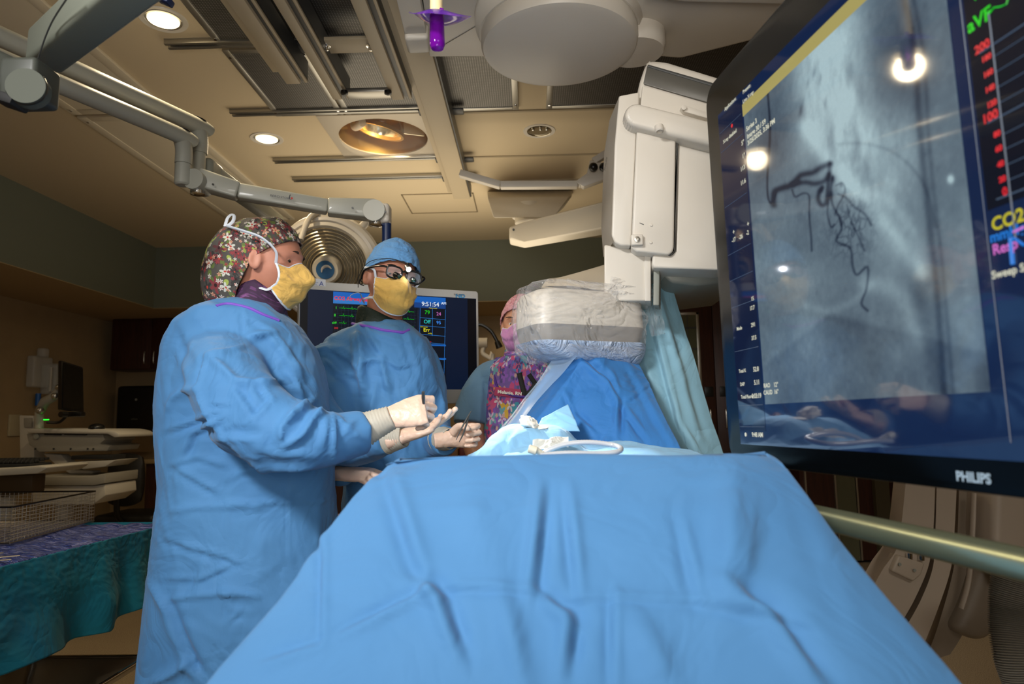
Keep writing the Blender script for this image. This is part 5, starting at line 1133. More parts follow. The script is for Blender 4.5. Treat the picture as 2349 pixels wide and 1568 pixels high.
for j in range(n2):
    for i in range(n1):
        p = ea.lerp(far, i / (n1 - 1)) + en * (wd2 * (j / (n2 - 1))); h = 0.016 * noise.noise(Vector((p.x * 14, p.y * 5, 3))) + 0.006 * noise.noise(Vector((p.x * 30, p.y * 16, 7)))
        k = i / (n1 - 1); drop = max(0, (k - 0.965) / 0.035) ** 2 * 0.03
        P[j, i] = (p.x, p.y, TZ + h * min(1, j / 4 + 0.25) - drop)
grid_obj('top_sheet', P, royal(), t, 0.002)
bmx = BM(); q = [ea + en * 0.02, far - ed * 0.03 + en * 0.02, far - ed * 0.03 + en * wd2, ea + en * wd2]
prism(bmx, [Vector((v.x, v.y, TZ - 0.045)) for v in q], (0, 0, 0.03), 0.004); obj('table_top', bmx, M_steel, t)
bot = [(-420, 1700), (-150, 1610), (0, 1545), (40, 1525), (90, 1498), (135, 1478), (165, 1462), (220, 1448), (262, 1418), (300, 1393), (352, 1386), (400, 1372), (430, 1360)]
M_tealdark = cloth_mat('teal_table_skirt', '#14707f', 0.8, 0.3, 0.05, '#125f78')
xg = e1.x + 0.02
bp = [PX(px, py, e0.x + 0.01 + 0.02 * math.sin(px * 0.03)) for px, py in bot]
P = ruled([ea, far], [Vector((b.x, b.y, b.z)) for b in bp], 60, 220)
for i in range(220):
    for j in range(60):
        v = j / 59; y = P[j, i, 1]; P[j, i, 0] += (0.030 * math.sin(v * 1.6) + v * (0.022 * math.sin(y * 19 + 2 * math.sin(y * 5)) + 0.012 * noise.noise(Vector((y * 9, v * 3, 1)))) + 0.004 * noise.noise(Vector((y * 70, v * 20, 5))) * (1 - v))
        if v < 0.06: P[j, i, 2] += 0.004 * noise.noise(Vector((y * 60, 0, 2)))
sk = grid_obj('skirt', P, M_tealdark, t, 0.002)
P = ruled([far, far + en * wd2], [Vector((far.x, far.y + 0.02, 0.46)), Vector((far.x, far.y + 0.02, 0.46)) + en * wd2], 10, 20); grid_obj('end_skirt', P, M_tealdark, t, 0.002)
sz = 0.30; c = PZ(338, 1504, sz)
bmx = BM(); box2(bmx, (c.x - 0.75, 0.6, sz - 0.025), (c.x, c.y, sz), 0.008); obj('lower_shelf', bmx, M_steel, t)
bmx = BM(); tube(bmx, [Vector((c.x, 0.6, sz + 0.002)), Vector((c.x, c.y, sz + 0.002)), Vector((c.x - 0.75, c.y, sz + 0.002))], 0.005, 8); obj('shelf_rim', bmx, M_chrome, t)
for (x, y) in ((c.x - 0.7, 0.66), (c.x - 0.05, 0.66), (c.x - 0.7, c.y - 0.06), (c.x - 0.42, c.y - 0.02)):
    bmx = BM(); cyl(bmx, (x, y, 0.05), (x, y, TZ - 0.045), 0.014, 12); l_ = obj('leg', bmx, M_steel, t)
    bmx = BM(); cyl(bmx, (x - 0.012, y, 0.03), (x + 0.012, y, 0.03), 0.03, 14); obj('castor', bmx, M_black, l_)
# wire basket
zb_ = TZ + 0.012; A_ = PZ(22, 1246, zb_); B_ = PZ(215, 1193, zb_); C_ = B_ + Vector((-0.62, 0.03, 0)); D_ = A_ + Vector((-0.62, 0.03, 0)); hB = W(215, 1126, B_.y).z - zb_
t = thing('wire_basket', 'fine stainless wire instrument basket on the shiny blue table sheet', 'basket', A_)
bm = BM(); Hh = Vector((0, 0, hB))
for (p, q) in ((A_, B_), (B_, C_), (C_, D_), (D_, A_)):
    for k in range(10): z = Vector((0, 0, hB * k / 9)); tube(bm, [p + z, q + z], 0.0011, 4)
    n = max(6, int((q - p).length / 0.02))
    for i in range(n + 1): c_ = p.lerp(q, i / n); tube(bm, [c_, c_ + Hh], 0.0009, 4)
for i in range(30): a_ = A_.lerp(B_, i / 29); tube(bm, [a_, a_ + (D_ - A_)], 0.0011, 4)
for i in range(16): a_ = A_.lerp(D_, i / 15); tube(bm, [a_, a_ + (B_ - A_)], 0.0011, 4)
M_wire = mat('bright_wire', '#c4bcae', 0.3, 0.9)
o = obj('wire_mesh', bm, M_wire, t); o['kind'] = 'stuff'
bm = BM(); tube(bm, [p + Hh for p in (A_, B_, C_, D_, A_)], 0.0032, 8); obj('rim', bm, mat('dark_steel_rim', '#3e3a34', 0.3, 0.9), t)
bm = BM(); tube(bm, [p for p in (A_, B_, C_, D_, A_)], 0.003, 8); obj('base_rim', bm, M_steel, t)
for i, (x0, y0, x1_, y1_) in enumerate(((-30, 1281, 46, 1274), (-60, 1291, 26, 1283), (-40, 1272, 8, 1268))):
    a_, b_ = PZ(x0, y0, TZ + 0.012), PZ(x1_, y1_, TZ + 0.012); bm = BM(); tube(bm, [a_, b_], [0.004, 0.0025], 8); o = obj('steel_instrument', bm, M_chrome)
    tag(o, ['thin steel instrument on the blue table sheet, longest of the three at the left edge', 'steel instrument nearest the table edge at left, half cut by the frame', 'short steel instrument tip behind the longest one at the left edge'][i], 'instrument', 'steel instruments on the blue sheet')
# ------------------------------------------------------------------ computer cart at left
YQ = 4.2
M_cart = mat('dim_white_plastic', '#b9b4a8', 0.45)
def pp(name, l, Y, dep, parent, m, bev=0.006, label=None):
    bm = BM(); prism(bm, [W(x, y, Y) for x, y in l], (0, dep, 0), bev, 2); return obj(name, bm, m, parent, 35, label)
ct = thing('computer_cart', 'off-white hospital computer cart with a tray and folding keyboard shelf', 'computer cart', (W(150, 1000, YQ).x, YQ, 0))
pp('worktop', [(58, 985), (75, 982), (240, 984), (262, 988), (273, 994), (272, 1002), (262, 1003), (246, 995), (62, 993)], YQ, 0.4, ct, M_cart, 0.008)
pp('drawer_body', [(60, 994), (236, 996), (240, 1008), (228, 1018), (252, 1022), (246, 1034), (90, 1036), (66, 1020)], YQ + 0.03, 0.34, ct, mat('dim_grey_plastic', '#8f8b80', 0.5))
for x0, x1_ in ((101, 139), (147, 197)): pp('drawer_slot', [(x0, 994), (x1_, 995), (x1_, 998), (x0, 997)], YQ + 0.02, 0.02, ct, M_blackm, 0.001)
bm = BM(); p = W(84, 1000, YQ + 0.025); lathe(bm, [(0.018, 0), (0.018, 0.006), (0.008, 0.008)], p, (0, -1, 0), 16); obj('lock', bm, M_grey, ct)
for px in (81, 123, 162, 201, 214): obj('foot_screw', sph(BM(), W(px, 1029, YQ + 0.02), 0.006, n=8), M_blackm, ct)
pp('mast', [(44, 952), (76, 953), (80, 1090), (46, 1090)], YQ + 0.15, 0.1, ct, M_cart)
pp('mast_face', [(54, 958), (72, 958), (73, 980), (55, 980)], YQ + 0.14, 0.02, ct, mat('dim_grey_plastic', '#8f8b80', 0.5), 0.003)
pp('folding_arm', [(98, 1040), (140, 1042), (172, 1078), (215, 1080), (212, 1086), (160, 1086), (130, 1068)], YQ + 0.1, 0.08, ct, M_cart)
ks = pp('keyboard_shelf', [(154, 1060), (266, 1055), (240, 1070), (190, 1076), (165, 1068)], YQ - 0.05, 0.25, ct, M_cart, 0.006)
bm = BM(); bx(bm, W(215, 1052, YQ) + Vector((0, 0.05, 0.01)), (0.26, 0.14, 0.025), None, 0.004)
for i in range(12):
    for j in range(3): bx(bm, W(215, 1055, YQ) + Vector((-0.12 + i * 0.0215, -0.0 + j * 0.04, 0.016)), (0.017, 0.03, 0.01), None, 0.002, 1)
o = obj('computer_keyboard', bm, M_blackm); tag(o, 'black keyboard on the folding shelf under the cart tray', 'keyboard')
pp('base_box', [(74, 1092), (206, 1092), (242, 1085), (240, 1108), (214, 1113), (74, 1113)], YQ - 0.1, 0.35, ct, mat('dim_grey_plastic', '#8f8b80', 0.5))
pp('lower_box', [(74, 1113), (214, 1114), (240, 1110), (242, 1136), (214, 1156), (74, 1156)], YQ - 0.08, 0.33, ct, M_cart)
bm = BM(); cyl(bm, (W(120, 1150, YQ).x, YQ + 0.1, 0.08), (W(120, 1150, YQ).x, YQ + 0.1, W(120, 1150, YQ).z), 0.04, 16); obj('column', bm, M_cart, ct)
bm = BM(); bx(bm, (W(120, 1150, YQ).x, YQ + 0.1, 0.06), (0.5, 0.45, 0.05), None, 0.02); obj('castor_base', bm, M_cart, ct)
sh = thing('round_stool_pad', 'rounded black mouse on the cart tray', 'mouse', W(210, 980, YQ)); bpy.data.objects.remove(sh)
bm = BM(); c = W(210, 981, YQ) + Vector((0, 0.05, 0)); sph(bm, c, (0.045, 0.05, 0.028)); o = obj('cable_puck', bm, M_black); tag(o, 'rounded black device lying on the cart tray', 'device')
# cart monitor
cm = thing('cart_monitor', 'switched-off black monitor on a jointed arm above the cart', 'monitor', W(165, 945, YQ))
bm = BM(); q = [W(142, 826, YQ - 0.1), W(191, 842, YQ + 0.12), W(193, 946, YQ + 0.12), W(141, 939, YQ - 0.1)]; prism(bm, q, (-0.035, 0.015, 0), 0.006); obj('housing', bm, M_black, cm)
nrm = (q[1] - q[0]).cross(q[2] - q[0]).normalized(); nrm = nrm if nrm.dot(Vector((0.3, -1, 0))) > 0 else -nrm
cq = sum(q, Vector()) / 4; bm = BM(); prism(bm, [cq + (v - cq) * 0.92 + nrm * 0.002 for v in q], nrm * 0.001); obj('screen', bm, mat('dark_screen', '#0b0d0d', 0.12), cm)
bm = BM(); tube(bm, [W(92, 942, YQ + 0.05), W(104, 920, YQ), W(126, 908, YQ), W(138, 888, YQ)], [0.028, 0.03, 0.028, 0.02], 12); obj('arm', bm, mat('dim_grey_plastic', '#8f8b80', 0.5), cm)
for px, py in ((92, 941), (126, 908), (136, 888)): obj('arm_joint', sph(BM(), W(px, py, YQ - 0.02), 0.022, n=14), M_alu, cm)
bm = BM(); cyl(bm, W(90, 945, YQ + 0.08), W(90, 985, YQ + 0.08), 0.025, 14); obj('arm_post', bm, M_cart, cm)
bm = BM(); bx(bm, W(168, 950, YQ), (0.13, 0.05, 0.03), None, 0.008); obj('speaker_bar', bm, M_black, cm)
bm = BM(); cyl(bm, W(139, 950, YQ - 0.1), W(152, 950, YQ - 0.06), 0.018, 14); tube(bm, smooth_path([W(150, 956, YQ - 0.05), W(135, 968, YQ - 0.05), W(108, 968, YQ - 0.05)], 5), 0.009, 8); o = obj('handset', bm, M_black); tag(o, 'black corded scanner handset hanging beside the cart monitor', 'scanner')
bm = BM(); bx(bm, W(106, 962, YQ + 0.02), (0.03, 0.01, 0.006), None, 0.001); obj('status_light', bm, emat('green_led', '#18e028', 3.0), ct)
# near white keyboard stand at the left edge
t = thing('side_stand', 'rounded off-white keyboard stand cut by the left edge', 'stand', (W(20, 1080, 3.6).x, 3.6, 0))
pp('shelf', [(-120, 1078), (0, 1074), (88, 1068), (107, 1070), (104, 1076), (86, 1086), (0, 1091), (-120, 1094)], 3.45, 0.34, t, M_cart, 0.008)
pp('post', [(-20, 1090), (75, 1088), (72, 1130), (0, 1140)], 3.55, 0.1, t, mat('brown_side_panel', '#4a3a26', 0.6))
bm = BM(); cyl(bm, (W(0, 1080, 3.6).x, 3.65, 0.03), (W(0, 1080, 3.6).x, 3.65, W(0, 1085, 3.6).z), 0.05, 16); bx(bm, (W(0, 1080, 3.6).x, 3.65, 0.03), (0.5, 0.5, 0.05), None, 0.02); obj('column', bm, M_cart, t)
bm = BM(); c = W(10, 1064, 3.6)
bx(bm, c + Vector((0, 0.03, -0.012)), (0.36, 0.17, 0.03), None, 0.008)
for i in range(15):
    for j in range(4): bx(bm, c + Vector((-0.165 + i * 0.0235, -0.03 + j * 0.038, 0.010 + 0.004 * j)), (0.018, 0.03, 0.014), None, 0.003, 1)
o = obj('computer_keyboard', bm, M_blackm); tag(o, 'black keyboard on the rounded stand at the left edge', 'keyboard')
# wall items
YW = lambda px, py: PX(px, py, XLL + 0.01)
t = thing('wall_pouches', 'clear plastic tubes and pouches hanging on the dim left wall', 'pouches', YW(85, 900))
cp_m = NT('clear_pouch'); cp_m.set(color=(0.8, 0.85, 0.85, 1), rough=0.1, alpha=0.28, spec=0.9)
for (x0, y0, x1_, y1_) in ((62, 815, 97, 890), (95, 835, 112, 905), (112, 833, 130, 900), (84, 798, 92, 820)):
    bm = BM(); a_, b_ = YW(x0, y0), YW(x1_, y1_); c_ = (a_ + b_) / 2; bx(bm, (XLL + 0.05, c_.y, c_.z), (0.07, abs(b_.y - a_.y) + 0.02, abs(a_.z - b_.z)), None, 0.015, 3); obj('pouch', bm, cp_m.m, t)
for (px, py, h_) in ((97, 870, 0.2), (118, 870, 0.26)): bm = BM(); p = YW(px, py); cyl(bm, (XLL + 0.08, p.y, p.z - h_ / 2), (XLL + 0.08, p.y, p.z + h_ / 2), 0.012, 10); obj('tube', bm, M_cart, t)
bm = BM(); p = YW(79, 916); cyl(bm, (XLL + 0.04, p.y, p.z - 0.05), (XLL + 0.04, p.y, p.z + 0.05), 0.02, 12); obj('blue_clip', bm, mat('blue_clip', '#1d5fae', 0.4), t)
bm = BM(); p = YW(34, 975); bx(bm, (XLL + 0.01, p.y, p.z), (0.02, 0.13, 0.17), None, 0.005); o = obj('switch_plate', bm, mat('ivory_switch', '#b3a98c', 0.4)); tag(o, 'ivory wall switch plate low on the dim left wall', 'switch')
bm = BM(); p = YW(55, 975)

# ------------------------------------------------------------------ small monitor behind the surgeons
mw = Vector((0.912, 0.41, 0)).normalized(); mr = W(1097, 668, 2.95); MWD = 0.755; mn = Vector((mw.y, -mw.x, 0)); mn = mn if mn.y < 0 else -mn
ml = mr - mw * MWD; zT2, zB2 = mr.z, W(1086, 925, 2.95).z
def MQ(px, py, off=0.0): return PP(px, py, mr + mn * off, mn)
t = thing('vitals_monitor', 'pale-framed hanging monitor showing green heart traces and vital numbers behind the surgeons', 'monitor', Vector((ml.x, ml.y, zB2)))
def MV(a, z, off=0.0): return Vector((ml.x, ml.y, 0)) + mw * a + Vector((0, 0, z)) + mn * off
bm = BM(); prism(bm, [MV(a, z, -0.055) for a, z in rrect(0, zB2, MWD, zT2, 0.012, 4)], mn * 0.055, 0.004); obj('frame', bm, mat('pale_grey_frame', '#b9b8b4', 0.35), t)
def maz(px, py): p = MQ(px, py) - Vector((ml.x, ml.y, 0)); return p.dot(mw), p.z
_sm = screen_mat
def screen_mat(name, col, st=1.0, rough=0.3):
    m = _sm(name, col, st * 0.9, 0.35); m.node_tree.nodes['Principled BSDF'].inputs['Specular IOR Level'].default_value = 0.2; return m
def mquad(name, px0, py0, px1, py1, m, off, parent):
    (a0, z0), (a1, z1) = maz(px0, py1), maz(px1, py0); bm = BM(); bm.faces.new([bm.verts.new(MV(a, z, off)) for a, z in ((a0, z0), (a1, z0), (a1, z1), (a0, z1))]); return obj(name, bm, m, parent, None, recalc=False)
za, zb2 = maz(900, 674)[1], maz(1085, 893)[1]; a0 = maz(688, 700)[0]; a1 = maz(1092, 700)[0]
bm = BM(); prism(bm, [MV(a, z, 0.0) for a, z in ((a0, zb2), (a1, zb2), (a1, za), (a0, za))], mn * 0.001); sc_ = obj('screen', bm, screen_mat('vitals_screen_navy', '#07142b', 0.9, 0.15), t)
aL = maz(764, 700)[0]; aR = maz(1022, 700)[0]
def mq2(name, a_, z_, b_, y_, m, off=0.0016): bm = BM(); bm.faces.new([bm.verts.new(MV(p, q_, off)) for p, q_ in ((a_, z_), (b_, z_), (b_, y_), (a_, y_))]); return obj(name, bm, m, sc_, None, recalc=False)
mq2('left_border', a0 + 0.002, zb2 + 0.002, maz(706, 700)[0], za - 0.002, screen_mat('screen_black', '#020308', 0.8, 0.15)); mq2('right_border', maz(1072, 700)[0], zb2 + 0.002, a1 - 0.002, za - 0.002, screen_mat('screen_black2', '#020308', 0.8, 0.15))
mq2('header_bar', aL, za - 0.030, aR, za - 0.004, screen_mat('header_blue', '#1257a8', 1.0, 0.15)); mq2('wave_panel', aL, zb2 + 0.02, maz(958, 700)[0], za - 0.052, screen_mat('wave_black', '#050b16', 0.9, 0.15))
mq2('alarm_bar', aL, za - 0.052, maz(850, 700)[0], za - 0.030, screen_mat('alarm_blue', '#2c6eb4', 1.0, 0.15)); mq2('clock_bar', maz(950, 700)[0], za - 0.052, aR, za - 0.030, screen_mat('clock_blue', '#123a78', 1.0, 0.15)); mq2('number_panel', maz(963, 700)[0], zb2 + 0.002, aR, za - 0.054, screen_mat('number_black', '#060c18', 0.9, 0.15))
def mtext(bm, s, px, py, h, sx=1.0, off=0.0024, al='LEFT', b=0.0): p = MQ(px, py, off); text_bm(bm, s, p, mw, (0, 0, 1), h, al, sx=sx, bold=b)
bm = BM(); mtext(bm, 'CO2 Airway/Sample', 766, 687, 0.0155, b=0.0006); obj('alarm_text', bm, TR_, sc_, None)
bm = BM(); mtext(bm, '9:51:54', 967, 701, 0.019); mtext(bm, 'AM', 1012, 698, 0.0115); mtext(bm, 'N/A', 965, 778, 0.012); obj('clock_text', bm, screen_mat('bright_white_text', '#e8f0f4', 1.0), sc_, None)
bm = BM(); mtext(bm, '79', 974, 720, 0.017); mtext(bm, 'I', 770, 708, 0.010, b=.0004); mtext(bm, 'II', 766, 725, 0.010, b=.0004); mtext(bm, 'aVF', 762, 742, 0.0085, b=.0004)
z6 = [0, .0004, 0, .001, .0, -.0015, .009, -.003, 0, .001, .0015, .0005]
for (y0_, x0_, x1_) in ((706, 778, 822), (723, 778, 812), (740, 778, 795), (714, 928, 950), (731, 926, 950), (748, 930, 949)):
    p, q_ = MQ(x0_, y0_, 0.0024), MQ(x1_, y0_ + (x1_ - x0_) * 0.07, 0.0024); n = max(8, int((q_ - p).length / 0.0028)); tube(bm, [p.lerp(q_, i / n) + Vector((0, 0, z6[i % 12])) for i in range(n + 1)], 0.0007, 4)
obj('green_traces', bm, TG, sc_, None)
bm = BM(); mtext(bm, 'Off', 972, 741, 0.016); obj('temperature_value', bm, screen_mat('teal_text', '#28c8c0', 1.0), sc_, None)
bm = BM(); mtext(bm, '95', 1001, 743, 0.015); obj('saturation_value', bm, screen_mat('blue_text', '#3c8cf0', 1.0), sc_, None)
bm = BM(); mtext(bm, '24', 1001, 723, 0.015); obj('respiration_value', bm, TP, sc_, None)
bm = BM(); mtext(bm, 'Err', 971, 760, 0.016); mtext(bm, 'Measurements', 984, 707, 0.0045); mtext(bm, 'NIBP (mmHg)', 964, 750, 0.0040); mtext(bm, 'mmHg', 982, 765, 0.0045); obj('yellow_text', bm, screen_mat('yellow_text', '#e8e020', 1.0), sc_, None)
bm = BM(); mtext(bm, 'ABP', 983, 785, 0.005); mtext(bm, '200', 766, 754, 0.008); obj('small_red_text', bm, TR_, sc_, None)
bm = BM()
for (x0_, y0_, x1_, y1_) in ((963, 728, 1022, 733), (963, 746, 1022, 751), (963, 766, 1022, 771), (963, 784, 1020, 789), (963, 820, 1020, 825), (992, 708, 992, 770), (964, 706, 960, 880), (1022, 710, 1018, 880)):
    tube(bm, [MQ(x0_, y0_, 0.0022), MQ(x1_, y1_, 0.0022)], 0.0008, 4)
obj('cell_lines', bm, screen_mat('cell_line_blue', '#2d74c0', 0.9, 0.15), sc_, None)
bm = BM(); 
for i in range(24): x = 775 + i * 8; tube(bm, [MQ(x, 692 + (x - 690) * 0.07, 0.0019), MQ(x, 760, 0.0019)], 0.00035, 3)
for i in range(9): tube(bm, [MQ(766, 694 + i * 8, 0.0019), MQ(955, 707 + i * 8, 0.0019)], 0.00035, 3)
obj('wave_grid', bm, screen_mat('dim_grid', '#2a3c58', 0.7, 0.15), sc_, None)
mq2('lower_bar', maz(963, 700)[0], maz(990, 791)[1] - 0.004, aR, maz(990, 791)[1] + 0.003, screen_mat('header_blue2', '#1257a8', 1.0, 0.15), 0.0023); mq2('bottom_bar', maz(963, 700)[0], maz(990, 822)[1] - 0.004, aR, maz(990, 822)[1] + 0.003, screen_mat('header_blue3', '#1257a8', 1.0, 0.15), 0.0023)
bm = BM(); mtext(bm, 'RADIANCE', 1041, 677, 0.0085, sx=0.85, off=0.0006); obj('brand_lettering', bm, M_blackm, t, None)
bm = BM(); mtext(bm, 'ND', 1045, 682, 0.016, sx=1.3, off=0.0003, b=0.0012); obj('brand_shadow_letters', bm, mat('print_blue', '#4a90c0', 0.4), t, None)
bm = BM(); prism(bm, [MQ(x, y, 0.0) for x, y in ((692, 635), (747, 641), (747, 657), (690, 650))], mn * 0.001); st = obj('sticker', bm, mat('sticker_white', '#d8dbe0', 0.5), t, None, label='white asset sticker')
bm = BM(); mtext(bm, 'A', 732, 655, 0.019, off=0.0016); mtext(bm, 'EasySuite', 716, 648, 0.0045, off=0.0016); mtext(bm, 'Display', 718, 652, 0.0035, off=0.0016); obj('sticker_text', bm, mat('sticker_blue', '#1f3f9a', 0.5), st, None)
bm = BM(); pc = W(887, 700, 2.75); box2(bm, (pc.x - 0.06, 2.72, W(887, 760, 2.75).z), (pc.x + 0.06, 2.80, W(887, 690, 2.75).z), 0.008); obj('mount_bracket', bm, M_dgrey, t)
# ------------------------------------------------------------------ people: builders
def crisp():
    pass
def skin_mat(name, col):
    t = NT(name); p = t.objc(); f = t.noise(30, 4, p); c = s2l(col)
    t.set(color=t.ramp(f, [(0.3, tuple(x * 0.86 for x in c[:3]) + (1,)), (0.7, c)]), rough=0.5, sss=0.08, normal=t.bump(t.noise(300, 2, p), 0.12, 0.001)); t.b.inputs['Subsurface Radius'].default_value = (0.01, 0.004, 0.002); return t.m
M_skinA = skin_mat('skin_pink', '#c98a72'); M_skinB = skin_mat('skin_tan', '#b98068'); M_skinC = skin_mat('skin_light', '#cf9678')
M_sclera = mat('eye_white', '#d9d2c8', 0.2); M_iris = mat('iris_brown', '#3a2417', 0.15); M_pupil = mat('pupil', '#050505', 0.05)
M_hair = mat('brown_hair', '#3a2518', 0.6); M_maskw = mat('mask_white_binding', '#d6dde6', 0.8)
M_mask = cloth_mat('yellow_mask', '#e6bd68', 0.85, 0.25, 0.2, '#dcb05c', sc=2.5); M_maskp = cloth_mat('pink_mask', '#c588bd', 0.85, 0.25, 0.2, sc=2.5)
def glove_mat():
    t = NT('latex_glove'); p = t.pos(); rd = t.math('ABSOLUTE', t.math('SUBTRACT', t.noise(45, 3, p, 0.5, dist=0.8), 0.5))
    t.set(color=s2l('#e3c3ae'), rough=0.38, sss=0.1, normal=t.bump(rd, 0.25, 0.01)); t.b.inputs['Subsurface Radius'].default_value = (0.01, 0.005, 0.003); return t.m
M_glove = glove_mat(); M_cuff = mat('glove_cuff_cream', '#ebe7da', 0.45, bump=0.2, bscale=60)
def hrot(yaw, pitch=0, roll=0): return Matrix.Rotation(R(yaw), 3, 'Z') @ Matrix.Rotation(R(pitch), 3, 'Y') @ Matrix.Rotation(R(roll), 3, 'X')
def G_(y, z, cy, cz, sy, sz): return math.exp(-((y - cy) / sy) ** 2 - ((z - cz) / sz) ** 2)
def head_bm(C, H, neck_to, scale=1.0, neck_r=0.055, ears=True):
    bm = BM(); t = BM(); bmesh.ops.create_uvsphere(t, u_segments=72, v_segments=56, radius=1.0)
    for v in t.verts:
        x, y, z = v.co
        sz = 0.118; fx = 0.094 if x > 0 else 0.098; sy = 0.077
        X, Y, Z = x * fx, y * sy, z * sz
        if z < 0.1:
            k = min(1, (0.1 - z) / 1.1); Y *= 1 - 0.30 * k ** 1.4
            if x < 0: X *= 1 - 0.45 * k ** 1.2
            else: X *= 1 - 0.02 * k
        if z < -0.75 and x > 0: X += 0.012 * (-z - 0.75) / 0.25
        if x > 0:
            a = abs(Y)
            X += 0.006 * G_(a, Z, 0.02, 0.024, 0.03, 0.010)           # brow
            X -= 0.012 * G_(a, Z, 0.033, 0.001, 0.016, 0.012)         # sockets
            X += 0.021 * G_(Y, Z, 0, -0.036, 0.010, 0.014) + 0.012 * G_(Y, Z, 0, -0.012, 0.007, 0.018) + 0.006 * G_(a, Z, 0.014, -0.042, 0.006, 0.007)  # nose
            X += 0.006 * G_(Y, Z, 0, -0.066, 0.020, 0.006) + 0.006 * G_(Y, Z, 0, -0.077, 0.018, 0.006) - 0.004 * G_(Y, Z, 0, -0.0715, 0.02, 0.002)   # lips
            X += 0.008 * G_(Y, Z, 0, -0.103, 0.02, 0.012)             # chin
            X += 0.005 * G_(a, Z, 0.045, -0.028, 0.018, 0.018)        # cheek
        v.co = Vector((X, Y, Z)) * scale
    if ears:
        for s in (-1, 1):
            e = BM(); bmesh.ops.create_uvsphere(e, u_segments=20, v_segments=14, radius=1)
            for v in e.verts:
                p = v.co; rr_ = math.hypot(p.x, p.z); dish = 0.45 * math.exp(-(rr_ / 0.55) ** 2) if p.y * s > 0 else 0
                v.co = Vector((-0.004 + p.x * 0.018, s * (0.079 + (abs(p.y) * 0.010 * (1 if p.y * s > 0 else -1) - dish * 0.012) + 0.010 * max(0, -p.x)), -0.014 + p.z * (0.032 if p.z > 0 else 0.027))) * scale
            add_mesh(t, e)
    add_mesh(bm, t, Matrix.Translation(C) @ H.to_4x4())
    n0 = C + H @ Vector((-0.022, 0, -0.06)) * scale; n1 = Vector(neck_to); m = n0.lerp(n1, 0.5) + Vector((0, 0, 0.0))
    tube(bm, smooth_path([n0, m, n1], 5), lerpl([neck_r * 0.98, neck_r, neck_r * 1.15], 11), 24)
    return bm
def eyes(C, H, parent, scale=1.0, iris=None, gaze=(0, 0)):
    for s in (-1, 1):
        c = C + H @ Vector((0.0630, s * 0.033, 0.001)) * scale
        e = obj('eye', sph(BM(), c, 0.0125 * scale, n=24), M_sclera, parent)
        d = (H @ (Matrix.Rotation(R(gaze[0]), 3, 'Z') @ Matrix.Rotation(R(gaze[1]), 3, 'Y') @ Vector((1, 0, 0)))).normalized()
        obj('iris', lathe(BM(), [(0.0062 * scale, 0.0), (0.0055 * scale, 0.0008), (0.0001, 0.0012)], c + d * 0.0113 * scale, d, 20), iris or M_iris, e)
        obj('pupil', lathe(BM(), [(0.0026 * scale, 0.0), (0.0001, 0.0004)], c + d * 0.0125 * scale, d, 14), M_pupil, e)
        bm = BM(); bmesh.ops.create_uvsphere(bm, u_segments=32, v_segments=24, radius=0.0137 * scale)
        kill = [v for v in bm.verts if v.co.x > 0.002 and -0.0050 * scale + 24 * v.co.y ** 2 < v.co.z < 0.0038 * scale - 24 * v.co.y ** 2]
        bmesh.ops.delete(bm, geom=kill, context='VERTS'); bm.transform(Matrix.Translation(c) @ H.to_4x4()); obj('eyelid', bm, parent_skin, e, 180)
        bm = BM(); pts_ = [C + H @ Vector((0.0935 - 0.007 * k * k - 0.002, s * 0.034 + k * 0.021, 0.023 + 0.004 * (1 - k * k) + 0.001 * k * s)) * scale for k in np.linspace(-1, 1, 9)]
        tube(bm, pts_, [0.001, 0.0028, 0.0034, 0.0036, 0.0036, 0.0032, 0.0028, 0.002, 0.001], 8, flat=0.7); obj('eyebrow', bm, M_hair, parent)
def cap_grid(C, H, n, amax, rad, nv=48, nu=96, wr=0.0):
    """dome around the head: pole n (head space), amax(phi) rim angle, rad(d) radius in direction d"""
    n = Vector(n).normalized(); u = Vector((0, 1, 0)); w = n.cross(u).normalized()   # w points forward/down
    P = np.zeros((nv, nu + 1, 3)); UV = np.zeros((nv, nu + 1, 2))
    for j in range(nv):
        for i in range(nu + 1):
            ph = 2 * math.pi * i / nu; al = amax(ph) * (0.02 + 0.98 * j / (nv - 1))
            d = n * math.cos(al) + (w * math.cos(ph) + u * math.sin(ph)) * math.sin(al)
            r = rad(d) * (1 + wr * noise.noise(d * 5) + wr * 0.8 * (j / nv) ** 3 * math.sin(ph * 26 + 3 * noise.noise(d * 3)) * 0.5)
            P[j, i] = C + H @ (d * r); UV[j, i] = (al * math.cos(ph), al * math.sin(ph))
    return P, UV
def cap_obj(name, P, UV, m, parent, th=0.0025, label=None):
    nj, ni = P.shape[:2]; idx = np.arange(nj * ni).reshape(nj, ni)
    F = np.stack([idx[:-1, :-1], idx[:-1, 1:], idx[1:, 1:], idx[1:, :-1]], -1).reshape(-1, 4)
    me = bpy.data.meshes.new(name); me.from_pydata(P.reshape(-1, 3).tolist(), [], F.tolist()); uvl = me.uv_layers.new(name='UVMap')
    uvl.data.foreach_set('uv', UV.reshape(-1, 2)[F.ravel()].astype(np.float32).ravel()); me.materials.append(m)
    o = bpy.data.objects.new('t', me); COL.objects.link(o); md = o.modifiers.new('s', 'SOLIDIFY'); md.thickness = th; md.offset = -1
    dg = bpy.context.evaluated_depsgraph_get(); dg.update(); me2 = bpy.data.meshes.new_from_object(o.evaluated_get(dg)); bpy.data.objects.remove(o)
    me2.name = name; me2.shade_smooth(); o = bpy.data.objects.new(name, me2); link(o, parent)
    if label: o['label'] = label
    return o
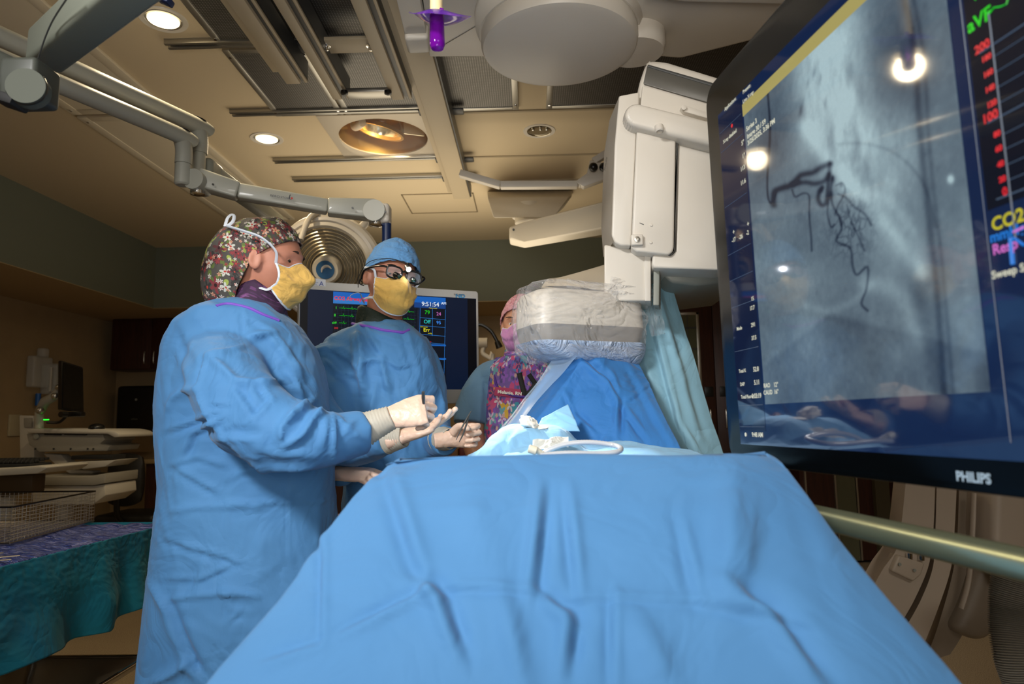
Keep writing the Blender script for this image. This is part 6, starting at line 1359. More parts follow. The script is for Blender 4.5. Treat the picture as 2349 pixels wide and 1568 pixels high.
def mask_obj(C, H, m, parent, scale=1.0, amax=66, puff=0.0, seed=0):
    nu, nv = 49, 36; G = np.zeros((nv, nu, 3))
    for j in range(nv):
        v = j / (nv - 1)
        for i in range(nu):
            u = -1 + 2 * i / (nu - 1); a = R(amax) * u; c, s = math.cos(a), math.sin(a)
            top = 0.004 - 0.026 * min(1, abs(u) * 1.8) ** 1.5 + 0.006 * abs(u) ** 3; bot = -0.128 + 0.045 * abs(u) ** 2.2
            z = top + (bot - top) * v
            nose_ = 0.026 * math.exp(-((v - 0.30) / 0.24) ** 2) * math.exp(-(s / 0.32) ** 2)
            x = (0.098 + nose_ + puff * math.sin(math.pi * v) * c - 0.010 * (1 - v) ** 3 + 0.012 * math.sin(math.pi * min(1, v * 1.1)) - 0.022 * max(0, v - 0.82) / 0.18) * c ** 0.8
            y = s * (0.080 - 0.010 * v + 0.008 * math.sin(math.pi * v))
            pl_ = 0.0022 * math.sin(v * 19 + 0.5 * math.sin(u * 3 + seed)) * (1 - 0.6 * abs(u)) + 0.004 * noise.noise(Vector((u * 2.6 + seed, v * 3.5, 1.7))) + 0.0025 * noise.noise(Vector((u * 7, v * 8, seed)))
            q = Vector((x + pl_ * c, y + pl_ * s, z)) * scale; G[j, i] = C + H @ q
    o = grid_obj('mask', G, m, parent, 0.002)
    edge = [Vector(G[0, i]) for i in range(nu)] + [Vector(G[j, nu - 1]) for j in range(1, nv)] + [Vector(G[nv - 1, i]) for i in range(nu - 2, -1, -1)] + [Vector(G[j, 0]) for j in range(nv - 2, -1, -1)]
    bm = BM(); tube(bm, edge, 0.0032 * scale, 8, flat=0.5); bd = obj('mask_binding', bm, M_maskw, o); return o, G
def strap(pts_, parent, w=0.0045, name='mask_tie'):
    bm = BM(); tube(bm, smooth_path(pts_, 6), w, 8, flat=0.35, up=(0, -1, 0)); return obj(name, bm, M_maskw, parent)
def hand_obj(name, O, X, Z, side, curls, thumb, m, parent, scale=1.0, spread=(4, 1, -2, -6), label=None, wrist=0.05):
    """O wrist, X towards the fingers, Z out of the back of the hand; side +1 right, -1 left"""
    X = Vector(X).normalized(); Z = Vector(Z); Z = (Z - X * Z.dot(X)).normalized(); Y = Z.cross(X); M3 = Matrix((X, Y, Z)).transposed(); O = Vector(O)
    def T(x, y, z): return O + M3 @ (Vector((x, y * side, z)) * scale)
    bm = BM(); rings = []
    for x, w, h_, dz in ((-wrist, 0.026, 0.021, 0), (0.0, 0.028, 0.020, 0), (0.02, 0.033, 0.019, 0), (0.05, 0.040, 0.017, 0.001), (0.08, 0.0425, 0.0145, 0.002), (0.094, 0.040, 0.010, 0.001)):
        rings.append([T(x, w * math.cos(a), dz + h_ * math.sin(a)) for a in np.linspace(0, 2 * math.pi, 24, endpoint=False)])
    loft(bm, rings)
    for i in range(4):
        y0 = (0.031, 0.0105, -0.0105, -0.030)[i]; L = (0.074, 0.082, 0.076, 0.060)[i]; r = (0.0098, 0.0100, 0.0095, 0.0084)[i]; x0 = (0.084, 0.088, 0.084, 0.076)[i]
        seg = (L * 0.46, L * 0.30, L * 0.24); th = 0; p = [x0 - 0.02, y0, 0.001]; pts_ = [T(*p)]; p = [x0, y0, 0.001]; pts_.append(T(*p)); sp = R(spread[i]); rad = [r, r * 1.06]
        for k in range(3):
            th += R(curls[i][k]); d = (math.cos(th) * math.cos(sp), math.cos(th) * math.sin(sp), -math.sin(th))
            for f in (0.5, 1.0): pts_.append(T(*(p[c] + d[c] * seg[k] * f for c in range(3)))); rad.append(r * (0.97, 0.90, 0.80)[k] * (0.96 if f == 0.5 else 1.0))
            p = [p[c] + d[c] * seg[k] for c in range(3)]
        tube(bm, pts_, [q * scale for q in rad], 14); sph(bm, pts_[-1], rad[-1] * scale * 1.0, n=12)
    pts_ = [T(*q) for q in thumb]; tube(bm, smooth_path(pts_, 4), [q * scale for q in lerpl([0.016, 0.0135, 0.0115, 0.0098], (len(pts_) - 1) * 4 + 1)], 14); sph(bm, pts_[-1], 0.0098 * scale, n=12)
    def post(co, no): return co + no * (vnoise(co, 90, 3.3) * 0.0009)[:, None]
    return fuse(name, bm, m, parent, 0.0022, 4, post, label), T
def cuff_obj(a, b, r0, r1, parent, m=None, name='glove_cuff'):
    a, b = Vector(a), Vector(b); bm = BM(); n = 26
    pts_ = [a.lerp(b, i / n) for i in range(n + 1)]; tube(bm, pts_, [r0 + (r1 - r0) * i / n + 0.0012 * math.sin(i * 2.1) + (0.0016 if i < 2 else 0) for i in range(n + 1)], 32, caps=False)
    for v in bm.verts: v.co += Vector((1, 0, 0)) * noise.noise(v.co * 60) * 0.002
    bmesh.ops.solidify(bm, geom=list(bm.faces), thickness=0.0015); return obj(name, bm, m or M_cuff, parent, 180)
def torso_rings(rows, Y, dep, n=40, pw=2.4):
    """rows: (py, left px, right px[, Y, half depth])"""
    out = []
    for rw in rows:
        y = rw[3] if len(rw) > 3 else Y; dp = rw[4] if len(rw) > 4 else dep; l, r_ = W(rw[1], rw[0], y), W(rw[2], rw[0], y); c = (l + r_) / 2; hw_ = (r_ - l).length / 2
        out.append([Vector((c.x + hw_ * math.copysign(abs(math.cos(a)) ** (2 / pw), math.cos(a)), y + dp * math.copysign(abs(math.sin(a)) ** (2 / pw), math.sin(a)), c.z)) for a in np.linspace(0, 2 * math.pi, n, endpoint=False)])
    return out
def densify(rings, k=4):
    out = []
    for a, b in zip(rings[:-1], rings[1:]):
        for i in range(k): out.append([p.lerp(q, i / k) for p, q in zip(a, b)])
    return out + [rings[-1]]
def crease_post(segs, nz=(), ydir=-0.2):
    def post(co, no):
        X, Y = projn(co); d = seg_disp(X, Y, segs); front = np.clip((-no[:, 1] - ydir * 0) * 1.8 + 0.3, 0, 1); d = d * front
        for sc, am, sd in nz:
            wob = vnoise(co, sc * 0.6, sd + 9)[:, None] * np.array([0.12, 0.05, 0.12]); rn = vnoise((co + wob) * np.array([1.0, 1.0, 0.75]), sc, sd)
            d = d + am * (0.35 - np.minimum(np.abs(rn), 0.35) * 2.2) * 0.8
        return co + no * d[:, None]
    return post
from mathutils.bvhtree import BVHTree
def snapper(*objs):
    trees = []
    for o in objs:
        me = o.data; trees.append(BVHTree.FromPolygons([v.co.copy() for v in me.vertices], [tuple(p.vertices) for p in me.polygons]))
    def snap(px, py, off=0.002, fallback=2.0):
        d = ray(px, py).normalized(); best = None
        for t_ in trees:
            h = t_.ray_cast(Vector((0, 0, CAMZ)), d)
            if h[0] is not None and (best is None or h[3] < best[3]): best = h
        return W(px, py, fallback) if best is None else best[0] - d * off
    return snap

# floral cap cloth
def floral(name, ground, sets, su=4.2):
    t = NT(name); uv = t.uv(); col = s2l(ground)
    for (scale, ox, npet, R0, amp, cols, centre, rnd) in sets:
        mp = t.n.new('ShaderNodeMapping'); t.put(mp.inputs[0], uv); mp.inputs['Scale'].default_value = (scale, scale, 1); mp.inputs['Location'].default_value = (ox, ox * 1.7, 0)
        v = t.n.new('ShaderNodeTexVoronoi'); v.voronoi_dimensions = '2D'; v.inputs['Scale'].default_value = 1; v.inputs['Randomness'].default_value = rnd; t.put(v.inputs['Vector'], mp.outputs[0])
        sb = t.n.new('ShaderNodeVectorMath'); sb.operation = 'SUBTRACT'; t.put(sb.inputs[0], mp.outputs[0]); t.put(sb.inputs[1], v.outputs['Position'])
        sp = t.n.new('ShaderNodeSeparateXYZ'); t.put(sp.inputs[0], sb.outputs[0]); sc = t.n.new('ShaderNodeSeparateColor'); t.put(sc.inputs[0], v.outputs['Color'])
        th = t.math('ADD', t.math('ARCTAN2', sp.outputs[1], sp.outputs[0]), t.math('MULTIPLY', sc.outputs[1], 6.0))
        r = v.outputs['Distance']; cs_ = t.math('COSINE', t.math('MULTIPLY', th, npet))
        Rr = t.math('ADD', t.math('MULTIPLY', cs_, amp), R0); mk = t.math('LESS_THAN', r, Rr)
        st = [(i / len(cols), s2l(c)) for i, c in enumerate(cols)]; c = t.ramp(sc.outputs[0], st, 'CONSTANT')
        fine = t.math('GREATER_THAN', t.math('ABSOLUTE', t.math('COSINE', t.math('MULTIPLY', th, npet * 0.5))), 0.25); c = t.mix(t.math('MULTIPLY', fine, 0.35), t.mix(0.5, c, s2l(ground)), c) if amp < 0.2 else c
        c = t.mix(t.math('LESS_THAN', r, R0 * 0.30), c, s2l(centre)) if centre else c
        col = t.mix(mk, col, c)
    p = t.pos(); rd = t.math('ABSOLUTE', t.math('SUBTRACT', t.noise(16, 3, p, 0.5, dist=0.8), 0.5))
    t.set(color=col, rough=0.8, normal=t.bump(rd, 0.25, 0.03)); return t.m
# ------------------------------------------------------------------ left surgeon (profile, floral cap)
parent_skin = M_skinA
YW1 = 1.86
P1 = thing('person', 'person at left in blue gown, dark floral cap and yellow mask, seen in profile', 'person', (W(560, 1300, YW1).x, YW1, 0))
C1 = W(612, 600, YW1); H1 = hrot(4, 6, 0)
bm = head_bm(C1, H1, W(575, 740, YW1), 1.0, 0.056)
# body core under the gown, down to the feet
core = [(735, 545, 620, YW1, 0.07), (770, 460, 680, YW1, 0.11), (900, 450, 670, YW1, 0.11), (1150, 470, 660, YW1, 0.11), (1400, 490, 650, YW1, 0.11)]
loft(bm, torso_rings(core, YW1, 0.15, 28))
for s in (-1, 1):
    x = W(575, 1400, YW1).x; y = YW1 + s * 0.08; tube(bm, [(x, y, 0.66), (x, y, 0.5), (x - 0.01, y, 0.28), (x, y, 0.08)], [0.08, 0.075, 0.055, 0.05], 18)
fuse('body', bm, M_skinA, P1, 0.0045, 2)
eyes(C1, H1, P1, 1.0, None, (-28, 14))
for s in (-1, 1):
    x = W(575, 1400, YW1).x; bm = BM(); sph(bm, (x + 0.05, YW1 + s * 0.11, 0.035), (0.14, 0.05, 0.045), n=20); obj('shoe', bm, M_blackm, P1)
# gown
rows = [(690, 520, 612, YW1, 0.075), (700, 496, 628, YW1, 0.11), (722, 452, 655, YW1, 0.16), (748, 415, 684, YW1, 0.17), (800, 392, 722, YW1, 0.175), (860, 382, 744, YW1, 0.175), (930, 374, 750, YW1, 0.175), (1000, 375, 755, YW1, 0.175),
        (1100, 381, 764, YW1, 0.175), (1200, 377, 772, YW1, 0.18), (1280, 366, 782, YW1, 0.18), (1380, 352, 800, YW1, 0.19), (1480, 340, 820, YW1, 0.19), (1568, 330, 830, YW1, 0.19), (1800, 300, 850, YW1, 0.19)]
bm = BM(); loft(bm, densify(torso_rings(rows, YW1, 0.2), 3))
ra = smooth_path([W(545, 775, 1.88), W(512, 822, 1.75), W(522, 865, 1.665), W(556, 930, 1.60), W(620, 982, 1.57), W(700, 1008, 1.57), W(772, 1008, 1.60), W(838, 992, 1.64)], 5)
tube(bm, ra, lerpl([0.05, 0.090, 0.098, 0.098, 0.094, 0.078, 0.060, 0.052], len(ra)), 28, up=(0, -1, 0))
la = smooth_path([W(660, 830, 2.02), W(720, 950, 2.02), W(790, 1020, 1.99), W(845, 1025, 1.95), W(886, 1008, 1.90)], 5)
tube(bm, la, lerpl([0.085, 0.075, 0.062, 0.050, 0.042], len(la)), 24)
SEG = []
def w1(pts, w, a, k='e'): cs([(320 + x / 1.766, 680 + y / 1.766) for x, y in pts], w, a, k)
w1([(440, 165), (520, 160), (575, 230), (610, 300), (650, 400)], 6, -0.014, 'v'); w1([(455, 150), (540, 150), (600, 230), (650, 330)], 7, 0.010, 'r'); w1([(600, 250), (640, 330), (700, 410)], 8, -0.008, 'v')
w1([(270, 238), (345, 225), (440, 188)], 6, 0.008, 'r'); w1([(272, 250), (350, 240)], 5, -0.006, 'v'); w1([(225, 360), (262, 250)], 7, -0.010); w1([(110, 470), (130, 420), (175, 380), (228, 372)], 8, -0.012, 'v')
w1([(120, 545), (200, 520), (300, 480)], 8, 0.009, 'e'); w1([(185, 640), (220, 560), (330, 505)], 9, 0.009); w1([(130, 690), (230, 660), (340, 690)], 8, 0.005); w1([(150, 700), (260, 770), (300, 790)], 9, 0.006); w1([(360, 740), (450, 690), (470, 730)], 7, 0.005, 'r')
w1([(110, 872), (240, 850), (345, 846), (420, 842)], 5, -0.007, 'v'); w1([(350, 832), (480, 832), (610, 830), (785, 828)], 4, -0.007, 'v'); w1([(350, 852), (470, 850), (500, 846)], 4, 0.004, 'r')
w1([(345, 720), (350, 1050)], 4, 0.0035, 'e'); w1([(602, 700), (604, 1050)], 4, 0.003, 'e'); w1([(120, 990), (230, 1030), (350, 1062), (390, 1080)], 9, 0.007); w1([(100, 1150), (250, 1150), (400, 1080)], 8, 0.005); w1([(260, 1060), (200, 1200)], 8, 0.004)
w1([(120, 1225), (180, 1215), (330, 1200), (385, 1195), (480, 1212)], 7, -0.009, 'v'); w1([(330, 1190), (380, 1210)], 6, 0.008, 'r'); w1([(352, 1200), (360, 1390)], 4, 0.004); w1([(370, 1320), (400, 1290)], 6, 0.005)
w1([(45, 1165), (100, 1240), (130, 1290)], 8, -0.010, 'v'); w1([(110, 1240), (200, 1480), (240, 1530)], 14, -0.012); w1([(50, 1568), (130, 1530), (210, 1475)], 8, -0.014, 'v'); w1([(190, 1300), (270, 1500)], 14, 0.006, 'r')
w1([(300, 260), (400, 345), (500, 350), (575, 335), (640, 390)], 9, 0.014, 'r'); w1([(390, 360), (470, 490)], 12, -0.008); w1([(480, 350), (525, 410), (450, 490)], 8, 0.008, 'e'); w1([(290, 440), (360, 440)], 6, 0.005)
w1([(580, 590), (572, 540), (625, 470), (690, 420)], 9, -0.015, 'v'); w1([(590, 605), (660, 560), (700, 500), (740, 460)], 8, 0.014, 'r'); w1([(600, 500), (640, 480), (690, 430)], 8, 0.010, 'r'); w1([(700, 480), (755, 500), (740, 600)], 9, 0.008, 'r')
w1([(340, 540), (420, 640), (500, 680)], 10, 0.006); w1([(310, 560), (390, 560), (480, 570)], 12, -0.006); w1([(450, 610), (560, 640), (700, 640)], 12, 0.006, 'r'); w1([(500, 600), (520, 560)], 7, 0.004); w1([(780, 480), (792, 670)], 6, -0.012, 'v'); w1([(795, 490), (840, 530), (870, 510)], 6, 0.008, 'r'); w1([(820, 560), (850, 540), (900, 570)], 6, -0.006, 'v')
w1([(430, 700), (560, 700), (700, 695)], 7, -0.010, 'v'); w1([(230, 380), (300, 520), (420, 650), (520, 705)], 7, -0.012, 'v')
w1([(160, 140), (210, 240)], 16, 0.006); w1([(420, 60), (430, 150)], 6, 0.004); w1([(460, 100), (540, 150)], 8, 0.005)
w1([(150, 200), (190, 330)], 12, -0.006, 'v'); w1([(620, 270), (690, 330), (720, 400)], 10, 0.008, 'r')
SEG = [q[:5] + (q[5] * 1.15, q[6]) for q in SEG]
g1 = fuse('gown', bm, M_gown, P1, 0.0075, 7, crease_post(SEG, ((4.5, 0.010, 1.0), (12, 0.0045, 6.0))), 'long sleeved blue surgical gown')
sn = snapper(g1); bm = BM(); nk = [sn(496, 702, 0, YW1), sn(520, 697, 0, YW1), sn(545, 700, 0, YW1), sn(575, 708, 0, YW1), sn(605, 722, 0, YW1), sn(640, 735, 0, YW1)]; tube(bm, smooth_path(nk, 6), 0.0045, 8); obj('neck_trim', bm, mat('purple_trim', '#7a4fc0', 0.7), g1)
# collar under the gown
col_m = floral('purple_collar_print', '#3b2440', [(9, 0.3, 2, 0.26, 0.14, ['#6d3f72', '#4e2c58', '#8a5590'], None, 1.0)])
def ring_band(C0, C1_, r0, r1, n=40, m_=10, ph=0.0, am=0.003):
    G = np.zeros((m_, n + 1, 3)); C0, C1_ = Vector(C0), Vector(C1_)
    for j in range(m_):
        k = j / (m_ - 1); c = C0.lerp(C1_, k)
        for i in range(n + 1):
            a = 2 * math.pi * i / n; r = (r0[0] + (r1[0] - r0[0]) * k, r0[1] + (r1[1] - r0[1]) * k); wv_ = am * math.sin(a * 5 + ph + j * 0.7); G[j, i] = (c.x + (r[0] + wv_) * math.cos(a), c.y + (r[1] + wv_) * math.sin(a), c.z + 0.004 * math.sin(a * 3 + ph))
    return G
G = ring_band(W(606, 655, YW1), W(582, 735, YW1), (0.062, 0.066), (0.085, 0.10)); 
for j in range(G.shape[0]):
    for i in range(G.shape[1]):
        k = 1 - j / 9; G[j, i, 2] += (-0.04 * k) * (1 if math.cos(2 * math.pi * i / 40) > 0 else 0.2) * abs(math.cos(2 * math.pi * i / 40))
grid_obj('collar', G, col_m, P1, 0.004)
# cap
M_floral = floral('dark_floral_cap', '#4a4642', [
    (3.4, 0.1, 2, 0.26, 0.20, ['#7f8f3e', '#5a6b34', '#1d2624', '#93a24a'], None, 1.0), (2.3, 2.3, 6, 0.27, 0.12, ['#7e1f2e', '#15191d', '#8c2433', '#5b1622'], '#2a0c10', 0.85),
    (3.0, 4.1, 5, 0.25, 0.12, ['#e6e2d6', '#ecb08c', '#141a1c', '#dfe3d8', '#7e1f2e'], '#b03a30', 0.8), (6.0, 7.7, 5, 0.20, 0.10, ['#eeeae0', '#a42a36', '#eeeae0', '#e8a98a'], '#7a2030', 1.0)])
def rad1(d):
    e = 1 / math.sqrt((d.x / (0.102 if d.x > 0 else 0.11)) ** 2 + (d.y / 0.086) ** 2 + (d.z / 0.128) ** 2)
    b = Vector((-0.90, 0, 0.10)).normalized(); k = max(0, d.dot(b)); b2 = Vector((-0.62, 0, -0.72)).normalized(); k2 = max(0, d.dot(b2))
    return e + 0.050 * k ** 3 + 0.066 * k2 ** 5
nv_ = Vector((-0.66, 0, 0.75))
P_, UV_ = cap_grid(C1, H1, nv_, lambda ph: R(96 + 24 * max(0, math.cos(ph)) ** 1.5 + 1.0 * max(0, -math.cos(ph)) - 6 * abs(math.sin(ph))), rad1, 56, 110, 0.03)
cap1 = cap_obj('scrub_cap', P_, UV_, M_floral, P1, 0.003, 'dark floral print cap with a baggy back')
mk, MG = mask_obj(C1, H1, M_mask, P1, 1.0, 62, 0.008, 1.0)
c_near = Vector(MG[0, 0]); c_near2 = Vector(MG[-1, 0])
strap([c_near, W(632, 575, 1.765), W(600, 545, 1.745), W(560, 530, 1.75), W(520, 518, 1.78)], mk)
bm = BM(); tube(bm, smooth_path([W(516, 519, 1.78), W(522, 500, 1.79), W(531, 492, 1.80), W(537, 495, 1.80), W(534, 508, 1.79), W(522, 518, 1.78)], 5), 0.0045, 8, flat=0.4, up=(0, -1, 0)); obj('tie_loop', bm, M_maskw, mk)
strap([c_near2, W(612, 664, 1.79), W(598, 660, 1.79), W(584, 654, 1.80)], mk)
# hands
rw = W(892, 957, 1.655); h_r, T1 = hand_obj('glove', rw, Vector((0.93, 0.05, 0.20)), Vector((-0.10, -0.92, 0.38)), 1, [(38, 62, 30), (52, 66, 30), (60, 66, 30), (66, 70, 30)],
    [(0.022, 0.022, -0.012), (0.052, 0.036, -0.030), (0.080, 0.030, -0.042), (0.102, 0.022, -0.040)], M_glove, P1, 0.98, label='cream latex glove, back of the hand, closed on a small tool')
cuff_obj(W(838, 983, 1.645), rw + Vector((0.006, 0, 0.0)), 0.040, 0.029, P1)
lw = W(925, 1000, 1.86); h_l, T2 = hand_obj('glove', lw, Vector((0.88, -0.05, 0.30)), Vector((0.30, 0.35, -0.85)), -1, [(2, 8, 6), (6, 12, 8), (11, 15, 10), (18, 18, 12)],
    [(0.02, 0.03, -0.008), (0.045, 0.050, -0.018), (0.072, 0.052, -0.028), (0.094, 0.046, -0.032)], M_glove, P1, 0.95, spread=(0, 0, 0, 1), label='cream latex glove held open, palm up')
cuff_obj(W(888, 1008, 1.88), lw + Vector((0.004, 0, 0.0)), 0.038, 0.029, P1)
bm = BM(); tube(bm, [W(972, 930, 1.66), W(971, 912, 1.64), W(971, 898, 1.635)], [0.003, 0.0045, 0.004], 10); o = obj('small_tool', bm, M_dgrey); tag(o, 'tiny dark metal tool pinched in the upper gloved hand of the left person', 'tool')
# ------------------------------------------------------------------ middle surgeon (blue cap, loupes, headlamp)
parent_skin = M_skinB
Y2 = 2.33
P2 = thing('person', 'person in the middle with plain blue cap, magnifying glasses, lit headlamp and yellow mask', 'person', (W(885, 1000, Y2).x, Y2, 0))
C2 = W(897, 640, Y2); H2 = hrot(-56, 4, 0) @ Matrix.Rotation(R(-9), 3, 'X')
S2 = 1.04
bm = head_bm(C2, H2, W(880, 770, Y2 + 0.01), S2, 0.062)
loft(bm, torso_rings([(760, 830, 935, Y2, 0.08), (790, 760, 975, Y2, 0.11), (900, 790, 985, Y2, 0.12), (1080, 800, 985, Y2, 0.12), (1200, 800, 990, Y2, 0.12)], Y2, 0.12, 28))
for s in (-1, 1):
    x = W(892, 1100, Y2).x + s * 0.10; tube(bm, [(x, Y2, 0.85), (x, Y2, 0.5), (x, Y2, 0.28), (x, Y2, 0.08)], [0.10, 0.075, 0.06, 0.05], 18)
fuse('body', bm, M_skinB, P2, 0.0045, 2)
eyes(C2, H2, P2, S2, None, (0, 15))
for s in (-1, 1): x = W(892, 1100, Y2).x + s * 0.10; bm = BM(); sph(bm, (x, Y2 - 0.05, 0.035), (0.05, 0.14, 0.045), n=20); obj('shoe', bm, M_blackm, P2)
rows = [(738, 828, 930, Y2, 0.075), (748, 806, 945, Y2, 0.09), (762, 776, 960, Y2, 0.12), (782, 748, 984, Y2, 0.14), (820, 745, 1000, Y2, 0.15), (870, 765, 1008, Y2, 0.155), (930, 785, 1010, Y2, 0.155), (1060, 800, 1010, Y2, 0.155), (1250, 780, 1020, Y2, 0.17), (1500, 760, 1040, Y2, 0.18)]
bm = BM(); loft(bm, densify(torso_rings(rows, Y2, 0.15), 3))
ra = smooth_path([W(762, 812, Y2 - 0.03), W(768, 900, Y2 - 0.09), W(775, 1000, Y2 - 0.14), W(778, 1060, Y2 - 0.24), W(785, 1085, Y2 - 0.30)], 5); tube(bm, ra, lerpl([0.080, 0.085, 0.075, 0.055, 0.045], len(ra)), 24)
la = smooth_path([W(925, 790, Y2), W(962, 828, Y2 + 0.02), W(978, 890, Y2 + 0.03), W(992, 980, Y2 - 0.02), W(1005, 1010, Y2 - 0.10), W(1022, 1008, Y2 - 0.17)], 5); tube(bm, la, lerpl([0.045, 0.066, 0.070, 0.062, 0.058, 0.050], len(la)), 24)
SEG = []
def m1(pts, w, a, k='e'): cs([(660 + x / 3.733, 480 + y / 3.733) for x, y in pts], w, a, k)
m1([(600, 1050), (625, 1150), (640, 1260), (635, 1400), (640, 1560)], 7, -0.018, 'v'); m1([(560, 1090), (590, 1260), (600, 1400)], 7, 0.012, 'r'); m1([(660, 1260), (650, 1420), (690, 1560)], 7, 0.012, 'r')
m1([(220, 1215), (330, 1200), (440, 1225), (540, 1290), (610, 1370)], 5, -0.009, 'v'); m1([(330, 1170), (480, 1190), (600, 1280)], 7, 0.007, 'r'); m1([(680, 1310), (720, 1285), (800, 1290), (830, 1420), (860, 1560)], 6, 0.012, 'r'); m1([(650, 1010), (720, 1140), (785, 1240)], 8, 0.008, 'e')
m1([(840, 1310), (940, 1360), (1060, 1340)], 7, 0.006); m1([(1000, 1050), (1040, 1200), (1100, 1370)], 9, 0.004); m1([(860, 1440), (900, 1560)], 7, 0.006, 'r'); m1([(340, 1330), (420, 1400), (600, 1450)], 9, 0.007); m1([(1200, 1250), (1280, 1380)], 12, -0.006)
m1([(1100, 1500), (1130, 1800)], 5, 0.004, 'r'); m1([(930, 1480), (945, 1900)], 7, 0.005); m1([(760, 1500), (700, 1800)], 7, -0.012, 'v'); m1([(560, 980), (700, 1060), (900, 1130), (1040, 1150)], 7, 0.004)
cs([(930, 900), (928, 1040)], 10, 0.006, 'r'); cs([(895, 1020), (900, 1060)], 6, 0.006, 'r'); cs([(870, 1010), (885, 1060)], 7, -0.008, 'v'); cs([(1000, 880), (1012, 920), (1018, 940)], 6, -0.008, 'v')
SEG = [q[:5] + (q[5] * 1.45, q[6]) for q in SEG]
g2 = fuse('gown', bm, M_gown, P2, 0.0075, 6, crease_post(SEG, ((6, 0.008, 4.0), (15, 0.004, 2.0))), 'blue surgical gown with a purple neckline')
sn = snapper(g2); bm = BM(); nk = [sn(x, y, 0, Y2) for x, y in ((808, 742), (830, 746), (855, 751), (880, 757), (905, 760), (926, 762), (938, 756))]; tube(bm, smooth_path(nk, 6), 0.0050, 8); obj('neck_trim', bm, mat('purple_trim', '#7a4fc0', 0.7), g2)
G = ring_band(W(868, 704, Y2), W(876, 758, Y2), (0.070, 0.072), (0.088, 0.09), am=0.002)
for j in range(G.shape[0]):
    for i in range(G.shape[1]): k = 1 - j / 9; a = 2 * math.pi * i / 40; G[j, i, 2] += -0.045 * k * max(0, math.cos(a + 0.6))
grid_obj('collar', G, mat('dark_green_collar', '#15261f', 0.6, bump=0.4, bscale=140), P2, 0.005)
# cap
M_cap = cloth_mat('plain_blue_cap', '#5f93c6', 0.85, 0.45, 0.1, sc=2.6)
def rad2(d):
    e = 1 / math.sqrt((d.x / (0.108 if d.x > 0 else 0.114)) ** 2 + (d.y / 0.090) ** 2 + (d.z / 0.134) ** 2); return e * S2 + 0.006 * max(0, d.z)
P_, UV_ = cap_grid(C2, H2, Vector((-0.42, 0, 0.91)), lambda ph: R(84 - 7 * math.cos(ph)), rad2, 44, 96, 0.04); cap_obj('scrub_cap', P_, UV_, M_cap, P2, 0.003, 'plain blue gathered cap')
mk, MG = mask_obj(C2, H2, M_mask, P2, S2, 64, 0.010, 5.0)
def L2(x, y, z): return C2 + H2 @ (Vector((x, y, z)) * S2)
e_t, e_b = Vector(MG[0, 0]), Vector(MG[-1, 0])
for s, jj in ((-1, 0), (1, -1)):
    strap([Vector(MG[0, jj]), L2(0.05, s * 0.083, 0.005), L2(0.0, s * 0.092, 0.016), L2(-0.03, s * 0.09, 0.022)], mk, 0.004)
    strap([Vector(MG[-1, jj]), L2(0.02, s * 0.072, -0.083), L2(-0.03, s * 0.070, -0.085), L2(-0.075, s * 0.05, -0.088)], mk, 0.004)
strap([L2(-0.06, -0.062, -0.086), W(825, 672, 2.27), W(806, 676, 2.27), W(798, 690, 2.27)], mk, 0.003)
bm = BM(); tube(bm, smooth_path([L2(-0.02, -0.092, -0.03), W(826, 640, 2.28), W(825, 650, 2.29), W(835, 655, 2.29)], 5), 0.0018, 6); obj('loupe_cord', bm, M_blackm, P2)
# glasses with loupes and lamp
gl = obj('glasses', (lambda b: ([tube(b, [L2(0.108, s * 0.034 + p[0], 0.001 + p[1]) for p in arc_], 0.0032, 8) for s in (-1, 1) for arc_ in ([[0.026 * math.copysign(abs(math.cos(a)) ** 0.6, math.cos(a)), 0.0195 * math.copysign(abs(math.sin(a)) ** 0.6, math.sin(a))] for a in np.linspace(0, 2 * math.pi, 29)],)],
    tube(b, [L2(0.110, -0.010, 0.008), L2(0.113, 0, 0.010), L2(0.110, 0.010, 0.008)], 0.003, 8), [tube(b, smooth_path([L2(0.106, s * 0.060, 0.012), L2(0.095, s * 0.078, 0.012), L2(0.04, s * 0.093, 0.010), L2(-0.01, s * 0.094, 0.004), L2(-0.03, s * 0.09, -0.02)], 4), 0.0034, 8) for s in (-1, 1)], b)[-1])(BM()), M_black, P2)
lens = NT('clear_lens'); lens.set(color=(0.6, 0.65, 0.7, 1), rough=0.02, alpha=0.12, spec=1.0)
for s in (-1, 1):
    bm = BM(); d = (H2 @ Vector((1, 0, 0))).normalized(); lathe(bm, [(0.023 * S2, 0), (0.0001, 0.001)], L2(0.108, s * 0.034, 0.001), d, 24); obj('lens', bm, lens.m, gl)
    bm = BM(); a_ = L2(0.109, s * 0.031, -0.006); b_ = L2(0.134, s * 0.024, -0.014); cyl(bm, a_, b_, 0.0098, 20, 0.0085, 0.0015); lp = obj('loupe', bm, M_black, gl)
    bm = BM(); dd = (b_ - a_).normalized(); lathe(bm, [(0.0068, 0), (0.0001, 0.0016)], b_ + dd * 0.0002, dd, 18); obj('loupe_glass', bm, mat('green_coated_glass', '#24483a', 0.05, spec=1.0), lp)
bm = BM(); tube(bm, smooth_path([L2(0.112, 0, 0.012), L2(0.126, 0.001, 0.024), L2(0.124, 0.0, 0.036), L2(0.112, -0.002, 0.038)], 4), 0.004, 8); hl = obj('lamp_bracket', bm, M_black, gl)
lp0 = L2(0.128, 0.001, 0.020); aim = W(1212, 974, 1.72); ld = (aim - lp0).normalized()
bm = BM(); cyl(bm, lp0 - ld * 0.012, lp0 + ld * 0.006, 0.0085, 20, 0.0095); hb = obj('headlamp', bm, M_alu, gl)
bm = BM(); sph(bm, lp0 + ld * 0.005, 0.0082, n=18); obj('lamp_bulb', bm, emat('headlamp_glow', '#f4f6ff', 60.0), hb)
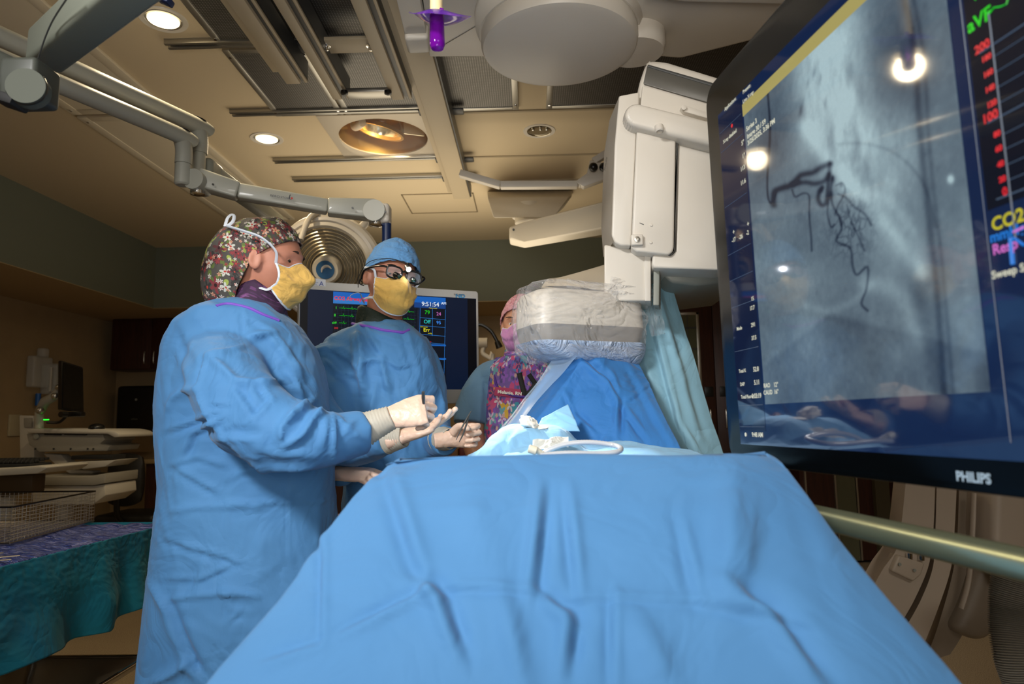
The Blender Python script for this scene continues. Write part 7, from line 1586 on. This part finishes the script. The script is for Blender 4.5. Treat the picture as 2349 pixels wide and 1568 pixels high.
light('headlamp_beam', 'SPOT', lp0 + ld * 0.045, 75, (0.92, 0.96, 1.0), aim, 0.006, spot=26, blend=0.8)
bm = BM(); tube(bm, smooth_path([L2(0.112, -0.002, 0.038), L2(0.09, -0.05, 0.045), L2(0.03, -0.095, 0.03), L2(-0.03, -0.10, -0.01), L2(-0.03, -0.096, -0.05)], 5), 0.0012, 6); obj('lamp_cord', bm, M_blackm, gl)
# hands
lw = W(1030, 1006, Y2 - 0.20); h, T3 = hand_obj('glove', lw, Vector((0.86, 0.15, 0.12)), Vector((-0.25, 0.93, 0.12)), -1, [(58, 84, 30), (70, 84, 34), (74, 82, 36), (78, 84, 34)],
    [(0.015, 0.02, -0.012), (0.035, 0.040, -0.032), (0.052, 0.042, -0.055), (0.060, 0.036, -0.074)], M_glove, P2, 0.92, label='cream latex glove closed around thin forceps')
cuff_obj(W(1008, 1006, Y2 - 0.15), lw + Vector((0.004, 0, 0)), 0.042, 0.031, P2)
t = thing('forceps', 'thin dark steel forceps held in the gloved hand beside the nurse', 'forceps', W(1060, 985, 2.04))
for k, (a, b) in enumerate((((1046, 1009), (1081, 942)), ((1053, 1014), (1072, 968)))):
    bm = BM(); tube(bm, smooth_path([W(a[0], a[1], 2.00), W((a[0] + b[0]) / 2 + 1.5 * (1 if k else -1), (a[1] + b[1]) / 2, 2.01), W(1081 if k == 0 else 1077, 942 if k == 0 else 950, 2.02)], 5), lerpl([0.0009, 0.0022, 0.0028, 0.0012], 11), 8); obj('prong', bm, M_dgrey, t)
rw = W(786, 1086, Y2 - 0.33); h, T4 = hand_obj('glove', rw, Vector((0.86, -0.25, -0.05)), Vector((0.1, -0.35, 0.93)), 1, [(18, 30, 20), (20, 34, 20), (24, 36, 22), (28, 38, 24)],
    [(0.02, 0.028, -0.010), (0.045, 0.048, -0.02), (0.07, 0.050, -0.028), (0.09, 0.044, -0.03)], M_glove, P2, 0.98, label='gloved hand resting low beside the table')
# ------------------------------------------------------------------ nurse behind the detector
parent_skin = M_skinC
Y3 = 2.76
P3 = thing('person', 'person standing behind the bagged detector in a pink cap, pink mask and colourful sea-print apron', 'person', (W(1190, 1000, Y3).x, Y3, 0))
C3 = W(1196, 745, Y3); H3 = hrot(-97, 5, 0) @ Matrix.Rotation(R(-3), 3, 'X')
bm = head_bm(C3, H3, W(1200, 850, Y3), 0.97, 0.052)
sk = smooth_path([W(1118, 905, Y3), W(1090, 950, Y3 - 0.02), W(1086, 1010, Y3 - 0.06), W(1105, 1060, Y3 - 0.16), W(1130, 1075, Y3 - 0.26)], 5)
loft(bm, torso_rings([(830, 1150, 1255, Y3, 0.07), (850, 1120, 1285, Y3, 0.09), (950, 1130, 1280, Y3, 0.10), (1100, 1125, 1285, Y3, 0.11), (1200, 1125, 1285, Y3, 0.11)], Y3, 0.1, 28))
tube(bm, sk, lerpl([0.045, 0.048, 0.046, 0.04, 0.032], len(sk)), 20)
for s in (-1, 1): x = W(1205, 1100, Y3).x + s * 0.09; tube(bm, [(x, Y3, 0.8), (x, Y3, 0.5), (x, Y3, 0.28), (x, Y3, 0.08)], [0.10, 0.075, 0.06, 0.05], 18)
fuse('body', bm, M_skinC, P3, 0.0045, 2)
eyes(C3, H3, P3, 0.97, None, (8, 6))
for s in (-1, 1): x = W(1205, 1100, Y3).x + s * 0.09; bm = BM(); sph(bm, (x, Y3 - 0.05, 0.035), (0.05, 0.13, 0.045), n=20); obj('shoe', bm, M_blackm, P3)
M_scrub = cloth_mat('slate_blue_scrubs', '#6c93b4', 0.85, 0.4, 0.1)
bm = BM(); loft(bm, densify(torso_rings([(818, 1150, 1250, Y3, 0.07), (830, 1112, 1290, Y3, 0.10), (850, 1095, 1305, Y3, 0.11), (950, 1118, 1292, Y3, 0.12), (1100, 1112, 1300, Y3, 0.125), (1300, 1112, 1300, Y3, 0.13)], Y3, 0.1), 3))
tube(bm, smooth_path([W(1150, 842, Y3), W(1118, 862, Y3), W(1098, 905, Y3 - 0.01), W(1084, 945, Y3 - 0.02), W(1080, 972, Y3 - 0.03)], 5), lerpl([0.04, 0.058, 0.070, 0.074, 0.072], 21), 24)
SEG = []; cs([(1108, 860), (1100, 960)], 6, -0.008, 'v'); cs([(1060, 900), (1085, 880)], 6, 0.006, 'r')
fuse('scrub_top', bm, M_scrub, P3, 0.0065, 5, crease_post(SEG, ((8, 0.006, 1.0),)), 'slate blue short sleeved scrub top')
M_sea = floral('sea_print_apron', '#6f5596', [(1, 0, 1, 0.1, 0, ['#000000'], None, 1)] [:0] + [
    (7.5, 0.4, 3, 0.42, 0.20, ['#c04a78', '#3e8fa0', '#7a52a8', '#c8a23c', '#4a78b0', '#b84878'], None, 1.0), (10.0, 3.1, 4, 0.36, 0.16, ['#d0506a', '#5fb0a8', '#8f5ab8', '#4a6cb0'], None, 1.0),
    (6.5, 5.9, 5, 0.20, 0.15, ['#e8d9d2', '#2f2f55', '#d8c8d8', '#35305a'], '#a05a70', 0.8), (13, 8.2, 8, 0.20, 0.06, ['#31305e', '#d8b08a', '#2c5a68'], None, 1.0)])
def front_patch(rows, Y, bulge, n=44, m=60):
    rows = sorted(rows); py = [r[0] for r in rows]; G = np.zeros((m, n, 3))
    for j in range(m):
        y_ = py[0] + (py[-1] - py[0]) * j / (m - 1); l = np.interp(y_, py, [r[1] for r in rows]); r_ = np.interp(y_, py, [r[2] for r in rows])
        for i in range(n):
            u = i / (n - 1); p = W(l + (r_ - l) * u, y_, Y); k = (2 * u - 1); p.y = Y - bulge * math.sqrt(max(0.0, 1 - k * k * 0.97)) + 0.0; p.y += 0.004 * noise.noise(Vector((u * 4, j * 0.1, 2))); G[j, i] = p
    return G
G = front_patch([(822, 1142, 1262), (845, 1116, 1290), (880, 1112, 1292), (950, 1112, 1292), (1020, 1108, 1294), (1120, 1108, 1296)], Y3 - 0.015, 0.128); ap = grid_obj('apron', G, M_sea, P3, 0.004); ap['label'] = 'lead apron in a purple, pink and teal sea print'
bm = BM(); tube(bm, [Vector(G[j, 0]) + Vector((0, -0.003, 0)) for j in range(0, 60, 3)], 0.005, 8); obj('apron_trim', bm, mat('violet_trim', '#4a2a86', 0.7), ap)
bm = BM(); tube(bm, smooth_path([Vector(G[2, 2]) + Vector((0, -.005, 0)), Vector(G[14, 8]) + Vector((0, -0.008, 0)), Vector(G[18, 22]) + Vector((0, -0.008, 0)), Vector(G[14, 36]) + Vector((0, -0.008, 0))], 5), 0.005, 8); obj('neck_trim', bm, mat('violet_trim', '#4a2a86', 0.7), ap)
# thyroid collar
G = ring_band(W(1200, 802, Y3), W(1200, 860, Y3 - 0.04), (0.072, 0.07), (0.098, 0.10), am=0.002)
for j in range(G.shape[0]):
    for i in range(G.shape[1]): k = j / 9; a = 2 * math.pi * i / 40; G[j, i, 2] += -0.055 * k * max(0, -math.sin(a)) ** 2
o = grid_obj('collar', G, M_sea, P3, 0.006)
sn = snapper(ap, o)
for (x0, y0, x1_, y1_, w) in ((1191, 855, 1203, 905, 0.010), (1213, 858, 1228, 880, 0.009), (1228, 880, 1212, 905, 0.009), (1200, 905, 1222, 895, 0.008)):
    bm = BM(); tube(bm, [sn(x0 + (x1_ - x0) * k / 4, y0 + (y1_ - y0) * k / 4, 0.004, Y3) for k in range(5)], w, 8, flat=0.3, up=(0, 1, 0)); obj('black_strap', bm, M_blackm, P3)
bm = BM(); A_ = W(1137, 888, Y3 - 0.128); bx(bm, W(1168, 900, Y3 - 0.140), (0.115, 0.006, 0.034), Matrix.Rotation(R(7), 3, 'Y') @ Matrix.Rotation(R(-8), 3, 'Z'), 0.002); tg = obj('name_patch', bm, mat('red_name_patch', '#a83a5e', 0.8), P3)
bm = BM(); text_bm(bm, 'Melanie, RN', W(1141, 901, Y3 - 0.152), Vector((1, -0.03, -0.12)), (0, 0, 1), 0.0125, bold=0.0006, sx=1.08); obj('name_text', bm, mat('silver_thread', '#e0dcd2', 0.6), tg)
M_pcap = floral('pink_print_cap', '#c78a94', [(8, 0.3, 6, 0.30, 0.12, ['#d9a6ae', '#a8626f', '#b9b0c0', '#e2bcc0'], '#8c5060', 1.0), (14, 3.3, 4, 0.26, 0.1, ['#9c5a68', '#e6c6c8'], None, 1.0)])
def rad3(d): return 0.97 / math.sqrt((d.x / (0.106 if d.x > 0 else 0.115)) ** 2 + (d.y / 0.089) ** 2 + (d.z / 0.131) ** 2)
P_, UV_ = cap_grid(C3, H3, Vector((-0.62, 0, 0.78)), lambda ph: R(92 - 2 * math.cos(ph)), rad3, 44, 96, 0.03); cap_obj('scrub_cap', P_, UV_, M_pcap, P3, 0.003, 'pink patterned cap')
mask_obj(C3, H3, M_maskp, P3, 0.97, 62, 0.008, 9.0)
